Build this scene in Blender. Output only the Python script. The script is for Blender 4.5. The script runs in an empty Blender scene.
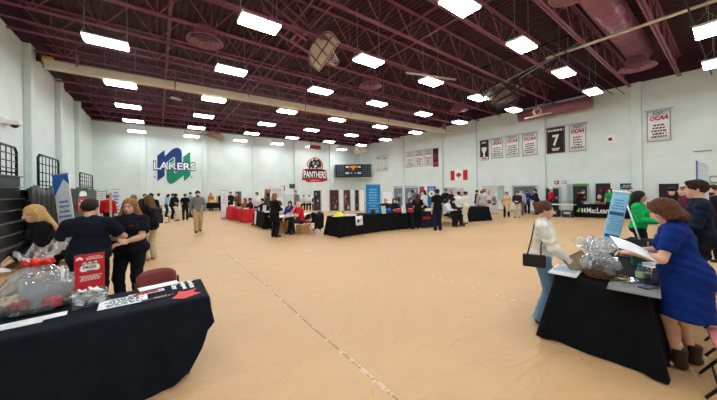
import bpy, bmesh, math, random
import numpy as np
from mathutils import Vector, Matrix

S = bpy.context.scene
COL = S.collection
rnd = random.Random(7)
PI = math.pi
F = 275.0            # focal length in pixels of the 717 px wide frame
CH = 1.75            # camera height
CT, ST = math.cos(math.radians(36.16)), math.sin(math.radians(36.16))
HV = 189.5           # image row of the horizon at the middle column
ROLL = 0.013         # the phone was held a touch off level


def lev(u, v):
    a, b = u - 358.5, v - HV
    return a - ROLL * b, b + ROLL * a


def ray(u, v=190.0):
    """ground direction (per metre of depth) through the picture point"""
    l = lev(u, v)[0] / F
    return (ST + l * CT, CT - l * ST)


def G(u, v, z=0.0):
    d = (CH - z) * F / lev(u, v)[1]
    a, b = ray(u, v)
    return Vector((a * d, b * d, z))


def D(u, d, z=0.0):
    l = (u - 358.5 - ROLL * (CH - z) * F / d) / F
    return Vector(((ST + l * CT) * d, (CT - l * ST) * d, z))


def Dv(u, v, d):
    a, b = ray(u, v)
    return Vector((a * d, b * d, CH - lev(u, v)[1] * d / F))


WX0, WX1, WY0, WY1 = -4.0, 21.25, -6.5, 28.8
ZB, ZD = 7.2, 8.25     # joist undersides, deck underside


def wall_r(u, v, x=WX1):
    """point seen at (u, v) on the plane X = x"""
    return Dv(u, v, x / ray(u, v)[0])


def wall_b(u, v, y=WY1):
    return Dv(u, v, y / ray(u, v)[1])


# ------------------------------------------------------------------ materials
def lin(c):
    return tuple(((x / 255) / 12.92 if x / 255 <= 0.04045 else ((x / 255 + 0.055) / 1.055) ** 2.4) for x in c)


_mats = {}


def mat(name, rgb, rough=0.7, var=0.12, scale=6.0, bump=0.0, bscale=60.0, metal=0.0, spec=0.3, emit=0.0, sheen=0.0):
    if name in _mats:
        return _mats[name]
    m = bpy.data.materials.new(name)
    m.use_nodes = True
    nt = m.node_tree
    b = nt.nodes['Principled BSDF']
    c = lin(rgb)
    tc = nt.nodes.new('ShaderNodeTexCoord')
    n = nt.nodes.new('ShaderNodeTexNoise')
    n.inputs['Scale'].default_value = scale
    n.inputs['Detail'].default_value = 4
    nt.links.new(tc.outputs['Object'], n.inputs['Vector'])
    r = nt.nodes.new('ShaderNodeValToRGB')
    r.color_ramp.elements[0].position = 0.3
    r.color_ramp.elements[1].position = 0.7
    r.color_ramp.elements[0].color = (*[x * (1 - var) for x in c], 1)
    r.color_ramp.elements[1].color = (*[min(1, x * (1 + var)) for x in c], 1)
    nt.links.new(n.outputs['Fac'], r.inputs['Fac'])
    nt.links.new(r.outputs['Color'], b.inputs['Base Color'])
    b.inputs['Roughness'].default_value = rough
    b.inputs['Metallic'].default_value = metal
    b.inputs['Specular IOR Level'].default_value = spec
    if sheen:
        b.inputs['Sheen Weight'].default_value = sheen
    if bump:
        n2 = nt.nodes.new('ShaderNodeTexNoise')
        n2.inputs['Scale'].default_value = bscale
        n2.inputs['Detail'].default_value = 3
        nt.links.new(tc.outputs['Object'], n2.inputs['Vector'])
        bp = nt.nodes.new('ShaderNodeBump')
        bp.inputs['Strength'].default_value = bump
        bp.inputs['Distance'].default_value = 0.02
        nt.links.new(n2.outputs['Fac'], bp.inputs['Height'])
        nt.links.new(bp.outputs['Normal'], b.inputs['Normal'])
    if emit:
        nt.links.new(r.outputs['Color'], b.inputs['Emission Color'])
        b.inputs['Emission Strength'].default_value = emit
    _mats[name] = m
    return m


def c_mat(rgb, rough=0.75, kind='paint'):
    """cached plain material by colour"""
    return mat('%s_%d_%d_%d' % (kind, *rgb), rgb, rough, 0.1, 8.0)


def cloth_mat(rgb):
    return mat('fabric_%d_%d_%d' % tuple(rgb), rgb, 0.9, 0.15, 14.0, 0.25, 240.0, spec=0.15)


def film_mat(name, tint=(0.95, 0.97, 1.0), gloss=0.3, rough=0.12, milk=0.04):
    m = bpy.data.materials.new(name)
    m.use_nodes = True
    nt = m.node_tree
    nt.nodes.remove(nt.nodes['Principled BSDF'])
    out = nt.nodes['Material Output']
    tr = nt.nodes.new('ShaderNodeBsdfTransparent')
    tr.inputs['Color'].default_value = (*tint, 1)
    gl = nt.nodes.new('ShaderNodeBsdfGlossy')
    gl.inputs['Roughness'].default_value = rough
    lw = nt.nodes.new('ShaderNodeLayerWeight')
    lw.inputs['Blend'].default_value = gloss
    tc = nt.nodes.new('ShaderNodeTexCoord')
    n = nt.nodes.new('ShaderNodeTexNoise')
    n.inputs['Scale'].default_value = 18
    nt.links.new(tc.outputs['Object'], n.inputs['Vector'])
    bp = nt.nodes.new('ShaderNodeBump')
    bp.inputs['Strength'].default_value = 0.6
    bp.inputs['Distance'].default_value = 0.02
    nt.links.new(n.outputs['Fac'], bp.inputs['Height'])
    nt.links.new(bp.outputs['Normal'], gl.inputs['Normal'])
    nt.links.new(bp.outputs['Normal'], lw.inputs['Normal'])
    mx = nt.nodes.new('ShaderNodeMixShader')
    nt.links.new(lw.outputs['Facing'], mx.inputs['Fac'])
    nt.links.new(tr.outputs[0], mx.inputs[1])
    nt.links.new(gl.outputs[0], mx.inputs[2])
    df = nt.nodes.new('ShaderNodeBsdfTranslucent')
    df.inputs['Color'].default_value = (0.9, 0.93, 0.95, 1)
    d2 = nt.nodes.new('ShaderNodeBsdfDiffuse')
    d2.inputs['Color'].default_value = (0.9, 0.93, 0.95, 1)
    ad = nt.nodes.new('ShaderNodeMixShader')
    ad.inputs['Fac'].default_value = 0.5
    nt.links.new(df.outputs[0], ad.inputs[1])
    nt.links.new(d2.outputs[0], ad.inputs[2])
    m2 = nt.nodes.new('ShaderNodeMixShader')
    m2.inputs['Fac'].default_value = milk
    nt.links.new(mx.outputs[0], m2.inputs[1])
    nt.links.new(ad.outputs[0], m2.inputs[2])
    nt.links.new(m2.outputs[0], out.inputs['Surface'])
    return m


# ------------------------------------------------------------------ mesh builder
def rot_to(d):
    """rotation taking +Z to d"""
    return Vector((0, 0, 1)).rotation_difference(Vector(d).normalized()).to_matrix()


class MB:
    def __init__(self):
        self.v, self.f, self.m, self.s = [], [], [], []
        self.mi = 0

    def add(self, vs, fs, smooth=False, M=None):
        o = len(self.v)
        if M is not None:
            vs = [M @ Vector(p) for p in vs]
        self.v += [tuple(p) for p in vs]
        self.f += [tuple(i + o for i in f) for f in fs]
        self.m += [self.mi] * len(fs)
        self.s += [smooth] * len(fs)
        return self

    def box(self, c, s, rz=0.0, M=None, bev=0.0):
        x, y, z = s[0] / 2, s[1] / 2, s[2] / 2
        R = Matrix.Translation(Vector(c)) @ Matrix.Rotation(rz, 4, 'Z')
        if M is not None:
            R = M @ R
        if bev:
            bm = bmesh.new()
            bmesh.ops.create_cube(bm, size=1.0)
            for vv in bm.verts:
                vv.co = Vector((vv.co.x * s[0], vv.co.y * s[1], vv.co.z * s[2]))
            bmesh.ops.bevel(bm, geom=list(bm.edges), offset=bev, segments=2, affect='EDGES', profile=0.6)
            bm.verts.index_update()
            self.add([R @ vv.co for vv in bm.verts], [[q.index for q in f.verts] for f in bm.faces])
            bm.free()
            return self
        vs = [(a * x, b * y, c2 * z) for a in (-1, 1) for b in (-1, 1) for c2 in (-1, 1)]
        fs = [(0, 1, 3, 2), (4, 6, 7, 5), (0, 4, 5, 1), (2, 3, 7, 6), (0, 2, 6, 4), (1, 5, 7, 3)]
        return self.add([R @ Vector(p) for p in vs], fs)

    def span(self, lo, hi):
        return self.box([(a + b) / 2 for a, b in zip(lo, hi)], [abs(b - a) for a, b in zip(lo, hi)])

    def cyl(self, a, b, r, r2=None, n=10, caps=True):
        a, b = Vector(a), Vector(b)
        r2 = r if r2 is None else r2
        R = rot_to(b - a)
        vs, fs = [], []
        for i in range(n):
            t = 2 * PI * i / n
            q = R @ Vector((math.cos(t), math.sin(t), 0))
            vs += [a + q * r, b + q * r2]
        for i in range(n):
            j = (i + 1) % n
            fs.append((2 * i, 2 * j, 2 * j + 1, 2 * i + 1))
        self.add(vs, fs, True)
        if caps:
            self.add([vs[2 * i] for i in range(n)][::-1], [tuple(range(n))])
            self.add([vs[2 * i + 1] for i in range(n)], [tuple(range(n))])
        return self

    def tube(self, pts, r, n=8, closed=False):
        pts = [Vector(p) for p in pts]
        rs = r if isinstance(r, (list, tuple)) else [r] * len(pts)
        N = len(pts)
        vs, fs = [], []
        up = None
        for i, p in enumerate(pts):
            if closed:
                t = pts[(i + 1) % N] - pts[i - 1]
            else:
                t = pts[min(i + 1, N - 1)] - pts[max(i - 1, 0)]
            if t.length < 1e-9:
                t = Vector((0, 0, 1))
            t.normalize()
            if up is None:
                up = t.orthogonal().normalized()
            up = (up - t * up.dot(t))
            if up.length < 1e-6:
                up = t.orthogonal()
            up.normalize()
            w = t.cross(up)
            for k in range(n):
                a = 2 * PI * k / n
                vs.append(p + (up * math.cos(a) + w * math.sin(a)) * rs[i])
        for i in range(N if closed else N - 1):
            for k in range(n):
                a, b = i * n + k, i * n + (k + 1) % n
                c, d = ((i + 1) % N) * n + (k + 1) % n, ((i + 1) % N) * n + k
                fs.append((a, b, c, d))
        if not closed:
            fs.append(tuple(range(n))[::-1])
            fs.append(tuple((N - 1) * n + k for k in range(n)))
        return self.add(vs, fs, True)

    def lathe(self, prof, c=(0, 0, 0), n=16, M=None):
        """prof: (r, z) list"""
        vs, fs = [], []
        c = Vector(c)
        for r, z in prof:
            for k in range(n):
                a = 2 * PI * k / n
                vs.append(c + Vector((r * math.cos(a), r * math.sin(a), z)))
        for i in range(len(prof) - 1):
            for k in range(n):
                fs.append((i * n + k, i * n + (k + 1) % n, (i + 1) * n + (k + 1) % n, (i + 1) * n + k))
        fs.append(tuple(range(n))[::-1])
        fs.append(tuple((len(prof) - 1) * n + k for k in range(n)))
        return self.add(vs, fs, True, M)

    def grid(self, fn, nu, nv, smooth=True, thick=0.0):
        vs = [Vector(fn(i / nu, j / nv)) for i in range(nu + 1) for j in range(nv + 1)]
        fs = [(i * (nv + 1) + j, (i + 1) * (nv + 1) + j, (i + 1) * (nv + 1) + j + 1, i * (nv + 1) + j + 1) for i in range(nu) for j in range(nv)]
        return self.add(vs, fs, smooth)

    def prism(self, pts, h, M=None):
        """polygon in XY from z=0 to z=h"""
        n = len(pts)
        vs = [(x, y, 0) for x, y in pts] + [(x, y, h) for x, y in pts]
        fs = [tuple(range(n))[::-1], tuple(range(n, 2 * n))] + [(i, (i + 1) % n, n + (i + 1) % n, n + i) for i in range(n)]
        return self.add(vs, fs, False, M)

    def build(self, name, mats, parent=None, solid=0.0, sub=0, bevel=0.0):
        me = bpy.data.meshes.new(name)
        me.from_pydata(self.v, [], self.f)
        for mm in (mats if isinstance(mats, (list, tuple)) else [mats]):
            me.materials.append(mm)
        me.polygons.foreach_set('material_index', self.m)
        me.polygons.foreach_set('use_smooth', self.s)
        me.update()
        o = bpy.data.objects.new(name, me)
        COL.objects.link(o)
        if parent is not None:
            o.parent = parent
        if sub:
            md = o.modifiers.new('sub', 'SUBSURF')
            md.levels = md.render_levels = sub
        if solid:
            md = o.modifiers.new('solid', 'SOLIDIFY')
            md.thickness = solid
            md.offset = 0
        return o


def tag(o, label, cat, group=None, kind=None):
    o['label'] = label
    o['category'] = cat
    if group:
        o['group'] = group
    if kind:
        o['kind'] = kind
    return o


def thing(name, label, cat, loc=(0, 0, 0), rz=0.0, group=None):
    o = bpy.data.objects.new(name, None)
    o.empty_display_size = 0.1
    COL.objects.link(o)
    o.location = loc
    o.rotation_euler = (0, 0, rz)
    return tag(o, label, cat, group)


def struct(name, mb, m, **k):
    o = mb.build(name, m, **k)
    o['kind'] = 'structure'
    return o


def dup(root, loc, rz, label, group=None, name=None):
    r = root.copy()
    COL.objects.link(r)
    r.location = loc
    r.rotation_euler = (0, 0, rz)
    r['label'] = label
    if group:
        r['group'] = group
    for ch in list(root.children):
        c = ch.copy()
        COL.objects.link(c)
        c.parent = r
        for g in ch.children:
            d = g.copy()
            COL.objects.link(d)
            d.parent = c
    return r


def frame_xy(origin, xdir, ydir):
    """4x4 whose local X, Y are the given directions (Z the normal)"""
    x = Vector(xdir).normalized()
    y = Vector(ydir).normalized()
    z = x.cross(y).normalized()
    M = Matrix((x, y, z)).transposed().to_4x4()
    M.translation = Vector(origin)
    return M


def text_mb(s, size, M, depth=0.004, align='CENTER', mb=None, shear=0.0, bold=0.0, width=None, height=None, squash=None):
    """letters as solid mesh laid in the XY plane of M"""
    cu = bpy.data.curves.new('lettering', 'FONT')
    cu.body = s
    cu.size = size
    cu.align_x = align
    cu.align_y = 'CENTER'
    cu.extrude = depth
    cu.shear = shear
    cu.offset = bold
    cu.resolution_u = 3
    ob = bpy.data.objects.new('lettering', cu)
    COL.objects.link(ob)
    bpy.context.view_layer.update()
    dg = bpy.context.evaluated_depsgraph_get()
    me = bpy.data.meshes.new_from_object(ob.evaluated_get(dg))
    vs = [v.co.copy() for v in me.vertices]
    fs = [tuple(p.vertices) for p in me.polygons]
    bpy.data.objects.remove(ob)
    bpy.data.curves.remove(cu)
    bpy.data.meshes.remove(me)
    if width and vs:
        x0, x1 = min(p.x for p in vs), max(p.x for p in vs)
        k = width / (x1 - x0)
        for p in vs:
            p.x *= k
    if height and vs:
        y0, y1 = min(p.y for p in vs), max(p.y for p in vs)
        k = height / (y1 - y0)
        for p in vs:
            p.y = (p.y - (y0 + y1) / 2) * k
    if squash:
        for p in vs:
            p.y *= squash(p.x)
    mb = mb or MB()
    mb.add(vs, fs, False, M)
    return mb


# ------------------------------------------------------------------ implicit surfaces
class Sdf:
    """smooth union of tapered capsules and ellipsoids, meshed by surface nets"""

    def __init__(self, res):
        self.res = res
        self.pr = []      # (type, data, k, clip, sign)

    def cap(self, a, b, r1, r2=None, k=0.02, clip=None):
        self.pr.append(('c', (np.array(a, float), np.array(b, float), r1, r1 if r2 is None else r2), k, clip, 1))

    def ell(self, c, R, rot=None, k=0.02, clip=None, sign=1):
        rot = np.eye(3) if rot is None else np.array(rot, float)
        self.pr.append(('e', (np.array(c, float), np.array(R, float), rot), k, clip, sign))

    def mesh(self, clips=(), noise=None, smooth=0):
        h = self.res
        lo = np.full(3, 1e9)
        hi = -lo
        bbs = []
        for t, d, k, cl, sg in self.pr:
            if t == 'c':
                r = max(d[2], d[3])
                l, u = np.minimum(d[0], d[1]) - r, np.maximum(d[0], d[1]) + r
            else:
                e = np.abs(d[2]) @ d[1]
                l, u = d[0] - e, d[0] + e
            m = k + 3 * h
            l, u = l - m, u + m
            bbs.append((l, u))
            if sg > 0:
                lo, hi = np.minimum(lo, l), np.maximum(hi, u)
        n = np.ceil((hi - lo) / h).astype(int) + 1
        ax = [(lo[i] + h * np.arange(n[i])).astype(np.float32) for i in range(3)]
        V = np.full(n, 0.5, np.float32)
        for (t, d, k, cl, sg), (l, u) in zip(self.pr, bbs):
            i0 = np.clip(np.floor((l - lo) / h).astype(int), 0, n - 1)
            i1 = np.clip(np.ceil((u - lo) / h).astype(int) + 1, 1, n)
            sl = tuple(slice(a, b) for a, b in zip(i0, i1))
            X = ax[0][sl[0]][:, None, None]
            Y = ax[1][sl[1]][None, :, None]
            Z = ax[2][sl[2]][None, None, :]
            if t == 'c':
                a, b, r1, r2 = d
                ba = b - a
                bb = float(ba @ ba) + 1e-12
                T = np.clip(((X - a[0]) * ba[0] + (Y - a[1]) * ba[1] + (Z - a[2]) * ba[2]) / bb, 0, 1)
                q = np.sqrt((X - a[0] - T * ba[0]) ** 2 + (Y - a[1] - T * ba[1]) ** 2 + (Z - a[2] - T * ba[2]) ** 2) - (r1 + (r2 - r1) * T)
            else:
                c, R, rot = d
                x, y, z = X - c[0], Y - c[1], Z - c[2]
                a0 = (rot[0, 0] * x + rot[1, 0] * y + rot[2, 0] * z)
                a1 = (rot[0, 1] * x + rot[1, 1] * y + rot[2, 1] * z)
                a2 = (rot[0, 2] * x + rot[1, 2] * y + rot[2, 2] * z)
                k0 = np.sqrt((a0 / R[0]) ** 2 + (a1 / R[1]) ** 2 + (a2 / R[2]) ** 2)
                k1 = np.sqrt((a0 / R[0] ** 2) ** 2 + (a1 / R[1] ** 2) ** 2 + (a2 / R[2] ** 2) ** 2) + 1e-9
                q = k0 * (k0 - 1) / k1
            if cl is not None:
                for p0, nn in (cl if isinstance(cl, list) else [cl]):
                    q = np.maximum(q, (X - p0[0]) * nn[0] + (Y - p0[1]) * nn[1] + (Z - p0[2]) * nn[2])
            W = V[sl]
            if sg > 0:
                hh = np.maximum(k - np.abs(W - q), 0) / k if k > 0 else 0
                V[sl] = np.minimum(W, q) - hh * hh * k * 0.25
            else:
                hh = np.maximum(k - np.abs(W + q), 0) / k
                V[sl] = np.maximum(W, -q) + hh * hh * k * 0.25
        X, Y, Z = ax[0][:, None, None], ax[1][None, :, None], ax[2][None, None, :]
        if noise is not None:
            V = V + noise(X, Y, Z)
        for p0, nn in clips:
            V = np.maximum(V, (X - p0[0]) * nn[0] + (Y - p0[1]) * nn[1] + (Z - p0[2]) * nn[2])
        for a in range(3):     # closed at the grid border
            s = [slice(None)] * 3
            for e in (0, -1):
                s[a] = e
                V[tuple(s)] = np.maximum(V[tuple(s)], 0.01)
        return surface_nets(V.astype(np.float32), lo, h)


def surface_nets(V, lo, h):
    I = V < 0
    n = V.shape
    c = [I[i:n[0] - 1 + i, j:n[1] - 1 + j, k:n[2] - 1 + k] for i in (0, 1) for j in (0, 1) for k in (0, 1)]
    anyi, alli = c[0].copy(), c[0].copy()
    for q in c[1:]:
        anyi |= q
        alli &= q
    act = np.argwhere(anyi & ~alli)
    if len(act) == 0:
        return np.zeros((0, 3)), np.zeros((0, 4), int)
    idx = np.full(anyi.shape, -1, np.int32)
    idx[act[:, 0], act[:, 1], act[:, 2]] = np.arange(len(act))
    corner = [(i, j, k) for i in (0, 1) for j in (0, 1) for k in (0, 1)]
    val = np.stack([V[act[:, 0] + i, act[:, 1] + j, act[:, 2] + k] for i, j, k in corner], 1)
    acc = np.zeros((len(act), 3))
    cnt = np.zeros(len(act))
    for a in range(8):
        for b in range(a + 1, 8):
            df = [corner[b][q] - corner[a][q] for q in range(3)]
            if sum(abs(x) for x in df) != 1:
                continue
            va, vb = val[:, a], val[:, b]
            x = (va < 0) != (vb < 0)
            t = np.where(x, va / np.where(x, va - vb, 1), 0)
            p = np.array(corner[a])[None] + t[:, None] * np.array(df)[None]
            acc += p * x[:, None]
            cnt += x
    pts = lo + h * (act + acc / cnt[:, None])
    faces = []
    for a in range(3):
        s0 = [slice(None)] * 3
        s1 = [slice(None)] * 3
        s0[a] = slice(0, -1)
        s1[a] = slice(1, None)
        A, B = I[tuple(s0)], I[tuple(s1)]
        for flip in (False, True):
            e = np.argwhere((A & ~B) if not flip else (~A & B))
            b, c2 = (a + 1) % 3, (a + 2) % 3
            e = e[(e[:, b] > 0) & (e[:, c2] > 0) & (e[:, b] < n[b] - 1) & (e[:, c2] < n[c2] - 1)]
            if len(e) == 0:
                continue
            q = []
            for db, dc in ((1, 1), (0, 1), (0, 0), (1, 0)):
                g = e.copy()
                g[:, b] -= db
                g[:, c2] -= dc
                q.append(idx[g[:, 0], g[:, 1], g[:, 2]])
            q = np.stack(q, 1)
            if flip:
                q = q[:, ::-1]
            faces.append(q)
    f = np.concatenate(faces) if faces else np.zeros((0, 4), int)
    f = f[(f >= 0).all(1)]
    return pts, f


def np_obj(name, pts, faces, m, parent=None, scale=1.0, extra=None):
    """numpy quads (+ an MB's shapes) as one object"""
    vs = (pts * scale).tolist()
    fs = faces.tolist()
    if extra is not None:
        o = len(vs)
        vs += [tuple(x * scale for x in p) for p in extra.v]
        fs += [tuple(i + o for i in f) for f in extra.f]
    me = bpy.data.meshes.new(name)
    me.from_pydata(vs, [], fs)
    me.materials.append(m)
    me.polygons.foreach_set('use_smooth', [True] * len(fs))
    me.update()
    ob = bpy.data.objects.new(name, me)
    COL.objects.link(ob)
    if parent is not None:
        ob.parent = parent
    return ob
# ------------------------------------------------------------------ people
def V3(*a):
    return np.array(a, float)


def unit(v):
    return v / (np.linalg.norm(v) + 1e-9)


def ik(a, c, l1, l2, pole):
    d = c - a
    L = np.linalg.norm(d)
    m = (l1 + l2) * 0.995
    if L > m:
        c = a + d / L * m
        d = c - a
        L = m
    L = max(L, abs(l1 - l2) + 0.02)
    u = d / (np.linalg.norm(d) + 1e-9)
    x = (l1 * l1 - l2 * l2 + L * L) / (2 * L)
    h = math.sqrt(max(l1 * l1 - x * x, 0))
    p = pole - u * (pole @ u)
    p = unit(p)
    return a + u * x + p * h, c


def Rx(a):
    c, s = math.cos(a), math.sin(a)
    return np.array([[1, 0, 0], [0, c, -s], [0, s, c]])


def Ry(a):
    c, s = math.cos(a), math.sin(a)
    return np.array([[c, 0, s], [0, 1, 0], [-s, 0, c]])


def Rz(a):
    c, s = math.cos(a), math.sin(a)
    return np.array([[c, -s, 0], [s, c, 0], [0, 0, 1]])


SKIN = {'fair': (226, 176, 150), 'mid': (205, 150, 120), 'tan': (176, 120, 90), 'dark': (112, 72, 54)}
FINE, MID, FAR = 0.0085, 0.0125, 0.018


def add_hand(ex, w, d, n, side, curl, k=1.0):
    """five finger tubes; w wrist, d finger direction, n palm normal, side +1 right / -1 left"""
    d, n = unit(d), unit(n - d * (n @ d))
    th = np.cross(d, n) * side          # towards the thumb
    R0 = w + d * 0.082 * k
    for i, (o, L) in enumerate(((0.029, 0.068), (0.010, 0.078), (-0.010, 0.072), (-0.028, 0.056))):
        p = R0 + th * o * k - d * 0.012 * k
        pts = [p]
        a = 0.0
        for s, (fr, da) in enumerate(((0.46, 0.55), (0.30, 1.0), (0.24, 0.8))):
            a += curl * da
            p = p + (d * math.cos(a) + n * math.sin(a)) * L * (fr + 0.06) * k + th * o * 0.06 * k
            pts.append(p)
        ex.tube([tuple(q) for q in pts], [0.0095 * k, 0.009 * k, 0.008 * k, 0.006 * k], 6)
    p = w + d * 0.028 * k + th * 0.022 * k
    q1 = p + (d * 0.5 + th * 0.75 + n * 0.25) * 0.036 * k
    q2 = q1 + (d * 0.85 + th * 0.25 + n * (0.2 + curl * 0.4)) * 0.032 * k
    q3 = q2 + (d * 0.85 - th * 0.1 + n * (0.2 + curl * 0.6)) * 0.024 * k
    ex.tube([tuple(x) for x in (p, q1, q2, q3)], [0.013 * k, 0.0115 * k, 0.010 * k, 0.007 * k], 6)


def person(label, pos, face=0.0, H=1.70, sex='m', bulk=1.0, belly=0.0, lean=0.0, twist=0.0, side=0.0, head=(0, 0, 0),
           rh=None, lh=None, rp=(0.6, -0.6, -0.5), lp=(-0.6, -0.6, -0.5), rcurl=0.45, lcurl=0.45, rn=None, ln=None, rd=None, ld=None,
           feet=None, sit=None, skin='fair', hair=('short', (60, 42, 32)), top=None, over=None, bottom=None, shoes=(30, 28, 28),
           res=FAR, group=None, beard=None, glasses=False, facey=None, boots=0.0, seedy=0, turn=None):
    """face: 0 looks at the camera, 90 towards the picture's right, 180 away, 270 left. Lengths are for a 1.70 m body."""
    pos = Vector(pos)
    c = Vector((-pos.x, -pos.y, 0)).normalized()
    r = Vector((-c.y, c.x, 0))
    if (r.x * CT - r.y * ST) < 0:
        r = -r
    fa = math.radians(face)
    dirn = c * math.cos(fa) + r * math.sin(fa)
    rz = math.atan2(-dirn.x, dirn.y) if turn is None else turn
    k = H / 1.70
    root = thing('person', label, 'person', pos, rz, group)
    if facey is None:
        facey = res < FAR and (face % 360 < 120 or face % 360 > 240)
    f = sex == 'f'
    bw = bulk
    bd = 0.5 + bulk * 0.5 if bulk < 1 else bulk
    pz = 0.93 if sit is None else sit / k
    P0 = V3(0, 0, pz)
    R = Rz(math.radians(twist)) @ Rx(-math.radians(lean)) @ Ry(math.radians(side))

    def T(x, y, z):          # rest torso point -> posed
        return P0 + R @ V3(x, y, z - 0.93)

    nb = T(0, -0.012, 1.43)
    yaw, pit, roll = [math.radians(q) for q in head]
    Rh = Rz(math.radians(twist)) @ Rx(-math.radians(lean * 0.45)) @ Rz(-yaw) @ Rx(-pit) @ Ry(roll)
    hc = nb + (R @ V3(0, 0.012, 0.075)) + Rh @ V3(0, 0.012, 0.095)

    def Hd(x, y, z):
        return hc + Rh @ V3(x, y, z)

    tors = []

    def te(x, y, z, a, b, c2, kk=0.06, seg='t'):
        tors.append(('e', T(x, y, z), V3(a, b, c2), R, kk, seg))

    hw = 0.172 if f else 0.160
    te(0, -0.008, 0.93, hw * bw, 0.118 * bd, 0.13, seg='p')
    te(0, 0.0, 1.07, (0.128 if f else 0.142) * bw, 0.10 * bd, 0.15)
    te(0, 0, 1.26, (0.148 if f else 0.165) * (0.4 + 0.6 * bw), 0.108 * bd, 0.17)
    te(0, -0.005, 1.36, 0.13 * (0.5 + 0.5 * bw), 0.075 * bd, 0.075)
    if belly:
        te(0, 0.04 + 0.05 * belly, 1.04, (0.11 + 0.06 * belly) * bw, 0.09 + 0.06 * belly, 0.14)
    if f:
        for s in (-1, 1):
            te(s * 0.07 * bw, 0.085 * bd, 1.245, 0.062, 0.058, 0.068, 0.04)
    te(0, -0.085 * bd, 0.90, 0.13 * bw, 0.06, 0.09, 0.05, seg='p')
    sw = (0.160 if f else 0.184) * (0.75 + 0.25 * bw)
    sh = {1: T(sw, -0.012, 1.355), -1: T(-sw, -0.012, 1.355)}
    kb = 0.75 + 0.25 * bw
    arms = {}
    for s, tgt, pole in ((1, rh, rp), (-1, lh, lp)):
        if tgt is None:
            t = sh[s] + V3(s * 0.07 * bw, 0.06, -0.53)
        else:
            t = V3(*tgt)
        el, wr = ik(sh[s], t, 0.285, 0.25, V3(*pole))
        arms[s] = (sh[s], el, wr)
    hipw = 0.088 * (0.6 + 0.4 * bw)
    legs = {}
    for s in (1, -1):
        hp = P0 + (Rz(math.radians(twist * 0.4)) @ V3(s * hipw, 0, -0.03))
        if feet is not None:
            ft = feet[0] if s == 1 else feet[1]
            ft = V3(ft[0], ft[1], (ft[2] if len(ft) > 2 else 0) + 0.085)
        else:
            ft = V3(s * 0.10, 0.01 * s, 0.085)
        kn, an = ik(hp, ft, 0.42, 0.415, V3(s * 0.12, 1, 0.02 if sit is None else 0.9))
        legs[s] = (hp, kn, an)

    def base(q, off=0.0, torso=True, arm=1.0, leg=False, kneck=False, legend=1.0, tclip=None, armoff=0.0, sleeveclip=True):
        if torso:
            for t, c2, Rr, rot, kk, seg in tors:
                q.ell(c2, Rr + off, rot, kk, clip=tclip)
            for s in (1, -1):
                q.cap(T(s * 0.045, -0.012, 1.405), sh[s] + R @ V3(-s * 0.015, 0, -0.004), 0.042 * kb + off, 0.052 * kb + off, 0.05)
        if arm > 0:
            for s in (1, -1):
                a, e, w = arms[s]
                oo = off + armoff
                if arm < 1:
                    b = a + (e - a) * arm
                    u = unit(e - a)
                    q.cap(a, a + (e - a) * min(1, arm + 0.3), 0.052 * kb + oo, 0.046 * kb + oo + 0.006, 0.03, clip=(b, u))
                else:
                    q.cap(a, e, 0.054 * kb + oo, 0.041 * kb + oo, 0.03)
                    if arm >= 2:
                        u = unit(w - e)
                        q.cap(e, w + u * 0.03, 0.041 * kb + oo, 0.030 * kb + oo, 0.02, clip=(w - u * 0.005, u))
        if leg:
            for s in (1, -1):
                h, kn, an = legs[s]
                q.cap(h, kn, 0.084 * (0.5 + 0.5 * bw) + off, 0.056 * kb + off, 0.04)
                q.cap(kn, an, 0.054 * kb + off, 0.037 + off, 0.03, clip=None)
                cf = kn + (an - kn) * 0.28
                u = unit(an - kn)
                bk = unit(V3(0, -1, 0) - u * (-u[1]))
                q.cap(cf + bk * 0.015, kn + (an - kn) * 0.5 + bk * 0.008, 0.047 * kb + off, 0.040 + off, 0.03)

    # ---- body
    q = Sdf(res)
    base(q, 0, True, 0, True)
    for s in (1, -1):
        a, e, w = arms[s]
        q.cap(a, e, 0.052 * kb, 0.039 * kb, 0.03)
        q.cap(e, w, 0.040 * kb, 0.027, 0.02)
        q.cap(e + (w - e) * 0.2, e + (w - e) * 0.45, 0.041 * kb, 0.036 * kb, 0.02)
    q.cap(nb - (R @ V3(0, 0, 0.03)), Hd(0, -0.012, -0.05), 0.060 if not f else 0.052, 0.052 if not f else 0.046, 0.03)
    q.ell(Hd(0, -0.012, 0.012), (0.074, 0.094, 0.092), Rh, 0.02)
    q.ell(Hd(0, 0.028, -0.045), (0.060 + 0.004 * (bw > 1.15), 0.066, 0.083), Rh, 0.03)
    q.ell(Hd(0, 0.062, -0.108), (0.030, 0.024, 0.02), Rh, 0.03)
    for s in (1, -1):
        q.ell(Hd(s * 0.034, 0.052, -0.05), (0.026, 0.024, 0.03), Rh, 0.02)
        q.ell(Hd(s * 0.077, -0.008, -0.02), (0.010, 0.02, 0.032), Rh, 0.006)
    if res < FAR:
        q.cap(Hd(-0.034, 0.078, 0.014), Hd(0.034, 0.078, 0.014), 0.011, 0.011, 0.015)
        for s in (1, -1):
            q.ell(Hd(s * 0.031, 0.098, -0.004), (0.017, 0.013, 0.010), Rh, 0.008, sign=-1)
            q.ell(Hd(s * 0.011, 0.098, -0.048), (0.010, 0.010, 0.008), Rh, 0.008)
        q.ell(Hd(0, 0.088, -0.081), (0.024, 0.012, 0.012), Rh, 0.012)
    q.cap(Hd(0, 0.092, -0.004), Hd(0, 0.112, -0.044), 0.008, 0.013, 0.012)
    ex = MB()
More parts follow.
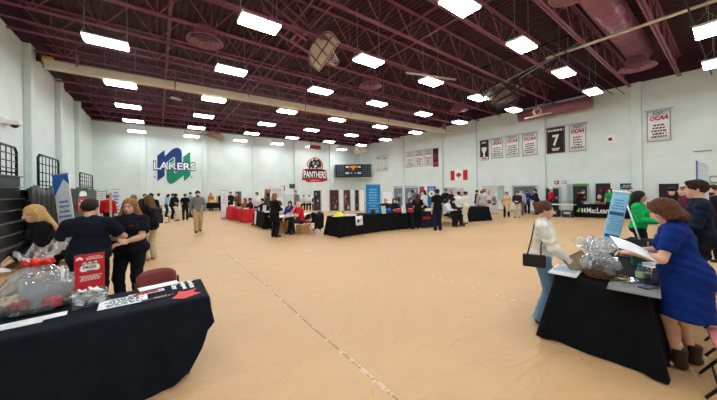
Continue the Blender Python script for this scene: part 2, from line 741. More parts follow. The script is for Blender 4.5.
    for s, cu, nn, dd in ((1, rcurl, rn, rd), (-1, lcurl, ln, ld)):
        a, e, w = arms[s]
        d = unit(w - e) if dd is None else unit(V3(*dd))
        n = (V3(-s, 0.15, 0) if d[2] < -0.6 else V3(-s * 0.5, 0, -1)) if nn is None else V3(*nn)
        n = unit(n - d * (n @ d))
        acr = np.cross(d, n)
        q.ell(w + d * 0.045 + n * 0.004, (0.041, 0.016, 0.052), np.stack([acr, n, d], 1), 0.018)
        add_hand(ex, w, d, n, s, cu)
    for s in (1, -1):
        h, kn, an = legs[s]
        q.cap(an, an + V3(0, -0.02, -0.035), 0.036, 0.034, 0.02)
        q.ell(an + V3(s * 0.012, 0.07, -0.048), (0.038, 0.105, 0.028), None, 0.03)
    pts, fc = q.mesh()
    np_obj('body', pts, fc, mat('skin_' + skin, SKIN[skin], 0.55, 0.06, 20.0, spec=0.3), root, k, ex)

    def fold(amp):
        ph = seedy * 1.7

        def n(X, Y, Z):
            return (amp * np.sin(31 * X + 17 * Z + 5 * np.sin(9 * Z + ph) + ph) * np.sin(23 * Y - 19 * Z + ph) + 0.6 * amp * np.sin(58 * Z + 21 * X - 17 * Y + ph)).astype(np.float32)
        return n

    famp = 0.0035 if res < FAR else 0.0

    # ---- clothes
    if bottom:
        off = bottom.get('off', 0.012)
        q = Sdf(res)
        wz = T(0, 0, bottom.get('waist', 1.03))
        for t, c2, Rr, rot, kk, seg in tors[:2] + tors[-1:]:
            q.ell(c2, Rr + off * 0.6, rot, kk, clip=(wz, R @ V3(0, 0, 1)))
        for s in (1, -1):
            h, kn, an = legs[s]
            u = unit(an - kn)
            fl = bottom.get('flare', 0.012)
            q.cap(h, kn, 0.086 * (0.5 + 0.5 * bw) + off, 0.058 * kb + off, 0.03)
            e = bottom.get('end', 1.0)
            tip = kn + (an - kn) * e
            q.cap(kn, tip + u * 0.06, 0.058 * kb + off, 0.042 + off + fl, 0.03, clip=(tip + u * 0.02, u))
        if belly:
            q.ell(T(0, 0.02, 0.95), (0.14 * bw + off, 0.115 * bd + off, 0.12), R, 0.04, clip=(wz, R @ V3(0, 0, 1)))
        pts, fc = q.mesh(noise=fold(famp) if famp else None)
        np_obj(bottom.get('name', 'trousers'), pts, fc, cloth_mat(bottom['c']), root, k)
    for t in (top, over):
        if not t:
            continue
        off = t.get('off', 0.014)
        q = Sdf(res)
        hz = t.get('hem', 0.88)
        hp = T(0, 0, hz)
        tc = None if t.get('skirt') or t.get('coat') else (hp, R @ V3(0, 0, -1))
        sl = {'short': 0.72, 'long': 2, 'none': 0.16, 'elbow': 1}[t.get('sleeve', 'long')]
        if t.get('open'):       # an open front shows the layer below
            pl = T(0, 0.055, 1.2)
        base(q, off, True, sl, False, tclip=tc, armoff=t.get('loose', 0.004))
        if t.get('skirt'):
            z1, rr = t['skirt']
            for s in (-1, 1):
                q.cap(P0 + V3(s * 0.045, 0, 0.0), V3(s * (rr - 0.13), P0[1] - 0.0, z1 - 0.06), 0.125 * bw + off, rr * 0.72, 0.10, clip=(V3(0, 0, z1), V3(0, 0, -1)))
        if t.get('coat'):
            z1, rr = t['coat']
            q.cap(P0, V3(0, P0[1], z1 - 0.05), 0.15 * bw + off, rr, 0.08, clip=(V3(0, 0, z1), V3(0, 0, -1)))
        if t.get('collar'):
            q.cap(nb - R @ V3(0, 0, 0.02), nb + R @ V3(0, 0.012, t['collar']), 0.068, 0.058 if f else 0.064, 0.02,
                  clip=(nb + R @ V3(0, 0.012, t['collar']), R @ V3(0, -0.3, 0.95)))
        if t.get('hood'):
            q.ell(nb + R @ V3(0, -0.09, -0.01), (0.12, 0.06, 0.06), R, 0.03)
        if t.get('hang'):       # loose batwing cloth under the upper arm
            for s in (1, -1):
                a, e, w = arms[s]
                q.cap(a + (T(0, 0, 1.2) - a) * 0.2, e, 0.06, 0.055, 0.06)
        clips = []
        if t.get('open'):
            q.ell(T(0, 0.16, 1.22), (0.05, 0.10, 0.26), R, 0.01, sign=-1)
        pts, fc = q.mesh(noise=fold(t.get('fold', famp)) if famp else None)
        np_obj(t.get('name', 'shirt'), pts, fc, cloth_mat(t['c']), root, k)
    if shoes:
        for s in (1, -1):
            h, kn, an = legs[s]
            q = Sdf(min(res, MID))
            g = V3(an[0], an[1], an[2] - 0.085)
            q.ell(g + V3(s * 0.014, 0.115, 0.034), (0.050, 0.085, 0.036), None, 0.04, clip=(g, V3(0, 0, -1)))
            q.ell(g + V3(0, -0.012, 0.042), (0.044, 0.060, 0.044), None, 0.04, clip=(g, V3(0, 0, -1)))
            q.cap(g + V3(0, -0.01, 0.05), g + V3(0, -0.008, 0.09 + boots), 0.045, 0.050 + (0.012 if boots else 0), 0.03, clip=(g + V3(0, 0, 0.085 + boots), V3(0, 0, 1)))
            pts, fc = q.mesh()
            np_obj('shoe' if not boots else 'boot', pts, fc, mat('shoe_%d_%d_%d' % tuple(shoes), shoes, 0.5, 0.2), root, k)
    # ---- hair
    st, hcol = hair
    if st != 'bald':
        q = Sdf(res * 0.8)
        back = unit(V3(0, 0.5, -0.85))
        hp_ = Hd(0, 0, -0.035)
        cl = [(hp_, Rh @ back)] if st in ('short', 'bun', 'crop', 'ponytail') else None
        g = 0.013 if st not in ('crop', 'afro') else (0.006 if st == 'crop' else 0.045)
        if st in ('long', 'bob', 'wavy'):
            g = 0.014
        q.ell(Hd(0, -0.018, 0.016), (0.078 + g, 0.094 + g, 0.090 + g), Rh, 0.02, clip=cl)
        if st in ('short',):
            q.ell(Hd(0, 0.045, 0.085), (0.06, 0.045, 0.026), Rh, 0.02)
        if st in ('long', 'wavy', 'bob'):
            L = {'long': 0.31, 'wavy': 0.20, 'bob': 0.125}[st]
            for s in (1, -1):
                q.cap(Hd(s * 0.062, -0.01, 0.0), Hd(s * (0.080 if st != 'wavy' else 0.112), -0.015, -L * 0.8), 0.040, 0.034 if st == 'bob' else 0.026 + 0.022 * (st == 'wavy'), 0.03)
            q.cap(Hd(0, -0.06, 0.0), Hd(0, -0.075 - 0.17 * L, -L), 0.066, 0.055, 0.04)
            q.cap(Hd(0.04, -0.06, -0.02), Hd(0.06, -0.065 - 0.17 * L, -L * 0.95), 0.05, 0.04, 0.04)
            q.cap(Hd(-0.04, -0.06, -0.02), Hd(-0.06, -0.065 - 0.17 * L, -L * 0.95), 0.05, 0.04, 0.04)
        if st == 'bun':
            q.ell(Hd(0, -0.125, 0.055), (0.040, 0.034, 0.036), Rh, 0.012)
            q.cap(Hd(0.03, -0.10, 0.04), Hd(-0.03, -0.14, 0.06), 0.022, 0.02, 0.01)
        if st == 'ponytail':
            q.cap(Hd(0, -0.11, 0.03), Hd(0, -0.15, -0.16), 0.028, 0.018, 0.02)
        q.ell(Hd(0, 0.103, -0.055), (0.072 if st not in ('long', 'bob', 'wavy') else 0.058, 0.072, 0.108), Rh, 0.012, sign=-1)
        ridge = 0.0022 if res < FAR else 0

        def hn(X, Y, Z):
            return (ridge * np.sin(150 * X + 60 * Y + 14 * np.sin(16 * Z + seedy)) + ridge * np.sin(170 * Y - 70 * X + 9 * np.sin(21 * Z))).astype(np.float32)
        pts, fc = q.mesh(noise=hn if ridge else None)
        np_obj('hair', pts, fc, mat('hair_%d_%d_%d' % tuple(hcol), hcol, 0.6, 0.22, 40.0, 0.5, 130.0, spec=0.2), root, k)
    Mh = Matrix(Rh.tolist()).to_4x4()
    Mh.translation = Vector(hc)
    Ms = Matrix.Scale(k, 4)
    if beard:
        q = Sdf(res * 0.8)
        q.ell(Hd(0, 0.040, -0.085), (0.064, 0.066, 0.058), Rh, 0.02, clip=(Hd(0, 0, -0.062), Rh @ V3(0, 0, 1)))
        q.ell(Hd(0, 0.074, -0.112), (0.034, 0.024, 0.026), Rh, 0.02)
        pts, fc = q.mesh()
        np_obj('beard', pts, fc, mat('hair_%d_%d_%d' % tuple(beard), beard, 0.6, 0.3, 40.0), root, k)
    if facey:
        for s in (1, -1):
            mb = MB()
            mb.lathe([(0.0125 * math.sin(a), -0.0125 * math.cos(a)) for a in np.linspace(0.05, PI - 0.05, 7)], (0, 0, 0), 8, Ms @ Mh @ Matrix.Translation((s * 0.031, 0.080, -0.004)))
            mb.mi = 1
            mb.lathe([(0.0072 * math.sin(a), -0.0072 * math.cos(a)) for a in np.linspace(0.05, PI - 0.05, 6)], (0, 0, 0), 8, Ms @ Mh @ Matrix.Translation((s * 0.030, 0.0875, -0.004)))
            mb.build('eye', [c_mat((225, 222, 215), 0.3), c_mat((40, 30, 26), 0.2)], root)
            eb = MB()
            eb.tube([Ms @ Mh @ Vector((s * x, y, z)) for x, y, z in ((0.014, 0.093, 0.016), (0.030, 0.093, 0.021), (0.048, 0.081, 0.015))], 0.0036 * k, 5)
            eb.build('eyebrow', mat('brow_%d_%d_%d' % tuple(hcol), hcol, 0.6, 0.2), root)
        mb = MB()
        mb.tube([Ms @ Mh @ Vector(p) for p in ((-0.022, 0.091, -0.080), (-0.008, 0.100, -0.078), (0.008, 0.100, -0.078), (0.022, 0.091, -0.080))], [0.003 * k, 0.006 * k, 0.006 * k, 0.003 * k], 6)
        mb.build('mouth', c_mat((172, 92, 88), 0.4), root)
    if glasses:
        mb = MB()
        for s in (1, -1):
            mb.tube([Ms @ Mh @ Vector((s * 0.032 + 0.021 * math.cos(a), 0.104, -0.005 + 0.016 * math.sin(a))) for a in np.linspace(0, 2 * PI, 13)[:-1]], 0.002 * k, 5, True)
            mb.tube([Ms @ Mh @ Vector(p) for p in ((s * 0.053, 0.102, 0.0), (s * 0.078, 0.06, 0.0), (s * 0.080, -0.005, -0.004))], 0.002 * k, 5)
        mb.tube([Ms @ Mh @ Vector(p) for p in ((-0.011, 0.104, -0.002), (0.011, 0.104, -0.002))], 0.002 * k, 5)
        mb.build('glasses', c_mat((30, 26, 26), 0.3), root)
    info = dict(root=root, k=k, T=T, Hd=Hd, Mh=Ms @ Mh, arms=arms, legs=legs, rz=rz, nb=nb, R=R, sh=sh, res=res)

    def world(p):
        return Vector(pos) + Matrix.Rotation(rz, 3, 'Z') @ (Vector(p) * k)
    info['world'] = world
    return info


def worn(p, name, mb, m):
    """a mesh in the wearer's (1.70 m) frame, as a child of the wearer"""
    mb.v = [tuple(x * p['k'] for x in v) for v in mb.v]
    return mb.build(name, m, p['root'])
# ------------------------------------------------------------------ room materials
def block_mat(name, rgb, axes, rough=0.65):
    """painted concrete block: courses 0.2 m, blocks 0.4 m"""
    m = mat(name, rgb, rough, 0.05, 0.8, spec=0.25)
    nt = m.node_tree
    b = nt.nodes['Principled BSDF']
    tc = nt.nodes.new('ShaderNodeTexCoord')
    sp = nt.nodes.new('ShaderNodeSeparateXYZ')
    cb = nt.nodes.new('ShaderNodeCombineXYZ')
    nt.links.new(tc.outputs['Object'], sp.inputs[0])
    nt.links.new(sp.outputs[axes], cb.inputs['X'])
    nt.links.new(sp.outputs['Z'], cb.inputs['Y'])
    br = nt.nodes.new('ShaderNodeTexBrick')
    br.inputs['Scale'].default_value = 1.0
    br.inputs['Brick Width'].default_value = 0.4
    br.inputs['Row Height'].default_value = 0.2
    br.inputs['Mortar Size'].default_value = 0.008
    br.inputs['Mortar Smooth'].default_value = 0.5
    br.inputs['Color1'].default_value = (1, 1, 1, 1)
    br.inputs['Color2'].default_value = (0.97, 0.97, 0.97, 1)
    br.inputs['Mortar'].default_value = (0.94, 0.94, 0.94, 1)
    nt.links.new(cb.outputs[0], br.inputs['Vector'])
    src = b.inputs['Base Color'].links[0].from_socket
    mx = nt.nodes.new('ShaderNodeMix')
    mx.data_type = 'RGBA'
    mx.blend_type = 'MULTIPLY'
    mx.inputs[0].default_value = 1.0
    nt.links.new(src, mx.inputs[6])
    nt.links.new(br.outputs['Color'], mx.inputs[7])
    nt.links.new(mx.outputs[2], b.inputs['Base Color'])
    bp = nt.nodes.new('ShaderNodeBump')
    bp.inputs['Strength'].default_value = 0.25
    bp.inputs['Distance'].default_value = 0.006
    bp.invert = True
    nt.links.new(br.outputs['Fac'], bp.inputs['Height'])
    nt.links.new(bp.outputs['Normal'], b.inputs['Normal'])
    return m


def floor_mat():
    m = mat('floor_cover', (204, 163, 116), 0.45, 0.05, 0.5, spec=0.35)
    nt = m.node_tree
    b = nt.nodes['Principled BSDF']
    L = nt.links.new
    tc = nt.nodes.new('ShaderNodeTexCoord')
    sp = nt.nodes.new('ShaderNodeSeparateXYZ')
    L(tc.outputs['Object'], sp.inputs[0])

    def math_(op, a, b2=None, c=None):
        n = nt.nodes.new('ShaderNodeMath')
        n.operation = op
        for i, x in enumerate((a, b2, c)):
            if x is None:
                continue
            if isinstance(x, (int, float)):
                n.inputs[i].default_value = x
            else:
                L(x, n.inputs[i])
        return n.outputs[0]

    # wobble so that the seams are not ruler straight
    nw = nt.nodes.new('ShaderNodeTexNoise')
    nw.inputs['Scale'].default_value = 0.35
    L(tc.outputs['Object'], nw.inputs['Vector'])
    wob = math_('MULTIPLY', math_('SUBTRACT', nw.outputs['Fac'], 0.5), 0.10)
    xs = math_('ADD', sp.outputs['X'], wob)
    # long seams every 2.87 m
    fx = math_('ABSOLUTE', math_('SUBTRACT', math_('FRACT', math_('DIVIDE', math_('ADD', xs, -1.585 + 2.87 * 20.5), 2.87)), 0.5))
    seam = math_('SUBTRACT', 1.0, math_('SMOOTHSTEP' if False else 'MULTIPLY', math_('MINIMUM', fx, 0.006), 1 / 0.006))
    # white flecks of tape left along the seams
    nf = nt.nodes.new('ShaderNodeTexNoise')
    nf.inputs['Scale'].default_value = 9.0
    nf.inputs['Detail'].default_value = 5
    L(tc.outputs['Object'], nf.inputs['Vector'])
    near = math_('LESS_THAN', fx, 0.008)
    fleck = math_('MULTIPLY', near, math_('GREATER_THAN', nf.outputs['Fac'], 0.56))
    # creases across the sheets
    ys = math_('ADD', sp.outputs['Y'], math_('MULTIPLY', wob, 2.0))
    fy = math_('ABSOLUTE', math_('SUBTRACT', math_('FRACT', math_('DIVIDE', math_('ADD', ys, 40.0), 1.83)), 0.5))
    cre = math_('SUBTRACT', 1.0, math_('MULTIPLY', math_('MINIMUM', fy, 0.012), 1 / 0.012))
    fx2 = math_('ABSOLUTE', math_('SUBTRACT', math_('FRACT', math_('DIVIDE', math_('ADD', xs, 40.0), 0.957)), 0.5))
    cre2 = math_('SUBTRACT', 1.0, math_('MULTIPLY', math_('MINIMUM', fx2, 0.014), 1 / 0.014))
    src = b.inputs['Base Color'].links[0].from_socket
    # worn, slightly greyer patches
    npz = nt.nodes.new('ShaderNodeTexNoise')
    npz.inputs['Scale'].default_value = 1.7
    npz.inputs['Detail'].default_value = 6
    L(tc.outputs['Object'], npz.inputs['Vector'])

    def mix(fac, a, col):
        n = nt.nodes.new('ShaderNodeMix')
        n.data_type = 'RGBA'
        L(fac, n.inputs[0])
        L(a, n.inputs[6])
        n.inputs[7].default_value = (*lin(col), 1)
        return n.outputs[2]
    c1 = mix(math_('MULTIPLY', math_('GREATER_THAN', npz.outputs['Fac'], 0.6), 0.18), src, (200, 158, 112))
    c2 = mix(math_('MULTIPLY', seam, 0.55), c1, (140, 100, 66))
    c2 = mix(math_('MULTIPLY', math_('ADD', cre, cre2), 0.05), c2, (170, 128, 88))
    c3 = mix(math_('MULTIPLY', fleck, 0.5), c2, (246, 232, 212))
    L(c3, b.inputs['Base Color'])
    # wrinkles
    n2 = nt.nodes.new('ShaderNodeTexNoise')
    n2.inputs['Scale'].default_value = 1.4
    n2.inputs['Detail'].default_value = 5
    n2.inputs['Distortion'].default_value = 1.2
    L(tc.outputs['Object'], n2.inputs['Vector'])
    n3 = nt.nodes.new('ShaderNodeTexNoise')
    n3.inputs['Scale'].default_value = 0.9
    n3.inputs['Detail'].default_value = 3
    n3.inputs['Distortion'].default_value = 2.2
    mp = nt.nodes.new('ShaderNodeMapping')
    mp.inputs['Scale'].default_value = (0.55, 1.5, 1)
    mp.inputs['Rotation'].default_value = (0, 0, 0.5)
    L(tc.outputs['Object'], mp.inputs['Vector'])
    L(mp.outputs[0], n3.inputs['Vector'])
    wr = math_('SUBTRACT', 1.0, math_('MULTIPLY', math_('MINIMUM', math_('ABSOLUTE', math_('SUBTRACT', n3.outputs['Fac'], 0.5)), 0.022), 1 / 0.022))
    hgt0 = math_('ADD', math_('MULTIPLY', n2.outputs['Fac'], 0.8), math_('ADD', math_('MULTIPLY', math_('ADD', cre, cre2), 0.05), math_('MULTIPLY', seam, 0.16)))
    hgt = math_('ADD', hgt0, math_('MULTIPLY', wr, 0.07))
    bp = nt.nodes.new('ShaderNodeBump')
    bp.inputs['Strength'].default_value = 0.7
    bp.inputs['Distance'].default_value = 0.07
    L(hgt, bp.inputs['Height'])
    L(bp.outputs['Normal'], b.inputs['Normal'])
    return m


M_WALLR = block_mat('wall_paint_side', (220, 230, 224), 'Y')
M_WALLB = block_mat('wall_paint_back', (220, 230, 224), 'X')
M_COL = mat('wall_paint_pier', (214, 225, 219), 0.6, 0.03, 1.0)
M_MAROON = mat('maroon_steel', (140, 78, 97), 0.38, 0.15, 2.0, spec=0.4)
M_DECK = mat('maroon_deck', (62, 27, 38), 0.6, 0.12, 1.2)
M_DUCT = mat('maroon_duct', (140, 82, 98), 0.28, 0.1, 3.0, spec=0.5)
M_BLACK = mat('black_steel', (24, 24, 26), 0.45, 0.2, 8.0)
M_WHITE = mat('white_paint', (232, 232, 226), 0.5, 0.04, 6.0)
M_CREAM = mat('cream_vinyl', (214, 203, 176), 0.55, 0.08, 1.5, 0.2, 6.0)
M_LAMP = mat('lamp_diffuser', (244, 250, 255), 0.5, 0.0, 1.0, emit=24.0)
M_GREY = mat('grey_paint', (150, 154, 152), 0.5, 0.08, 4.0)
M_BLACKCLOTH = mat('black_tablecloth', (17, 18, 22), 0.85, 0.2, 9.0, 0.25, 160.0, spec=0.12)

# ------------------------------------------------------------------ shell
struct('floor', MB().add([(WX0, WY0, 0), (WX1, WY0, 0), (WX1, WY1, 0), (WX0, WY1, 0)], [(0, 1, 2, 3)]), floor_mat())
struct('wall_left', MB().span((WX0 - 0.3, WY0, 0), (WX0, WY1, ZD)), M_WALLR)
struct('wall_back', MB().span((WX0 - 0.3, WY1, 0), (WX1 + 0.3, WY1 + 0.3, ZD)), M_WALLB)
struct('wall_right', MB().span((WX1, WY0, 0), (WX1 + 0.3, WY1, ZD)), M_WALLR)
struct('wall_front', MB().span((WX0 - 0.3, WY0 - 0.3, 0), (WX1 + 0.3, WY0, ZD)), M_WALLB)
# roof deck: trapezoid ribs running along Y
mb = MB()
px, xx = [], WX0
while xx < WX1:
    for dx, dz in ((0, 0), (0.09, 0), (0.11, 0.05), (0.19, 0.05)):
        if xx + dx <= WX1:
            px.append((xx + dx, ZD + dz))
    xx += 0.21
px.append((WX1, ZD))
mb.add([(x, y, z) for x, z in px for y in (WY0, WY1)], [(2 * i, 2 * i + 1, 2 * i + 3, 2 * i + 2) for i in range(len(px) - 1)])
struct('ceiling', mb, M_DECK)
# the top of the walls is painted with the steel
struct('trim_1', MB().span((WX0, WY0, 7.38), (WX0 + 0.02, WY1, ZD)), M_DECK)
struct('trim_2', MB().span((WX0, WY1 - 0.02, 7.38), (WX1, WY1, ZD)), M_DECK)
struct('trim_3', MB().span((WX1 - 0.02, WY0, 7.38), (WX1, WY1, ZD)), M_DECK)
for y in (5.2, 8.8, 12.2, 15.8, 19.8, 23.7):
    struct('column_left', MB().box((WX0 + 0.11, y, 3.7), (0.22, 0.5, 7.4), bev=0.03), M_COL)
for x in (-0.95, 3.55, 8.0, 12.45, 16.95):
    struct('column_back', MB().box((x, WY1 - 0.08, 3.69), (0.42, 0.16, 7.38), bev=0.01), M_COL)
for y in [-1.5] + [wall_r(u, 170).y for u in (637, 542.5, 475, 441.5, 403)]:
    struct('column_right', MB().box((WX1 - 0.08, y, 3.69), (0.16, 0.42, 7.38), bev=0.01), M_COL)
struct('baseboard_back', MB().span((WX0, WY1 - 0.02, 0), (WX1, WY1, 0.1)), M_GREY)
struct('baseboard_right', MB().span((WX1 - 0.02, WY0, 0), (WX1, WY1, 0.1)), M_GREY)

# open-web roof joists along X
mb = MB()
for z, w, t in ((ZB, 0.16, 0.07), (ZD - 0.06, 0.14, 0.07)):
    for s in (-1, 1):
        mb.box(((WX0 + WX1) / 2, s * (w / 2 - 0.03), z + t / 2), (WX1 - WX0 - 0.1, 0.06, 0.012))
        mb.box(((WX0 + WX1) / 2, s * 0.02, z + t / 2), (WX1 - WX0 - 0.1, 0.012, t))
x = WX0 + 0.3
while x < WX1 - 1.5:
    mb.cyl((x, 0, ZD - 0.05), (x + 0.75, 0, ZB + 0.03), 0.022, n=5, caps=False)
    mb.cyl((x + 0.75, 0, ZB + 0.03), (x + 1.5, 0, ZD - 0.05), 0.022, n=5, caps=False)
    mb.cyl((x + 0.75, 0, ZB + 0.03), (x + 0.75, 0, ZD - 0.05), 0.014, n=5, caps=False)
    x += 1.5
j0 = None
JY = [1.6 + 1.78 * i for i in range(-4, 16)]
for y in JY:
    if j0 is None:
        j0 = struct('roof_beam', mb, M_MAROON)
        j0.location = (0, y, 0)
    else:
        o = j0.copy()
        COL.objects.link(o)
        o.location = (0, y, 0)
for i, x in enumerate((0.4, 4.3, 8.0)):
    b2 = MB()
    for z in (ZB + 0.1, ZD - 0.12):
        b2.span((x - 0.02, WY0, z), (x + 0.02, WY1, z + 0.035))
    struct('bridging_beam', b2, M_MAROON)

# ------------------------------------------------------------------ lights
ORD = ['first', 'second', 'third', 'fourth', 'fifth', 'sixth', 'seventh', 'eighth', 'ninth', 'tenth', 'eleventh', 'twelfth']
LX = (-1.24, 2.38, 6.3, 9.8, 13.6, 17.5)
LY = (27.2, 23.4, 19.55, 15.75, 11.58, 7.89, 4.13, 0.45, -3.3)
ZL = 6.42
lamp = None
for j, y in enumerate(LY):
    for i, x in enumerate(LX):
        lab = 'bright hanging light panel, %s row from back wall, %s from left wall' % (ORD[j], ORD[i])
        if lamp is None:
            lamp = thing('ceiling_light', lab, 'light', (x, y, ZL), 0, 'hanging light panels under the roof')
            hb = MB()
            hb.box((0, 0, 0.085), (1.06, 0.53, 0.05), bev=0.01)
            hb.span((-0.545, -0.275, 0.03), (-0.53, 0.275, 0.11)).span((0.53, -0.275, 0.03), (0.545, 0.275, 0.11))
            hb.build('housing', M_WHITE, lamp)
            dm = MB()
            for k in range(4):
                dm.box((0, -0.1965 + 0.131 * k, 0.03), (1.04, 0.118, 0.06), bev=0.012)
            dm.build('diffuser', M_LAMP, lamp)
            for sx in (-1, 1):
                hg = MB()
                hg.tube([(sx * 0.50, -0.34, 0.16), (sx * 0.50, -0.25, 0.11), (sx * 0.50, 0, 0.42), (sx * 0.50, 0.25, 0.11), (sx * 0.50, 0.34, 0.16)], 0.008, 5)
                hg.tube([(sx * 0.50, 0, 0.42), (sx * 0.50, 0, ZD - ZL)], 0.008, 5)
                hg.build('hanger', M_GREY, lamp)
        else:
            dup(lamp, (x, y, ZL), 0, lab)

# ------------------------------------------------------------------ ducts and diffusers
def duct(path, r, label, elbows=()):
    t = thing('air_duct', label, 'duct', path[0])
    o = Vector(path[0])
    m_ = MB()
    m_.tube([Vector(p) - o for p in path], r, 20)
    m_.build('pipe', M_DUCT, t)
    s_ = MB()
    tot = sum((Vector(b) - Vector(a)).length for a, b in zip(path, path[1:]))
    for a, b in zip(path, path[1:]):
        a, b = Vector(a) - o, Vector(b) - o
        n = max(2, int((b - a).length / 0.45))
        R = rot_to(b - a)
        for i in range(n):
            c = a + (b - a) * ((i + 0.5) / n)
            s_.cyl(c - (b - a).normalized() * 0.012, c + (b - a).normalized() * 0.012, r + 0.012, n=20)
    s_.build('duct_seam', M_DUCT, t)
    return t


duct([(8.3, 2.48, 7.72), (17.6, 2.48, 7.72)], 0.43, 'big round maroon spiral duct at the upper right, running towards the right wall')
duct([(20.6, 4.9, 6.72), (20.6, 8.9, 6.72)], 0.36, 'short capped maroon duct along the top of the right wall')


def diffuser(x, y, z, r, top, label):
    t = thing('air_diffuser', label, 'diffuser', (x, y, z), 0, 'round ceiling air diffusers')
    for i, rr in enumerate((1.0, 0.74, 0.5, 0.28)):
        m_ = MB()
        R_ = r * rr
        m_.lathe([(R_ - 0.10 * r, 0.10 - 0.015 * i), (R_, 0.0 - 0.02 * i), (R_ - 0.015, 0.0 - 0.02 * i), (R_ - 0.115 * r, 0.09 - 0.015 * i)], n=28)
        m_.build('ring', M_DUCT, t)
    m_ = MB()
    m_.cyl((0, 0, 0.08), (0, 0, top), r * 0.62, n=20)
    m_.build('neck', M_DUCT, t)


diffuser(1.40, 10.9, 6.98, 0.58, 0.45, 'round slatted ceiling diffuser at the upper left, near the nearest basketball hoop')
diffuser(8.8, 10.9, 6.98, 0.58, 0.45, 'round slatted ceiling diffuser in the middle of the ceiling')
diffuser(16.4, 10.9, 6.98, 0.58, 0.45, 'round slatted ceiling diffuser above the black tilted hoop frame')
diffuser(9.0, 2.48, 6.90, 0.58, 0.36, 'round slatted ceiling diffuser cut by the top edge of the picture')
diffuser(17.0, 2.48, 6.90, 0.62, 0.36, 'wide round ceiling diffuser under the end of the big spiral duct')

# cream divider-curtain housing across the hall
t = thing('curtain_housing', 'long cream rolled divider curtain hung across the whole hall', 'curtain', (8.7, 15.0, 6.65), -0.03)
mb = MB()
mb.box((0, 0, 0), (24.2, 0.34, 0.34), bev=0.08)
mb.build('roll', M_CREAM, t)
for k in range(8):
    m_ = MB()
    m_.box((-11.2 + 3.2 * k, 0, 0.28), (0.05, 0.38, 0.9 if k % 2 else 0.5))
    m_.build('bracket', M_MAROON, t)
m_ = MB()
m_.span((-11.6, 0.22, 0.24), (11.5, 0.34, 0.34))
m_.build('rail', M_MAROON, t)
t = thing('hoist_motor', 'small yellow hoist motor at the left end of the cream curtain', 'motor', (-3.42, 15.95, 6.99))
MB().box((0, 0, 0), (0.32, 0.34, 0.26), bev=0.05).build('casing', mat('yellow_paint', (222, 178, 30), 0.5), t)
MB().cyl((-0.16, 0, 0.0), (-0.32, 0, 0.0), 0.1, n=12).build('gearbox', M_BLACK, t)
MB().cyl((0, 0, 0.13), (0, 0, 0.3), 0.04, n=8).build('hook', M_BLACK, t)

# pipes and conduits
tag(MB().tube([(13.17, -3.0, 7.12), (13.17, 4.6, 7.12)], 0.05, 10).build('ceiling_pipe', M_CREAM), 'long cream pipe crossing under the roof deck at upper right', 'pipe')
tag(MB().tube([(9.2, 8.8, 7.05), (11.8, 8.0, 7.05)], 0.05, 8).build('ceiling_pipe', M_CREAM), 'short cream pipe between two rows of lights, middle of ceiling', 'pipe')
tag(MB().tube([(WX0 + 0.05, 12.5, 6.95), (3.0, 12.9, 6.95), (21.1, 13.2, 6.95)], 0.03, 6).build('conduit', M_MAROON), 'thin maroon conduit along the joists over the cream curtain', 'conduit')
for k, (z, y) in enumerate(((6.9, 3.9), (7.05, 4.4), (6.95, 0.9))):
    tag(MB().tube([(6.0, y, z), (21.2, y - 0.3, z)], 0.022, 6).build('steel_cable', M_BLACK), 'black steel cable %s' % ('to the tilted hoop frame, lower one' if k == 0 else 'to the tilted hoop frame, upper one' if k == 1 else 'under the big spiral duct'), 'cable')


# ------------------------------------------------------------------ folded basketball hoops
def fan_shape(w, h):
    pts = []
    for i in range(17):
        a = PI * i / 16
        pts.append((w / 2 * math.cos(a), h * 0.45 + h * 0.55 * math.sin(a)))
    pts += [(-w / 2 * 0.93, 0.0), (w / 2 * 0.93, 0.0)]
    return pts


M_HOOP = mat('cream_board', (226, 208, 176), 0.45, 0.06, 4.0)
M_ORANGE = mat('orange_rim', (222, 96, 36), 0.4, 0.1)
M_NET = mat('white_net', (225, 222, 215), 0.8, 0.05)


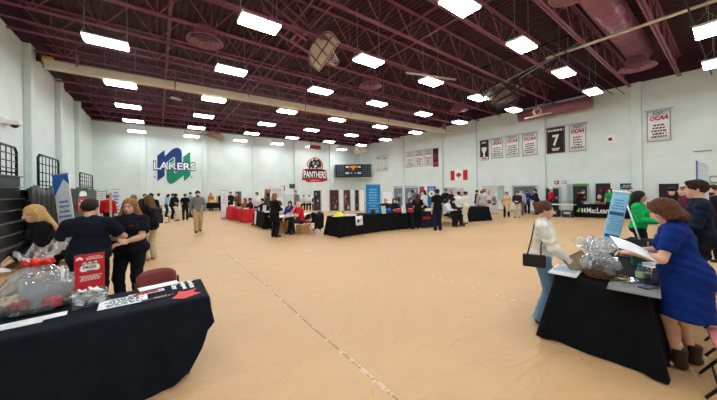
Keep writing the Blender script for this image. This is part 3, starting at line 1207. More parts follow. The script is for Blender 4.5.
def hoop(label, M, board='fan', mast=(), mcol=None):
    """M: board frame, +Z the playing side, +Y board up"""
    t = thing('basketball_hoop', label, 'basketball hoop', (0, 0, 0))
    t.matrix_world = Matrix.Translation(M.translation)
    Q = Matrix.Translation(-M.translation) @ M
    m_ = MB()
    if board == 'fan':
        m_.prism([(x, y - 0.35) for x, y in fan_shape(1.38, 0.95)], 0.04, Q)
    else:
        m_.box((0, 0.1, 0.02), (1.8, 1.06, 0.03), M=Q)
    m_.build('backboard', M_HOOP if board == 'fan' else film_mat('hoop_glass', (0.82, 0.86, 0.87), 0.12, 0.05, 0.03), t)
    fr = MB()
    if board == 'fan':
        fr.tube([Q @ Vector((x, y - 0.35, -0.02)) for x, y in fan_shape(1.3, 0.9)], 0.02, 6, True)
        for x in (-0.42, 0, 0.42):
            fr.tube([Q @ Vector((x, -0.3, -0.03)), Q @ Vector((x, 0.5, -0.03))], 0.022, 6)
        fr.tube([Q @ Vector((-0.6, 0.0, -0.05)), Q @ Vector((0.6, 0.0, -0.05))], 0.022, 6)
    else:
        for a, b in (((-0.92, -0.45), (0.92, -0.45)), ((-0.92, 0.65), (0.92, 0.65)), ((-0.92, -0.45), (-0.92, 0.65)), ((0.92, -0.45), (0.92, 0.65)), ((-0.3, -0.45), (-0.3, 0.65)), ((0.3, -0.45), (0.3, 0.65))):
            fr.tube([Q @ Vector((*a, -0.02)), Q @ Vector((*b, -0.02))], 0.04, 6)
    fr.build('board_frame', mcol or M_MAROON, t)
    rm = MB()
    c = Vector((0, -0.2, 0.27))
    rm.tube([Q @ (c + Vector((0.225 * math.cos(a), 0, 0.225 * math.sin(a)))) for a in np.linspace(0, 2 * PI, 25)[:-1]], 0.012, 6, True)
    rm.box((0, -0.2, 0.03), (0.18, 0.14, 0.05), M=Q)
    rm.build('rim', M_ORANGE, t)
    nm = MB()
    for k in range(12):
        for s in (-1, 1):
            pp = []
            for q in range(5):
                f = q / 4
                a = 2 * PI * (k + s * f * 1.6) / 12
                rr = 0.225 - 0.10 * f
                pp.append(Q @ (c + Vector((rr * math.cos(a), -0.38 * f, rr * math.sin(a)))))
            nm.tube(pp, 0.006, 4)
    nm.build('net', M_NET, t)
    for k, path in enumerate(mast):
        mm = MB()
        mm.tube([Vector(p) - M.translation for p in path], 0.045, 8)
        mm.build('mast_pipe', mcol or M_MAROON, t)
    return t


# near hoop, folded up: its braced back faces the floor
def board_frame(c, away, upv):
    z = Vector(away).normalized()
    y = Vector(upv)
    y = (y - z * y.dot(z)).normalized()
    return frame_xy(c, y.cross(z), y)


c = Dv(323, 51, 10.2)
eye = Vector((0, 0, CH))
vw = (c - eye).normalized()
rt = Vector((vw.y, -vw.x, 0)).normalized()
upv = rt.cross(vw)
Mh_ = board_frame(c, vw * 0.74 + rt * 0.52 - upv * 0.28, upv * 0.6 - rt * 0.8)
a1, a2 = Dv(262, -4, 9.0), Dv(272, 30, 9.4)
hoop('basketball hoop with cream fan backboard folded up to the ceiling nearest the camera', Mh_, 'fan',
     [[a1, Dv(312, 38, 10.0)], [a2, Dv(311, 54, 10.0)], [Dv(275, -6, 9.2), Dv(322, 40, 9.9)], [Dv(284, 18, 9.5), a2], [Dv(292, 24, 9.6), Dv(298, 32, 9.7), Dv(290, 42, 9.6)], [Dv(262, 8, 9.2), Dv(306, 40, 9.8)]])
# glass hoop on the black frame, right of the middle
c = Dv(497, 97, 14.0)
vw = (c - eye).normalized()
rt = Vector((vw.y, -vw.x, 0)).normalized()
upv = rt.cross(vw)
Mh_ = board_frame(c, vw * 0.62 + upv * 0.78 - rt * 0.1, upv * 0.6 + rt * 0.75)
e1, e2 = Dv(570, 35, 11.4), Dv(572, 50, 11.8)
hoop('glass basketball hoop on a black frame tilted up under the ceiling', Mh_, 'glass',
     [[Dv(471, 73, 13.2), e1], [Dv(492, 99, 13.8), Dv(512, 82, 13.2), Dv(535, 66, 12.6), e2], [Dv(508, 96, 14.0), e2], [Dv(512, 82, 13.2), Dv(518, 90, 13.8)], [Dv(535, 66, 12.6), Dv(536, 78, 13.2)], [e1, e2, Dv(600, 45, 11.4)]], M_BLACK)
for k, pp in enumerate(([(500, 84, 13.2), (566, 50, 11.9)], [(520, 78, 13.0), (590, 36, 11.3)])):
    tag(MB().tube([Dv(*q) for q in pp], 0.03, 8).build('brace_pipe', M_GREY), 'pale grey pipe along the black hoop frame, %s' % ('nearer the glass board' if k == 0 else 'nearer the spiral duct'), 'pipe')
# board by the right wall
c = D(538, 16.6, 6.05)
rd_ = Vector((*ray(538, 119), 0)).normalized()
Mh_ = frame_xy(c, Vector((rd_.y, -rd_.x, 0.12)), rd_ + Vector((0, 0, 0.26)))
hoop('cream fan backboard folded flat near the top of the right wall', Mh_, 'fan', [[c + Vector((0.2, 0.2, 0.1)), c + Vector((0.6, 0.3, 1.2))], [c + Vector((0, -0.2, 0.1)), c + Vector((0.4, -0.3, 1.2))]])
# boards in the far part
c = D(216, 25.0, 6.75)
Mh_ = frame_xy(c, (1, 0, -0.25), (0.2, 0.6, 0.7))
hoop('small cream backboard folded up beyond the cream curtain, left half of ceiling', Mh_, 'fan', [[c, D(180, 25.3, 7.3)], [c + Vector((0.3, 0, 0.2)), D(205, 24, 7.5)]])
c = D(361, 28.5, 5.75)
Mh_ = frame_xy(c, (1, -0.5, 0.2), (0.1, 0.5, 0.8))
hoop('cream backboard folded up above the scoreboard in the far corner', Mh_, 'fan', [[c, D(352, 28.6, 6.9)], [c + Vector((0.4, 0, 0.1)), D(372, 28.4, 7.0)]])
c = D(176, 15.2, 6.9)
t = thing('ceiling_bracket', 'small cream bracket hanging under the roof at upper left', 'bracket', c)
MB().box((0, 0, 0), (0.5, 0.12, 0.1), 0.5).build('arm', M_CREAM, t)
MB().cyl((0.1, 0, 0.05), (0.1, 0, 0.9), 0.02, n=6).build('rod', M_MAROON, t)
c = D(315, 29.5, 6.35)
t = thing('ceiling_speaker', 'red square speaker cabinet hung below the far lights above the panther emblem', 'speaker', c)
MB().box((0, 0, 0), (1.1, 0.6, 0.35), 0.2, bev=0.04).build('cabinet', mat('red_box', (165, 48, 48), 0.5), t)
for sx in (-0.4, 0.4):
    MB().cyl((sx, 0, 0.17), (sx, 0, 1.0), 0.02, n=6).build('hanger', M_BLACK, t)

# fire bell / camera on the left wall
c = wall_r(9, 123, WX0 + 0.12)
t = thing('wall_camera', 'white dome camera in a housing high on the left wall', 'camera', c)
MB().box((0.05, 0, 0.02), (0.42, 0.36, 0.16), bev=0.04).build('housing', M_WHITE, t)
MB().lathe([(0.02, -0.15), (0.08, -0.12), (0.10, -0.06)], (0.12, 0, 0), 12).build('dome', M_BLACK, t)
MB().box((-0.14, 0, 0.08), (0.1, 0.1, 0.1)).build('bracket', M_GREY, t)
# ------------------------------------------------------------------ things on the walls
M_PRED = mat('print_red', (188, 34, 44), 0.7, 0.06)
M_PBLK = mat('print_black', (26, 26, 30), 0.7, 0.1)
M_PGRY = mat('print_grey', (120, 122, 126), 0.7, 0.1)
M_PWHT = mat('print_white', (240, 240, 236), 0.7, 0.03)
M_PNAVY = mat('print_navy', (16, 52, 110), 0.6, 0.08)
M_PGREEN = mat('print_green', (14, 128, 98), 0.6, 0.08)


def hexa(c):
    return c_mat(c, 0.7, 'print')


def flat_frame_r(u0, u1, v0, v1, x=WX1):
    """centre, size and frame of a rectangle on the right wall (read at its own columns)"""
    vm = (v0 + v1) / 2
    a, b = wall_r(u0, vm, x), wall_r(u1, vm, x)
    um = (u0 + u1) / 2
    top, bot = wall_r(um, v0, x).z, wall_r(um, v1, x).z
    w_ = abs(a.y - b.y)
    c = Vector((x, (a.y + b.y) / 2, (top + bot) / 2))
    return c, w_, top - bot, frame_xy((0, 0, 0), (0, -1, 0), (0, 0, 1))


def text_bars(mb, M, w_, h_, rows, seed=0, z=0.006, margin=0.8, fill=0.5):
    """rows of small print too fine to read"""
    r_ = random.Random(seed)
    for i in range(rows):
        y = h_ / 2 - (i + 0.5) * h_ / rows
        ln = w_ * margin * r_.uniform(0.55, 1.0)
        x = -ln / 2
        while x < ln / 2:
            wd = r_.uniform(0.05, 0.14) * w_
            mb.box((x + wd / 2, y, z), (min(wd, ln / 2 - x + 0.01), h_ / rows * fill, 0.004), M=M)
            x += wd + 0.035 * w_


def wall_banner(u0, u1, v0, v1, label, kind, seed=0):
    c, w_, h_, R = flat_frame_r(u0, u1, v0, v1, WX1 - 0.03)
    t = thing('wall_banner', label, 'banner', c, 0, 'championship banners on the right wall')
    white = kind in ('ocaa', 'small', 'plain')
    m_ = MB()
    M0 = R

    def wave(a, b):
        x = (a - 0.5) * w_
        return R @ Vector((x, (b - 0.5) * h_, 0.012 * math.sin(a * 9 + seed)))
    m_.grid(wave, 8, 2)
    m_.build('cloth', M_PWHT if white else hexa((40, 36, 38)), t, solid=0.01)
    bd = MB()
    e = 0.045 * w_
    for q in ((0, h_ / 2 - e, w_ - e, 0.03 * w_), (0, -h_ / 2 + e, w_ - e, 0.03 * w_)):
        bd.box((q[0], q[1], 0.02), (q[2], q[3], 0.006), M=R)
    for s in (-1, 1):
        bd.box((s * (w_ / 2 - e), 0, 0.02), (0.03 * w_, h_ - 2 * e, 0.006), M=R)
    bd.build('border', M_PGRY if white else hexa((150, 90, 96)), t)
    rod = MB()
    rod.cyl(R @ Vector((-w_ * 0.6, h_ / 2 + 0.03, 0)), R @ Vector((w_ * 0.6, h_ / 2 + 0.03, 0)), 0.018, n=8)
    rod.build('rod', M_GREY, t)
    if kind == 'ocaa':
        k = MB()
        text_bars(k, R @ Matrix.Translation((0, h_ * 0.40, 0)), w_, h_ * 0.10, 2, seed, 0.02, 0.7)
        text_bars(k, R @ Matrix.Translation((0, -h_ * 0.16, 0)), w_, h_ * 0.46, 5, seed + 1, 0.02, 0.72)
        k.build('lettering', M_PBLK, t)
        k = text_mb('OCAA', 0.3, R @ Matrix.Translation((0, h_ * 0.25, 0.024)), 0.003, shear=0.2, bold=0.012, width=w_ * 0.74, height=h_ * 0.15)
        k.build('lettering', M_PRED, t)
    elif kind == 'ocaa_year':
        pass
    elif kind == 'seven':
        k = text_mb('7', 1, R @ Matrix.Translation((0, 0.0, 0.024)), 0.003, bold=0.03, width=w_ * 0.36, height=h_ * 0.42)
        k.build('lettering', M_PWHT, t)
        k = MB()
        text_bars(k, R @ Matrix.Translation((0, h_ * 0.38, 0)), w_, h_ * 0.09, 1, 2, 0.02, 0.85, 0.8)
        text_bars(k, R @ Matrix.Translation((0, -h_ * 0.35, 0)), w_ * 0.5, h_ * 0.12, 2, 6, 0.02, 0.9, 0.7)
        k.build('lettering', M_PWHT, t)
    elif kind == 'blackcup':
        k = MB()
        k.lathe([(0.02, -0.3), (0.10, -0.28), (0.04, -0.15), (0.18, 0.05), (0.2, 0.22), (0.17, 0.22)], (0, 0, 0), 12, R @ Matrix.Translation((0, -0.05 * h_, 0.03)) @ Matrix.Scale(w_ * 1.5, 4, (1, 0, 0)) @ Matrix.Scale(h_ * 0.9, 4, (0, 1, 0)) @ Matrix.Scale(0.06, 4, (0, 0, 1)) @ Matrix.Rotation(-PI / 2, 4, 'X'))
        text_bars(k, R @ Matrix.Translation((0, h_ * 0.38, 0)), w_, h_ * 0.10, 1, 3, 0.02, 0.8, 0.7)
        k.build('printed_cup', M_PWHT, t)
        k = MB()
        k.box((0, -h_ * 0.42, 0.02), (w_ * 0.96, h_ * 0.14, 0.006), M=R)
        k.build('stripe', M_PWHT, t)
        k = MB()
        k.box((0, -h_ * 0.42, 0.026), (w_ * 0.6, h_ * 0.06, 0.006), M=R)
        k.build('red_print', M_PRED, t)
    elif kind == 'redblack':
        k = MB()
        k.box((0, -h_ * 0.33, 0.02), (w_ * 0.8, h_ * 0.2, 0.006), M=R)
        text_bars(k, R @ Matrix.Translation((0, h_ * 0.05, 0)), w_, h_ * 0.4, 4, 5, 0.02, 0.7)
        k.build('red_print', M_PRED, t)
    else:
        k = MB()
        text_bars(k, R, w_, h_ * 0.85, 7, seed, 0.02, 0.7, 0.35)
        k.build('lettering', M_PGRY, t)
        k = MB()
        k.box((0, h_ * 0.34, 0.024), (w_ * 0.6, h_ * 0.07, 0.004), M=R)
        k.build('red_print', M_PRED if kind == 'small' else M_PGRY, t)
    return t


wall_banner(376, 381.5, 156, 171, 'narrow white banner nearest the scoreboard on the right wall', 'plain', 1)
wall_banner(382.3, 388, 155.5, 170.5, 'narrow white banner second from the scoreboard on the right wall', 'plain', 2)
wall_banner(406, 413.6, 152, 167.5, 'white red-lettered banner, farthest of the three beside the red and black banner', 'ocaa', 3)
wall_banner(414.8, 423.2, 150.5, 167, 'white red-lettered banner, middle of the three beside the red and black banner', 'ocaa', 4)
wall_banner(424.4, 432, 149.4, 165.8, 'white red-lettered banner touching the narrow red and black banner', 'ocaa', 5)
wall_banner(432.9, 438.8, 148.4, 166.8, 'narrow black banner with red print beside three white banners', 'redblack', 6)
wall_banner(480, 488.6, 140.3, 160.3, 'black banner showing a white trophy, with white foot stripe', 'blackcup', 7)
wall_banner(491.2, 503, 138.3, 158.3, 'white red-lettered banner right beside the black trophy banner', 'ocaa', 8)
wall_banner(505.4, 519.4, 135.4, 157.4, 'white red-lettered banner, second after the black trophy banner', 'ocaa', 9)
wall_banner(522, 538, 132.8, 155.8, 'white red-lettered banner just left of the pier beside the number banner', 'ocaa', 10)
wall_banner(546.5, 565, 127.2, 153.2, 'dark banner with a big white number 7', 'seven', 11)
wall_banner(568.6, 586.6, 124, 151.6, 'white red-lettered banner just right of the number 7 banner', 'ocaa', 12)
wall_banner(646.5, 671.5, 110, 141.5, 'large white red-lettered banner hanging alone at the right', 'ocaa', 13)

# small square emblem, exit sign, electrical box
c, w_, h_, R = flat_frame_r(606.5, 614, 135.3, 143.2, WX1 - 0.02)
t = thing('wall_emblem', 'small square emblem plaque alone on the right wall', 'plaque', c)
MB().box((0, 0, 0), (w_, h_, 0.03), M=R).build('plate', M_PWHT, t)
MB().cyl(R @ Vector((0, 0, 0.015)), R @ Vector((0, 0, 0.024)), w_ * 0.3, n=16).build('emblem', M_PRED, t)
MB().cyl(R @ Vector((0, 0, 0.02)), R @ Vector((0, 0, 0.03)), w_ * 0.14, n=12).build('emblem_core', M_PBLK, t)
c, w_, h_, R = flat_frame_r(554.7, 558.7, 180.6, 184.2, WX1 - 0.05)
t = thing('fire_sign', 'small red sign with white mark above the dark doorway', 'sign', c)
MB().box((0, 0, 0), (w_, h_, 0.08), M=R, bev=0.015).build('plate', M_PRED, t)
MB().box((0, 0, 0.045), (w_ * 0.6, h_ * 0.2, 0.01), M=R).box((0, 0, 0.045), (w_ * 0.18, h_ * 0.7, 0.01), M=R).build('symbol', M_PWHT, t)
c, w_, h_, R = flat_frame_r(562.6, 565.9, 180.4, 183.8, WX1 - 0.05)
t = thing('wall_box', 'small grey electrical box beside the red sign', 'electrical box', c)
MB().box((0, 0, 0), (w_, h_, 0.09), M=R, bev=0.02).build('case', M_GREY, t)
MB().box((0, 0, 0.05), (w_ * 0.6, h_ * 0.6, 0.01), M=R).build('cover', M_COL, t)
c = wall_r(702.5, 151, WX1 - 0.04)
t = thing('wall_vent', 'thin dark slot fitting high on the right wall at the edge', 'vent', c)
MB().box((0, 0, 0), (0.05, 0.55, 0.06)).build('plate', M_GREY, t)

# Canada flag
c, w_, h_, R = flat_frame_r(450.6, 467.4, 170.3, 180.2, WX1 - 0.03)
t = thing('national_flag', 'red and white maple leaf flag on the right wall', 'flag', c)
m_ = MB()
m_.box((0, 0, 0), (w_ * 0.5, h_, 0.012), M=R)
m_.build('white_field', M_PWHT, t)
for s in (-1, 1):
    MB().box((s * w_ * 0.375, 0, 0), (w_ * 0.25, h_, 0.012), M=R).build('red_bar', M_PRED, t)
leaf = [(0, 1), (0.14, 0.72), (0.32, 0.80), (0.24, 0.38), (0.48, 0.58), (0.54, 0.46), (0.80, 0.50), (0.70, 0.30), (0.78, 0.20), (0.42, -0.10), (0.46, -0.26), (0.08, -0.18), (0.06, -0.62)]
lf = leaf + [(-x, y) for x, y in leaf[::-1][:-1]]
MB().prism([(x * h_ * 0.42, (y - 0.15) * h_ * 0.42) for x, y in lf][::-1], 0.008, R @ Matrix.Translation((0, 0, 0.008))).build('maple_leaf', M_PRED, t)

# ------------------------------------------------------------------ wall emblems on the back wall
def on_back(pts, dx, dy, sc):
    out = []
    for x, y in pts:
        p = wall_b(dx + x / sc, dy + y / sc, WY1 - 0.01)
        out.append((p.x, p.z))
    return out


RB = frame_xy((0, 0, 0), (1, 0, 0), (0, 0, 1))     # normal -Y


def back_poly(name, pts, m, parent, depth, dx, dy, sc, base=0.0):
    o = parent.location
    pp = [(x - o.x, z - o.z) for x, z in on_back(pts, dx, dy, sc)]
    area = sum(a[0] * b[1] - b[0] * a[1] for a, b in zip(pp, pp[1:] + pp[:1]))
    if area < 0:
        pp = pp[::-1]
    return MB().prism(pp, depth, RB @ Matrix.Translation((0, 0, base))).build(name, m, parent)


def curve(pts, n=6):
    """Catmull-Rom through the points"""
    out = []
    N = len(pts)
    for i in range(N):
        p0, p1, p2, p3 = [Vector(pts[(i + k) % N]) for k in (-1, 0, 1, 2)]
        for j in range(n):
            t_ = j / n
            out.append(tuple(0.5 * ((2 * p1) + (p2 - p0) * t_ + (2 * p0 - 5 * p1 + 4 * p2 - p3) * t_ ** 2 + (3 * p1 - p0 - 3 * p2 + p3) * t_ ** 3)))
    return out


c = wall_b(174, 166, WY1 - 0.02)
t = thing('wall_logo', 'navy and green wave emblem with white word lettering on the back wall', 'emblem', c)
navy = [(137, 125), (196, 80), (198, 132), (232, 98), (262, 72), (290, 62), (314, 66), (330, 84), (335, 112), (335, 222), (282, 262), (280, 140), (268, 136), (198, 192), (197, 286), (140, 328)]
green = [(402, 92), (345, 136), (345, 190), (336, 222), (282, 268), (272, 262), (272, 205), (212, 245), (212, 310), (222, 340), (245, 353), (272, 344), (300, 322), (350, 282), (352, 330), (403, 286)]
g2 = [(272, 140), (222, 178), (222, 205), (272, 165)]
back_poly('navy_wave', navy, M_PNAVY, t, 0.02, 140, 140, 8)
back_poly('green_wave', green, M_PGREEN, t, 0.016, 140, 140, 8, 0.003)
back_poly('green_wave', g2, M_PGREEN, t, 0.014, 140, 140, 8, 0.001)
a = wall_b(140 + 108 / 8, 140 + 208 / 8, WY1 - 0.02)
b = wall_b(140 + 440 / 8, 140 + 210 / 8, WY1 - 0.02)
ctr = (a + b) / 2 - c
W_ = b.x - a.x
for nm, m_, bo, dp, zz in (('letter_outline', M_PNAVY, 0.05, 0.004, 0.024), ('lettering', M_PWHT, 0.014, 0.004, 0.034)):
    k = text_mb('LAKERS', 0.8, RB @ Matrix.Identity(4), 0.004, bold=bo, width=W_ * (1.0 if bo < 0.03 else 1.03), height=0.60 if bo < 0.03 else 0.76, squash=lambda x: 1.0 + 0.12 * abs(x) / (W_ / 2))
    k.v = [(x + ctr.x, y - zz, z + ctr.z) for x, y, z in k.v]
    k.build(nm, m_, t)
k = MB()
for x, y in ((117, 295), (414, 297)):
    p = wall_b(140 + x / 8, 140 + y / 8, WY1 - 0.02) - c
    k.cyl((p.x, 0, p.z), (p.x, -0.02, p.z), 0.06, n=10)
    k.build('small_mark', M_PRED if x < 200 else M_PNAVY, t)
    k = MB()

c = wall_b(314.5, 170, WY1 - 0.02)
t = thing('wall_logo', 'red, black and white sports emblem with dark beast head on the back wall', 'emblem', c)
halo = [(134, 165), (142, 132), (165, 112), (195, 98), (228, 106), (252, 130), (264, 160), (258, 190), (230, 200), (170, 198)]
head = [(150, 186), (152, 150), (166, 122), (178, 128), (196, 104), (206, 122), (228, 114), (246, 134), (252, 160), (244, 184), (226, 180), (214, 196), (196, 176), (186, 192), (170, 178)]
back_poly('red_outline', curve(halo, 3), M_PRED, t, 0.012, 290, 145, 8)
back_poly('halo', curve([((x - 199) * 0.88 + 199, (y - 152) * 0.88 + 152) for x, y in halo], 3), hexa((196, 198, 196)), t, 0.008, 290, 145, 8, 0.008)
back_poly('beast_head', head, M_PBLK, t, 0.012, 290, 145, 8, 0.014)
back_poly('face_light', [(178, 142), (190, 128), (196, 150), (186, 166)], hexa((150, 152, 154)), t, 0.006, 290, 145, 8, 0.024)
back_poly('face_light', [(206, 140), (224, 130), (232, 150), (214, 162)], hexa((120, 122, 124)), t, 0.006, 290, 145, 8, 0.024)
back_poly('face_light', [(192, 168), (206, 160), (214, 172), (200, 180)], hexa((220, 220, 218)), t, 0.006, 290, 145, 8, 0.024)
back_poly('red_plate', [(94, 282), (104, 194), (150, 188), (250, 190), (290, 202), (298, 284), (270, 290), (262, 296), (130, 296), (124, 282)], M_PRED, t, 0.012, 290, 145, 8, 0.018)
back_poly('black_plate', [(100, 274), (110, 200), (150, 194), (248, 196), (284, 207), (291, 276), (200, 262)], M_PBLK, t, 0.010, 290, 145, 8, 0.026)
a = wall_b(290 + 108 / 8, 145 + 235 / 8, WY1 - 0.02)
b = wall_b(290 + 287 / 8, 145 + 238 / 8, WY1 - 0.02)
ctr = (a + b) / 2 - c
W_ = b.x - a.x
k = text_mb('PANTHERS', 0.8, RB @ Matrix.Identity(4), 0.006, bold=0.012, width=W_, height=0.82, squash=lambda x: 0.84 + 0.26 * (abs(x) / (W_ / 2)) ** 1.5)
k.v = [(x + ctr.x, y - 0.04, z + ctr.z) for x, y, z in k.v]
k.build('lettering', M_PWHT, t)
k = MB()
p = wall_b(290 + 197 / 8, 145 + 284 / 8, WY1 - 0.02) - c
text_bars(k, Matrix.Translation((p.x, -0.034, p.z)) @ RB, 1.7, 0.14, 1, 4, 0.006, 0.9, 0.6)
k.build('ribbon_print', M_PWHT, t)

# scoreboard across the far corner
a, b = wall_b(335.5, 165, WY1 - 0.35), wall_r(371, 178, WX1 - 0.35)
d = Vector((b.x - a.x, b.y - a.y, 0))
W_ = d.length
cc = Vector(((a.x + b.x) / 2, (a.y + b.y) / 2, 4.02))
t = thing('scoreboard', 'wide dark scoreboard hung across the far corner', 'scoreboard', cc)
R = frame_xy((0, 0, 0), d, (0, 0, 1))
HS = 1.55
MB().box((0, 0, 0), (W_, HS, 0.18), M=R, bev=0.02).build('case', hexa((40, 44, 50)), t)
for s, nm in ((-0.36, 'panel'), (0.36, 'panel')):
    k = MB()
    k.box((s * W_, 0, 0.095), (0.26 * W_, HS * 0.92, 0.02), M=R)
    k.build(nm, hexa((30, 34, 40)), t)
    k = MB()
    for i in range(6):
        for j in range(3):
            k.box((s * W_ + (j - 1) * 0.075 * W_, HS * (0.38 - 0.15 * i), 0.11), (0.06 * W_, 0.10, 0.01), M=R)
    k.build('player_numbers', hexa((90, 96, 104)), t)
for s in (-1, 1):
    k = MB()
    k.box((s * 0.17 * W_, HS * 0.30, 0.1), (0.08 * W_, 0.16, 0.02), M=R)
    k.build('team_name', M_PWHT, t)
    k = MB()
    k.box((s * 0.17 * W_, -HS * 0.18, 0.1), (0.10 * W_, 0.2, 0.02), M=R)
    k.build('score_digits', hexa((200, 206, 208)), t)
    k = MB()
    k.box((s * 0.055 * W_, -HS * 0.18, 0.1), (0.04 * W_, 0.18, 0.02), M=R)
    k.build('clock_digits', hexa((150, 156, 160)), t)
k = MB()
k.prism([(-0.11 * W_, 0.2), (0.11 * W_, 0.2), (0.10 * W_, -0.02), (0.03 * W_, -0.10), (0.02 * W_, -0.32), (-0.02 * W_, -0.32), (-0.03 * W_, -0.10), (-0.10 * W_, -0.02)][::-1], 0.03, R @ Matrix.Translation((0, HS * 0.26, 0.095)))
k.build('orange_emblem', mat('orange_print', (226, 140, 40), 0.6), t)
for z in (-0.35, 0.35):
    for s in (-1, 1):
        MB().cyl(R @ Vector((s * W_ * 0.5, z * HS * 1.2, -0.02)), R @ Vector((s * (W_ * 0.5 + 0.22), z * HS * 1.2, -0.02)), 0.03, n=6).build('mount', M_BLACK, t)
t['label'] = 'wide dark scoreboard with orange emblem, hung across the far corner'

# wall-mounted screen on the back wall
p = wall_b(292.3, 186, WY1 - 0.2)
t = thing('wall_monitor', 'small black monitor mounted on the back wall left of the beast emblem', 'monitor', p)
MB().box((0, 0, 0), (0.62, 0.09, 0.46), bev=0.02).build('case', M_PBLK, t)
MB().box((0, -0.05, 0), (0.54, 0.01, 0.38)).build('screen', hexa((60, 70, 76)), t)
MB().box((0, 0.11, 0), (0.12, 0.16, 0.12)).build('bracket', M_BLACK, t)

# ------------------------------------------------------------------ openings in the right wall
def opening(n, u0, u1, v0, zb, kind, depth=0.10):
    a, b = wall_r(u0, 200, WX1), wall_r(u1, 200, WX1)
    z1 = wall_r((u0 + u1) / 2, v0, WX1).z
    y0, y1 = min(a.y, b.y), max(a.y, b.y)
    x = WX1 - 0.01
    name = ('door_%d' if zb < 0.05 else 'window_%d') % n
    root = MB().span((x - depth, y0, zb), (x, y0 + 0.08, z1)).span((x - depth, y1 - 0.08, zb), (x, y1, z1)).span((x - depth, y0, z1 - 0.1), (x, y1, z1)).build(name, hexa((176, 184, 180)))
    root['kind'] = 'structure'
    if zb > 0.05:
        MB().span((x - depth - 0.04, y0 - 0.03, zb - 0.06), (x, y1 + 0.03, zb)).build('window_sill', hexa((186, 190, 186)), root)
    if kind == 'shutter':
        k = MB()
        n_ = 12
        for i in range(n_):
            z_ = zb + (z1 - 0.1 - zb) * i / n_
            k.span((x - 0.05, y0 + 0.08, z_), (x - 0.02, y1 - 0.08, z_ + (z1 - 0.1 - zb) / n_ * 0.86))
        k.build('shutter', hexa((104, 116, 116)), root)
    elif kind == 'dark':
        MB().span((x - 0.05, y0 + 0.08, zb), (x - 0.01, y1 - 0.08, z1 - 0.1)).build('door_leaf', hexa((26, 52, 60)), root)
        MB().span((x - 0.08, y0 + 0.16, 0.95), (x - 0.05, y0 + 0.22, 1.15)).build('door_handle', M_GREY, root)
    else:
        MB().span((x - 0.05, y0 + 0.08, zb), (x - 0.02, y1 - 0.08, z1 - 0.1)).build('pane', mat('milky_glass', (164, 186, 184), 0.25, 0.05), root)
        k = MB()
        k.span((x - 0.07, (y0 + y1) / 2 - 0.03, zb), (x - 0.02, (y0 + y1) / 2 + 0.03, z1 - 0.1))
        k.build('mullion', hexa((176, 184, 180)), root)
    return root


opening(1, 483, 504, 186, 0.9, 'glass')
opening(2, 513, 538, 185.2, 0.9, 'shutter')
opening(1, 544.8, 560.8, 187, 0.0, 'dark')
opening(3, 567.5, 589, 184.0, 0.9, 'glass')
opening(4, 443, 455, 187.5, 0.9, 'glass')
p = wall_r(627, 186, WX1 - 0.03)
c, w_, h_, R = flat_frame_r(620.2, 634, 183.4, 189.2, WX1 - 0.03)
t = thing('wall_sign', 'dark navy sign plate on the right wall, above the green shirted woman', 'sign', c)
MB().box((0, 0, 0), (w_, h_, 0.04), M=R).build('plate', hexa((30, 42, 62)), t)
k = MB()
text_bars(k, R, w_, h_ * 0.62, 2, 8, 0.024, 0.85, 0.62)
k.build('lettering', hexa((190, 204, 212)), t)
# ------------------------------------------------------------------ furniture makers
TOP = 0.74


def lerp_table(tab, x):
    if x <= tab[0][0]:
        return tab[0][1]
    for (a, b), (c, d) in zip(tab, tab[1:]):
        if x <= c:
            return b + (d - b) * (x - a) / (c - a)
    return tab[-1][1]


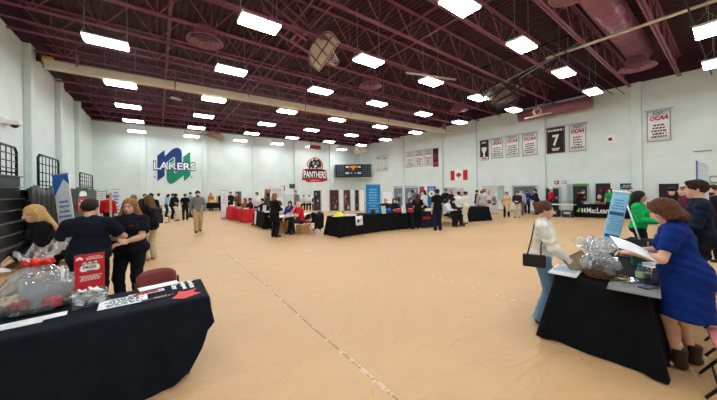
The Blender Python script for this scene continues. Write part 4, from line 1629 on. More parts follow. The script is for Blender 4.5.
def drape_mb(L, W, h, hem, seed=0, flare=0.05, amp=0.022, r=0.03, step=0.025, freq=1.0):
    """cloth over a rectangular top (local: x along L, y across W); hem: z of the lower edge or f(x, y)"""
    rr = random.Random(seed)
    ph = [rr.uniform(0, 6.28) for _ in range(6)]
    per = []
    rc = 0.03
    for cx, cy, a0 in ((L / 2 - rc, W / 2 - rc, 0), (-L / 2 + rc, W / 2 - rc, 90), (-L / 2 + rc, -W / 2 + rc, 180), (L / 2 - rc, -W / 2 + rc, 270)):
        for k in range(5):
            a = math.radians(a0 + 22.5 * k)
            per.append(((cx + rc * math.cos(a), cy + rc * math.sin(a)), (math.cos(a), math.sin(a)), (k - 2) / 2))
    pts = []
    n = len(per)
    for i in range(n):
        (p, nn, c), (q, mm, c2) = per[i], per[(i + 1) % n]
        dist = math.hypot(q[0] - p[0], q[1] - p[1])
        m_ = max(1, int(dist / step))
        for k in range(m_):
            f = k / m_
            pts.append((p[0] + (q[0] - p[0]) * f, p[1] + (q[1] - p[1]) * f, nn[0] + (mm[0] - nn[0]) * f, nn[1] + (mm[1] - nn[1]) * f))
    N = len(pts)
    rows = []
    rows.append([(x * 0.5, y * 0.5, h) for x, y, a, b in pts])
    rows.append([(x - a * r, y - b * r, h) for x, y, a, b in pts])
    rows.append([(x - a * r * 0.3, y - b * r * 0.3, h - r * 0.25) for x, y, a, b in pts])
    NR = 12
    for j in range(NR + 1):
        t_ = j / NR
        row = []
        s_ = 0
        for i, (x, y, a, b) in enumerate(pts):
            s_ = i * step
            z0 = h - r
            zz = hem(x, y) if callable(hem) else hem
            z = z0 + (zz - z0) * t_
            drop = (z0 - z) / max(z0, 0.01)
            corner = max(0.0, min(abs(a), abs(b)) * 1.8)
            w_ = (math.sin(s_ * 13.0 * freq + ph[0] + 0.6 * math.sin(s_ * 3 + ph[2])) + 0.7 * math.sin(s_ * 21 * freq + ph[1] - t_ * 1.2) + 0.5 * math.sin(s_ * 5.3 * freq + ph[3])) * amp
            near = min(1.0, 0.25 + 0.75 * (0.5 + 0.5 * math.sin(s_ * 2.3 + ph[4])))
            o = flare * drop + corner * 0.09 * drop + max(-0.012, w_ * near) * drop ** 0.8
            row.append((x + a * o, y + b * o, z + (0.004 * math.sin(s_ * 17) if j == NR else 0)))
        rows.append(row)
    mb = MB()
    vs = [p for row in rows for p in row]
    fs = []
    for j in range(len(rows) - 1):
        for i in range(N):
            k = (i + 1) % N
            fs.append((j * N + i, (j + 1) * N + i, (j + 1) * N + k, j * N + k))
    fs.append(tuple(range(N)))
    mb.add(vs, fs, True)
    return mb


def table_parts(root, L, W, h=TOP, mtop=None, z0=0.0):
    MB().box((0, 0, h - 0.02), (L, W, 0.035), bev=0.008).build('tabletop', mtop or M_WHITE, root)
    for sx in (-1, 1):
        k = MB()
        for sy in (-1, 1):
            k.tube([(sx * (L / 2 - 0.12), sy * (W / 2 - 0.08), h - 0.04), (sx * (L / 2 - 0.16), sy * (W / 2 - 0.10), 0.012)], 0.014, 8)
        k.tube([(sx * (L / 2 - 0.15), -(W / 2 - 0.1), 0.25), (sx * (L / 2 - 0.15), W / 2 - 0.1, 0.25)], 0.011, 6)
        k.build('leg_frame', M_GREY, root)


def table(label, c, L=1.83, W=0.76, rz=0.0, h=TOP, mtop=None, group=None):
    t = thing('folding_table', label, 'table', (c[0], c[1], 0), rz, group)
    table_parts(t, L, W, h, mtop)
    return t


def cloth(label, c, L, W, rz, m, hem=0.015, h=TOP, seed=0, flare=0.05, group=None, amp=0.022, step=0.025, freq=1.0):
    o = drape_mb(L + 0.02, W + 0.02, h + 0.012, hem, seed, flare, amp, step=step, freq=freq).build('tablecloth', m)
    o.location = (c[0], c[1], 0)
    o.rotation_euler = (0, 0, rz)
    return tag(o, label, 'tablecloth', group)


def paper(label, p, w_=0.216, h_=0.28, rz=0.0, n=1, rgb=(240, 240, 238), z=None, bars=True, name='paper_sheet', group=None, ink=(120, 124, 130)):
    z = TOP + 0.016 if z is None else z
    t = thing(name, label, 'paper', (p[0], p[1], z), rz, group)
    th = 0.0012 * n + 0.002
    k = MB()
    r_ = random.Random(int(abs(p[0] * 997 + p[1] * 313)))
    for i in range(min(n, 5)):
        k.box((r_.uniform(-1, 1) * 0.006 * (n > 1), r_.uniform(-1, 1) * 0.006 * (n > 1), th * (i + 0.5) / min(n, 5)), (w_, h_, th / min(n, 5)), r_.uniform(-1, 1) * 0.03 * (n > 1))
    k.build('sheet', c_mat(rgb, 0.75, 'paper'), t)
    if bars:
        k = MB()
        text_bars(k, Matrix.Translation((0, 0, th)), w_, h_ * 0.85, 9, n, 0.0015, 0.8, 0.3)
        k.build('lettering', c_mat(ink, 0.8, 'print'), t)
    return t


def folding_chair(label, c, rz, seat_m, group=None):
    """local +Y is the sitter's front"""
    t = thing('folding_chair', label, 'chair', (c[0], c[1], 0), rz, group)
    MB().box((0, 0.0, 0.45), (0.40, 0.40, 0.05), bev=0.02).build('seat', seat_m, t)
    k = MB()
    k.grid(lambda a, b: (-0.20 + 0.40 * a, -0.215 - 0.05 * math.sin(PI * a) + 0.02 - 0.05 * b, 0.56 + 0.23 * b - 0.06 * (2 * a - 1) ** 4 * b), 12, 4)
    k.build('backrest', seat_m, t, solid=0.03)
    for s in (-1, 1):
        MB().tube([(s * 0.215, -0.22, 0.68), (s * 0.215, -0.20, 0.60), (s * 0.215, 0.0, 0.40), (s * 0.215, 0.24, 0.012)], 0.012, 7).build('leg', M_BLACK, t)
        MB().tube([(s * 0.195, 0.12, 0.43), (s * 0.195, -0.06, 0.22), (s * 0.195, -0.24, 0.012)], 0.012, 7).build('leg', M_BLACK, t)
    k = MB()
    k.tube([(-0.215, 0.17, 0.12), (0.215, 0.17, 0.12)], 0.009, 6)
    k.build('stretcher', M_BLACK, t)
    k = MB()
    k.tube([(-0.195, -0.16, 0.11), (0.195, -0.16, 0.11)], 0.009, 6)
    k.build('stretcher', M_BLACK, t)
    return t


def crumple(mb, fn, nu, nv, amp, seed):
    """grid with random creases"""
    r_ = random.Random(seed)
    J = [[Vector((r_.uniform(-1, 1), r_.uniform(-1, 1), r_.uniform(-1, 1))) * amp for _ in range(nv + 1)] for _ in range(nu + 1)]
    vs = [Vector(fn(i / nu, j / nv)) + J[i % nu][j] for i in range(nu + 1) for j in range(nv + 1)]
    fs = [(i * (nv + 1) + j, (i + 1) * (nv + 1) + j, (i + 1) * (nv + 1) + j + 1, i * (nv + 1) + j + 1) for i in range(nu) for j in range(nv)]
    return mb.add(vs, fs, False)


M_FILM = film_mat('cellophane', (0.98, 0.99, 1.0), 0.45, 0.06, 0.16)
M_CLEAR = film_mat('clear_plastic', (0.93, 0.96, 0.97), 0.35, 0.05)
M_CARD = mat('cardboard', (186, 142, 92), 0.85, 0.1, 6.0)
M_PINK = mat('pink_vinyl', (196, 112, 118), 0.45, 0.08)
M_RED = mat('bright_red', (214, 40, 44), 0.5, 0.06)

# ------------------------------------------------------------------ left foreground table
T1X0, T1X1, T1Y0, T1Y1 = -1.44, 0.39, 2.98, 3.64
T1C = ((T1X0 + T1X1) / 2, (T1Y0 + T1Y1) / 2)
table('folding table under the black cloth at the lower left', T1C, T1X1 - T1X0 - 0.02, T1Y1 - T1Y0 - 0.02)


def hem1(x, y):
    X = x + T1C[0]
    if y < 0 or X < T1X1 - 0.05:
        z = lerp_table([(-0.05, 0.012), (0.10, 0.04), (0.22, 0.13), (0.33, 0.32), (0.41, 0.56)], X)
        return z if y < 0.0 else lerp_table([(-0.2, 0.30), (0.35, 0.42)], X)
    return 0.50


o = cloth('black tablecloth on the left foreground table, its right corner lifted', T1C, T1X1 - T1X0, T1Y1 - T1Y0, 0, mat('black_tablecloth_near', (20, 26, 34), 0.85, 0.2, 9.0, 0.25, 160.0, spec=0.12), hem1, seed=3, flare=0.045)
# printed words and arrow at the right end of the cloth
k = MB()
for i, (wd, dx) in enumerate((('Career', 0.0), ('Employment', 0.075), ('Services', 0.15))):
    text_mb(wd, 0.08, Matrix.Translation((0.66 + dx, 0.17, TOP + 0.0145)) @ Matrix.Rotation(-PI / 2 + 0.05, 4, 'Z'), 0.0012, bold=0.002, width=0.28 if i else 0.18, height=0.056, mb=k)
k.build('printed_words', M_PWHT, o)
MB().prism([(0.62, -0.20), (0.72, -0.27), (0.86, -0.19), (0.80, -0.12), (0.84, -0.02), (0.75, -0.06), (0.68, -0.02), (0.67, -0.11)], 0.002, Matrix.Translation((0, 0, TOP + 0.013))).build('printed_arrow', M_RED, o)


def on1(u, v, z=TOP):
    return G(u, v, z)


# papers
paper('white form with small print on the black cloth, left of the red arrow', on1(124, 303), 0.34, 0.24, 0.05, 1)
paper('plain white sheet overlapping another at the back of the black cloth', on1(159, 287.5), 0.34, 0.13, 0.20, 3, bars=False)
paper('white and red leaflet peeking out under the plain sheet at the back', on1(147, 294.5), 0.28, 0.08, 0.12, 1, ink=(190, 50, 60))
t = paper('dark red and black printed card in front of the red arrow', on1(158.5, 299.5), 0.26, 0.075, 0.16, 1, (52, 22, 30), bars=False)
k = MB()
k.box((0, 0, 0.004), (0.24, 0.06, 0.001))
k.build('inner_panel', c_mat((24, 22, 28), 0.6, 'print'), t)
k = MB()
text_bars(k, Matrix.Translation((0.02, 0, 0.004)), 0.2, 0.05, 2, 3, 0.0015, 0.8, 0.5)
k.build('lettering', c_mat((200, 150, 150), 0.7, 'print'), t)
paper('white sheets poking out under the gift basket near the table edge', on1(27, 324), 0.42, 0.10, 0.10, 4, bars=False)
paper('white sheet under the gift basket, next to the table edge', on1(13, 328.5), 0.30, 0.07, 0.06, 2, bars=False, z=TOP + 0.0145)

# prize sign holder with its tub of paper slips
p = on1(88, 306)
t = thing('sign_holder', 'red prize sign standing in a clear acrylic holder', 'sign', (p.x, p.y + 0.10, TOP + 0.013), 0.26)
MB().box((0, 0.0, 0.22), (0.205, 0.012, 0.44)).build('acrylic_plate', M_CLEAR, t)
MB().box((0, -0.012, 0.275), (0.20, 0.003, 0.32)).build('red_card', mat('prize_red', (196, 30, 44), 0.6, 0.05), t)
RS = frame_xy((0, -0.0145, 0.30), (1, 0, 0), (0, 0, 1))
k = MB()
k.prism([(-0.055, -0.028), (0.055, -0.028), (0.068, -0.01), (0.062, 0.022), (0.03, 0.034), (-0.03, 0.034), (-0.062, 0.022), (-0.068, -0.01)], 0.001, RS @ Matrix.Translation((0, 0.01, 0)))
for dx in (-0.036, 0, 0.036):
    k.lathe([(0.008, 0), (0.016, 0.001)], (0, 0, 0), 10, RS @ Matrix.Translation((dx, 0.052, 0)))
k.build('white_ticket', M_PWHT, t)
k = text_mb('PRIZE', 0.05, RS @ Matrix.Translation((0, 0.016, 0.0016)), 0.0008, bold=0.0012, width=0.088, height=0.026)
text_bars(k, RS @ Matrix.Translation((0, -0.014, 0)), 0.1, 0.012, 1, 1, 0.0016, 0.7, 0.6)
k.build('lettering', M_PBLK, t)
k = MB()
k.prism([(-0.09, 0.085), (-0.09, 0.105), (-0.068, 0.12), (-0.046, 0.105), (-0.046, 0.085), (-0.068, 0.096)], 0.001, RS)
text_bars(k, RS @ Matrix.Translation((0.025, 0.10, 0)), 0.12, 0.035, 3, 4, 0.0008, 0.9, 0.5)
text_bars(k, RS @ Matrix.Translation((0, -0.08, 0)), 0.17, 0.05, 4, 6, 0.0008, 0.9, 0.45)
k.build('lettering', M_PWHT, t)
MB().box((0, -0.03, 0.004), (0.24, 0.14, 0.006)).build('foot', M_CLEAR, t)
t = thing('slip_box', 'clear plastic box of folded white paper slips in front of the prize sign', 'box', (p.x + 0.01, p.y - 0.005, TOP + 0.013), 0.26)
k = MB()
for a, b in (((-0.115, -0.06, 0), (-0.112, 0.06, 0.13)), ((0.112, -0.06, 0), (0.115, 0.06, 0.13)), ((-0.115, -0.06, 0), (0.115, -0.057, 0.11)), ((-0.115, 0.057, 0), (0.115, 0.06, 0.13)), ((-0.115, -0.06, 0), (0.115, 0.06, 0.003))):
    k.span(a, b)
k.build('plastic_walls', film_mat('box_plastic', (0.97, 0.98, 0.98), 0.18, 0.08, 0.05), t)
r5 = random.Random(5)
sl = []
bx_loc = Vector((p.x + 0.01, p.y - 0.005, TOP + 0.013))
RB5 = Matrix.Rotation(0.26, 3, 'Z')
M_SLIP = mat('paper_slips', (240, 239, 238), 0.8, 0.03)
for i in range(44):
    q = Vector((r5.uniform(-0.085, 0.085), r5.uniform(-0.03, 0.03), 0.015 + 0.12 * i / 44))
    k = MB()
    k.grid(lambda a, b: (0.06 * (a - 0.5), 0.05 * (b - 0.5), 0.012 * abs(a - 0.5) * 2), 2, 2, smooth=False)
    s_ = k.build('paper_slip', M_SLIP, solid=0.0015)
    s_.location = bx_loc + RB5 @ q
    s_.rotation_euler = (r5.uniform(-0.5, 0.5), r5.uniform(-0.5, 0.5), r5.uniform(0, 6.28))
    tag(s_, 'folded white paper slip inside the clear box before the prize sign', 'paper slip', 'paper slips in the clear box')

# gift basket wrapped in cellophane
p = on1(33, 320)
gb = Vector((p.x - 0.02, p.y + 0.22, TOP + 0.014))
t = thing('gift_basket', 'black gift tray wrapped in clear cellophane with a red bow', 'gift basket', gb, 0.1)
k = MB()
k.lathe([(0.17, 0.0), (0.205, 0.05), (0.21, 0.055), (0.20, 0.055), (0.165, 0.012)], (0, 0, 0), 24, Matrix.Scale(1.0, 4, (1, 0, 0)) @ Matrix.Scale(0.72, 4, (0, 1, 0)))
k.build('tray', M_BLACK, t)
k = MB()
M_GB = Matrix.Rotation(0.05, 4, 'Z')


def film(a, b):
    ang = 2 * PI * a
    prof = [(0.21, 0.02), (0.23, 0.11), (0.22, 0.22), (0.16, 0.32), (0.035, 0.40)]
    f = b * 4
    i = min(3, int(f))
    g = f - i
    r_ = prof[i][0] + (prof[i + 1][0] - prof[i][0]) * g
    z = prof[i][1] + (prof[i + 1][1] - prof[i][1]) * g
    r_ *= 1 + 0.05 * math.sin(9 * ang) * b
    return (r_ * math.cos(ang), r_ * 0.74 * math.sin(ang), z)


crumple(k, film, 40, 12, 0.008, 11)


def frill(a, b):
    ang = 2 * PI * a
    r_ = 0.035 + 0.10 * b ** 0.8 * (1 + 0.28 * math.sin(5 * ang + 1))
    return (r_ * 1.1 * math.cos(ang) + 0.02 * b, r_ * 0.5 * math.sin(ang), 0.40 + 0.15 * b * (0.8 + 0.3 * math.cos(ang - 0.6)) + 0.04 * math.sin(7 * ang) * b)


crumple(k, frill, 40, 6, 0.014, 12)
k.build('cellophane', M_FILM, t)
bow = MB()
bow.lathe([(0.03, 0.375), (0.045, 0.385), (0.045, 0.42), (0.03, 0.43)], (0, 0, 0), 14)
for i in range(7):
    a = 2 * PI * i / 7
    bow.tube([(0.035 * math.cos(a), 0.035 * math.sin(a), 0.405), (0.085 * math.cos(a), 0.07 * math.sin(a), 0.425 + 0.01 * (i % 2)), (0.095 * math.cos(a + 0.3), 0.075 * math.sin(a + 0.3), 0.40), (0.04 * math.cos(a + 0.3), 0.04 * math.sin(a + 0.3), 0.393)], [0.012, 0.02, 0.018, 0.01], 6)
bow.build('bow', mat('bow_red', (240, 50, 36), 0.45, 0.06), t)
tagb = MB()
tagb.box((0.15, -0.09, 0.30), (0.02, 0.004, 0.13), 0.3)
tagb.build('gift_tag', M_PWHT, t)


def gift(name, label, shape, m, x, y, z, rz=0.0, tilt=0.0):
    k = MB()
    if shape == 'box':
        k.box((0, 0, 0.13), (0.33, 0.06, 0.26), bev=0.012)
    elif shape == 'roll':
        k.lathe([(0.0, -0.06), (0.04, -0.058), (0.05, -0.03), (0.05, 0.03), (0.04, 0.058), (0.0, 0.06)], (0, 0, 0.05), 14, Matrix.Rotation(PI / 2, 4, 'Y') @ Matrix.Translation((-0.05, 0, -0.05)))
    else:
        k.lathe([(0.03, 0), (0.04, 0.01), (0.042, 0.10), (0.03, 0.12), (0.026, 0.14)], (0, 0, 0), 14)
    o_ = k.build(name, m)
    o_.location = gb + Vector((x, y, z))
    o_.rotation_euler = (tilt, 0, rz)
    return tag(o_, label, 'gift')


gift('gift_box', 'grey box upright inside the cellophane gift basket', 'box', mat('gift_grey', (150, 152, 154), 0.6, 0.1), 0.05, 0.02, 0.012, 0.1, -0.12)
gift('gift_bundle', 'dark red bundle at the left inside the gift basket', 'roll', mat('gift_maroon', (140, 26, 44), 0.7, 0.3, 20), -0.10, -0.06, 0.015, 0.5)
gift('gift_bundle', 'pinkish red bundle at the right inside the gift basket', 'roll', mat('gift_rose', (206, 70, 84), 0.7, 0.3, 20), 0.10, -0.075, 0.015, -0.15)

# stacked pink jars between the basket and the prize sign
for i, (z, lab) in enumerate(((0.0, 'pinkish glass jar, lower one beside the prize sign'), (0.115, 'pinkish glass jar with white lid, stacked on another jar'))):
    q = on1(64.5, 308)
    t = thing('candle_jar', lab, 'jar', (q.x + 0.03, q.y + 0.12, TOP + 0.013 + z), 0)
    MB().lathe([(0.038, 0), (0.042, 0.006), (0.042, 0.085), (0.036, 0.098)], n=18).build('glass', mat('rose_glass', (206, 150, 148), 0.25, 0.1), t)
    MB().lathe([(0.039, 0.0985), (0.041, 0.10), (0.041, 0.114), (0.036, 0.1145)], n=18).build('lid', c_mat((214, 206, 200), 0.5), t)

# open cardboard boxes and a white lid behind the table
def carton(label, c, s, rz, open_=True, m=None, z=0.0):
    t = thing('cardboard_box', label, 'box', (c[0], c[1], z), rz)
    w_, d_, h_ = s
    k = MB()
    e = 0.006
    k.span((-w_ / 2, -d_ / 2, 0), (w_ / 2, d_ / 2, e))
    k.span((-w_ / 2, -d_ / 2, e), (w_ / 2, -d_ / 2 + e, h_)).span((-w_ / 2, d_ / 2 - e, e), (w_ / 2, d_ / 2, h_))
    k.span((-w_ / 2, -d_ / 2, e), (-w_ / 2 + e, d_ / 2, h_)).span((w_ / 2 - e, -d_ / 2, e), (w_ / 2, d_ / 2, h_))
    k.build('body', m or M_CARD, t)
    if open_:
        for s_, ax in ((-1, 0), (1, 0), (-1, 1), (1, 1)):
            f = MB()
            R = Matrix.Rotation(rz * 0, 4, 'Z')
            if ax == 0:
                f.box((0, 0, 0), (d_ * 0.5, w_, e), M=Matrix.Translation((0, s_ * (d_ / 2 + d_ * 0.22), h_ - 0.02 + 0.05 * s_)) @ Matrix.Rotation(-s_ * 0.35, 4, 'X') @ Matrix.Rotation(PI / 2, 4, 'Z'))
            else:
                f.box((0, 0, 0), (w_ * 0.4, d_, e), M=Matrix.Translation((s_ * (w_ / 2 + w_ * 0.17), 0, h_ - 0.03)) @ Matrix.Rotation(s_ * 0.45, 4, 'Y'))
            f.build('flap', m or M_CARD, t)
    else:
        MB().box((0, 0, h_), (w_, d_, e)).build('lid', m or M_CARD, t)
        MB().box((0, 0, h_ + 0.004), (w_, 0.05, 0.002)).build('tape', c_mat((206, 176, 130), 0.4), t)
    return t


q = G(10, 268, 0.80)
t = table('bare table holding open cardboard boxes behind the gift basket', (q.x - 0.15, q.y + 0.15), 1.2, 0.6, 0.6, 0.5, M_BLACK)
carton('open cardboard box behind the gift basket at the left edge', (q.x - 0.22, q.y - 0.02), (0.42, 0.32, 0.26), 0.5, True, None, 0.5)
carton('open cardboard box farther back beneath the bleachers', (q.x + 0.16, q.y + 0.32), (0.40, 0.30, 0.24), 0.9, True, None, 0.5)
q2 = G(7, 258, 0.98)
t = thing('foam_lid', 'white board tilted over the cardboard box at the left edge', 'board', (q.x - 0.26, q.y - 0.06, 0.77), 0.5)
MB().box((0, 0, 0.03), (0.50, 0.28, 0.02), M=Matrix.Rotation(0.1, 4, 'Y')).build('board', M_PWHT, t)
MB().box((0, 0, 0.043), (0.46, 0.24, 0.004), M=Matrix.Rotation(0.1, 4, 'Y')).build('inner_face', c_mat((226, 228, 226), 0.8), t)

# red chair behind the left table
folding_chair('dark red chair pushed to the back of the left foreground table', (0.02, 4.00), PI + 0.15, mat('dark_red_vinyl', (128, 52, 50), 0.4, 0.1))

# ------------------------------------------------------------------ right foreground table
T2X0, T2X1, T2Y0, T2Y1 = 3.72, 5.5, 0.50, 1.24
T2C = ((T2X0 + T2X1) / 2, (T2Y0 + T2Y1) / 2)
table('folding table under the black cloth at the lower right', T2C, T2X1 - T2X0 - 0.02, T2Y1 - T2Y0 - 0.02)
cloth('black tablecloth reaching the floor on the right foreground table', T2C, T2X1 - T2X0, T2Y1 - T2Y0, 0, M_BLACKCLOTH, 0.012, seed=9, flare=0.10, amp=0.028, freq=0.8)
T2B = (6.62, 0.86)
table('folding table under a dark cloth beyond the right foreground table', T2B, 1.8, 0.72)
cloth('dark tablecloth on the second table, under the tilted blue banner', T2B, 1.84, 0.74, 0, M_BLACKCLOTH, 0.012, seed=10, flare=0.03)


def on2(u, v, z=TOP):
    return G(u, v, z)


Z2 = TOP + 0.013
for i, (u, v, rz, w_, h_, n, lab) in enumerate(((566, 272.5, 0.1, 0.42, 0.26, 14, 'white leaflet stack at the front left corner of the right table'),
                                                (579, 268, -0.1, 0.40, 0.26, 18, 'white leaflet stack touching the wicker basket on the right table'),
                                                (578, 262.5, 0.15, 0.40, 0.26, 10, 'white leaflet stack at the far left edge of the right table'))):
    q = on2(u, v)
    paper(lab, q, w_, h_, rz, n, (236, 240, 244), Z2, True, 'leaflet_stack', None, (150, 180, 210))
q = on2(597, 257)
paper('light blue leaflet behind the wicker basket on the right table', q, 0.30, 0.22, 0.4, 3, (150, 196, 226), Z2, True, ink=(70, 120, 170))

# wicker basket wrapped in cellophane
q = on2(599, 281)
bk = Vector((q.x + 0.13, q.y + 0.02, Z2))
t = thing('wicker_basket', 'brown wicker gift basket bursting with crinkled cellophane', 'gift basket', bk, 0.2)
k = MB()
k.lathe([(0.11, 0), (0.125, 0.02), (0.15, 0.10), (0.155, 0.105), (0.145, 0.105), (0.115, 0.02)], (0, 0, 0), 24)
k.build('basket', mat('wicker', (92, 62, 42), 0.7, 0.3, 60.0, 0.6, 90.0), t)
k = MB()
for j in range(5):
    k.tube([((0.127 + 0.0055 * j) * math.cos(a), (0.127 + 0.0055 * j) * math.sin(a), 0.018 + 0.02 * j + 0.004 * (-1) ** i) for i, a in enumerate(np.linspace(0, 2 * PI, 33)[:-1])], 0.006, 5, True)
k.build('weave', mat('wicker_strand', (112, 78, 52), 0.7, 0.3, 60.0), t)
k = MB()


def puff(a, b):
    ang = 2 * PI * a
    r_ = 0.155 + 0.03 * math.sin(PI * b) - 0.125 * b ** 2
    return (r_ * math.cos(ang), r_ * math.sin(ang), 0.09 + 0.17 * b)


crumple(k, puff, 30, 9, 0.030, 21)


def puff2(a, b):
    ang = 2 * PI * a
    r_ = 0.03 + 0.15 * b * (1 + 0.3 * math.sin(4 * ang))
    return (r_ * math.cos(ang) - 0.05 * b, r_ * math.sin(ang) + 0.03 * b, 0.25 + 0.15 * b + 0.03 * math.sin(6 * ang) * b)


crumple(k, puff2, 30, 7, 0.032, 22)
k.build('cellophane', M_FILM, t)
for i, (x, y, rgb) in enumerate(((-0.04, 0.02, (40, 44, 54)), (0.05, -0.03, (60, 66, 76)), (0.0, 0.06, (206, 210, 214)))):
    g_ = MB().lathe([(0.04, 0), (0.045, 0.01), (0.045, 0.12), (0.02, 0.15)], n=12).build('packet', c_mat(rgb, 0.4))
    g_.location = bk + Vector((x, y, 0.03))
    tag(g_, ['dark packet in the wicker basket, on the papers side', 'slate packet in the wicker basket, on the camera side', 'pale packet at the back of the wicker basket'][i], 'packet')
q = on2(601, 262)
t = thing('cellophane_bundle', 'puffy clear cellophane bundle behind the wicker basket', 'gift basket', (q.x + 0.28, q.y + 0.10, Z2), 0)
k = MB()
crumple(k, lambda a, b: ((0.03 + 0.13 * math.sin(PI * min(1, b * 0.9 + 0.05))) * math.cos(2 * PI * a), (0.03 + 0.13 * math.sin(PI * min(1, b * 0.9 + 0.05))) * math.sin(2 * PI * a), 0.005 + 0.25 * b), 28, 11, 0.028, 31)
k.build('cellophane', M_FILM, t)
MB().lathe([(0.06, 0.002), (0.075, 0.02), (0.07, 0.09), (0.02, 0.10)], n=14).build('contents', c_mat((196, 214, 226), 0.6), t)

# snack plate, cup, bottles, folder, phone
q = on2(627, 283.5)
pl = Vector((q.x + 0.05, q.y + 0.05, Z2))
t = thing('snack_tray', 'small clear tray holding cut vegetables', 'tray', pl, 0.1)
MB().lathe([(0.10, 0), (0.125, 0.004), (0.135, 0.022), (0.128, 0.022), (0.10, 0.006)], n=20).build('dish', M_CLEAR, t)
r6 = random.Random(3)
for i in range(6):
    a = 2 * PI * i / 6
    g_ = MB().lathe([(0.0, 0), (0.02, 0.001), (0.024, 0.004), (0.02, 0.008), (0.0, 0.009)], n=12).build('cucumber_slice', c_mat((150, 178, 96), 0.4))
    g_.location = pl + Vector((-0.055 + 0.035 * math.cos(a), 0.035 * math.sin(a), 0.010 + 0.004 * i))
    g_.rotation_euler = (r6.uniform(-0.3, 0.3), r6.uniform(-0.3, 0.3), 0)
    tag(g_, 'green cucumber slice on the clear snack tray', 'cucumber slice', 'cucumber slices on the snack tray')
for i in range(5):
    g_ = MB().tube([(-0.03, 0, 0), (0.0, 0.002, 0.002), (0.03, 0, 0)], [0.007, 0.009, 0.004], 7).build('carrot_stick', c_mat((226, 116, 52), 0.4))
    g_.location = pl + Vector((0.05 + 0.01 * (i % 2), -0.04 + 0.02 * i, 0.022 + 0.006 * (i % 3)))
    g_.rotation_euler = (0, 0, 0.4 * i)
    tag(g_, 'orange carrot stick on the clear snack tray', 'carrot stick', 'carrot sticks on the snack tray')
q = on2(644, 287)
t = thing('water_bottle', 'clear water bottle with a blue cap beside the phone', 'bottle', (q.x + 0.02, q.y + 0.03, Z2), 0)
MB().lathe([(0.03, 0), (0.034, 0.006), (0.034, 0.06), (0.031, 0.07), (0.034, 0.08), (0.034, 0.13), (0.014, 0.17), (0.013, 0.185)], n=18).build('bottle_body', M_CLEAR, t)
MB().lathe([(0.035, 0.075), (0.0352, 0.076), (0.0352, 0.125), (0.035, 0.126)], n=18).build('paper_label', c_mat((160, 190, 150), 0.5), t)
MB().lathe([(0.0155, 0.186), (0.0165, 0.188), (0.0165, 0.205), (0.014, 0.207)], n=14).build('cap', c_mat((40, 110, 200), 0.4), t)
q = on2(653, 282)
t = thing('plastic_cup', 'clear plastic cup next to the water bottle', 'cup', (q.x + 0.06, q.y + 0.05, Z2), 0)
MB().lathe([(0.028, 0), (0.030, 0.004), (0.042, 0.115), (0.044, 0.118), (0.040, 0.115), (0.028, 0.006)], n=18).build('cup_wall', M_CLEAR, t)
MB().lathe([(0.027, 0.005), (0.034, 0.06), (0.033, 0.061)], n=14).build('drink', c_mat((214, 220, 206), 0.3), t)
q = on2(632, 291)
t = thing('grey_folder', 'grey folder overhanging the front corner of the right table', 'folder', (q.x + 0.06, q.y, Z2), 0.12)
MB().box((0, 0, 0.003), (0.40, 0.36, 0.006)).build('cover', c_mat((128, 126, 120), 0.6), t)
MB().box((0.01, 0.01, 0.0075), (0.36, 0.32, 0.002)).build('inner_sheet', c_mat((140, 138, 132), 0.7), t)
q = on2(645, 289.5)
t = thing('mobile_phone', 'dark phone lying on the grey folder', 'phone', (q.x + 0.0, q.y - 0.02, Z2 + 0.010), 1.2)
MB().box((0, 0, 0.005), (0.078, 0.16, 0.009), bev=0.003).build('phone_body', c_mat((30, 40, 56), 0.3), t)
MB().box((0, 0, 0.010), (0.070, 0.148, 0.001)).build('screen', c_mat((70, 96, 130), 0.1), t)
q = on2(637, 272)
t = thing('green_bag', 'small dark green bag standing on the right table', 'bag', (q.x + 0.30, q.y + 0.05, Z2), 0.3)
MB().box((0, 0, 0.07), (0.15, 0.09, 0.14), bev=0.02).build('bag_body', c_mat((18, 84, 52), 0.7), t)
MB().tube([(-0.04, 0, 0.14), (-0.03, 0, 0.19), (0.03, 0, 0.19), (0.04, 0, 0.14)], 0.006, 6).build('handle', c_mat((14, 60, 38), 0.7), t)
q = G(645, 249, TOP)
t = thing('paper_cup', 'red and white paper cup beyond the green bag', 'cup', (q.x, q.y, Z2), 0)
MB().lathe([(0.030, 0), (0.032, 0.004), (0.043, 0.085), (0.045, 0.088), (0.041, 0.085)], n=18).build('cup_wall', M_RED, t)
MB().lathe([(0.0375, 0.05), (0.0405, 0.051), (0.0425, 0.07), (0.039, 0.071)], n=18).build('white_band', M_PWHT, t)
MB().lathe([(0.043, 0.089), (0.046, 0.09), (0.044, 0.098), (0.03, 0.10)], n=18).build('lid', M_PWHT, t)
q = G(634, 258, TOP)
t = thing('laptop', 'dark laptop half hidden behind the wicker basket', 'laptop', (q.x, q.y, Z2), -1.2)
MB().box((0, 0, 0.009), (0.34, 0.24, 0.016), bev=0.004).build('keyboard_base', c_mat((44, 46, 50), 0.4), t)
MB().box((0, 0.0, 0.018), (0.30, 0.12, 0.002)).build('keys', c_mat((20, 20, 22), 0.5), t)
MB().box((0, 0, 0.11), (0.34, 0.012, 0.22), M=Matrix.Translation((0, 0.12, 0.012)) @ Matrix.Rotation(-0.25, 4, 'X')).build('screen_lid', c_mat((30, 32, 36), 0.35), t)
q = G(652, 268, TOP)
paper('white sheet under the hands of the woman in blue', (q.x + 0.12, q.y + 0.02), 0.30, 0.22, -0.5, 2, z=Z2)
q = G(660, 246, TOP)
t = thing('dark_bag', 'black handbag on the second right table', 'bag', (q.x + 0.1, q.y, Z2), 0.2)
MB().box((0, 0, 0.08), (0.26, 0.14, 0.16), bev=0.03).build('bag_body', M_BLACK, t)
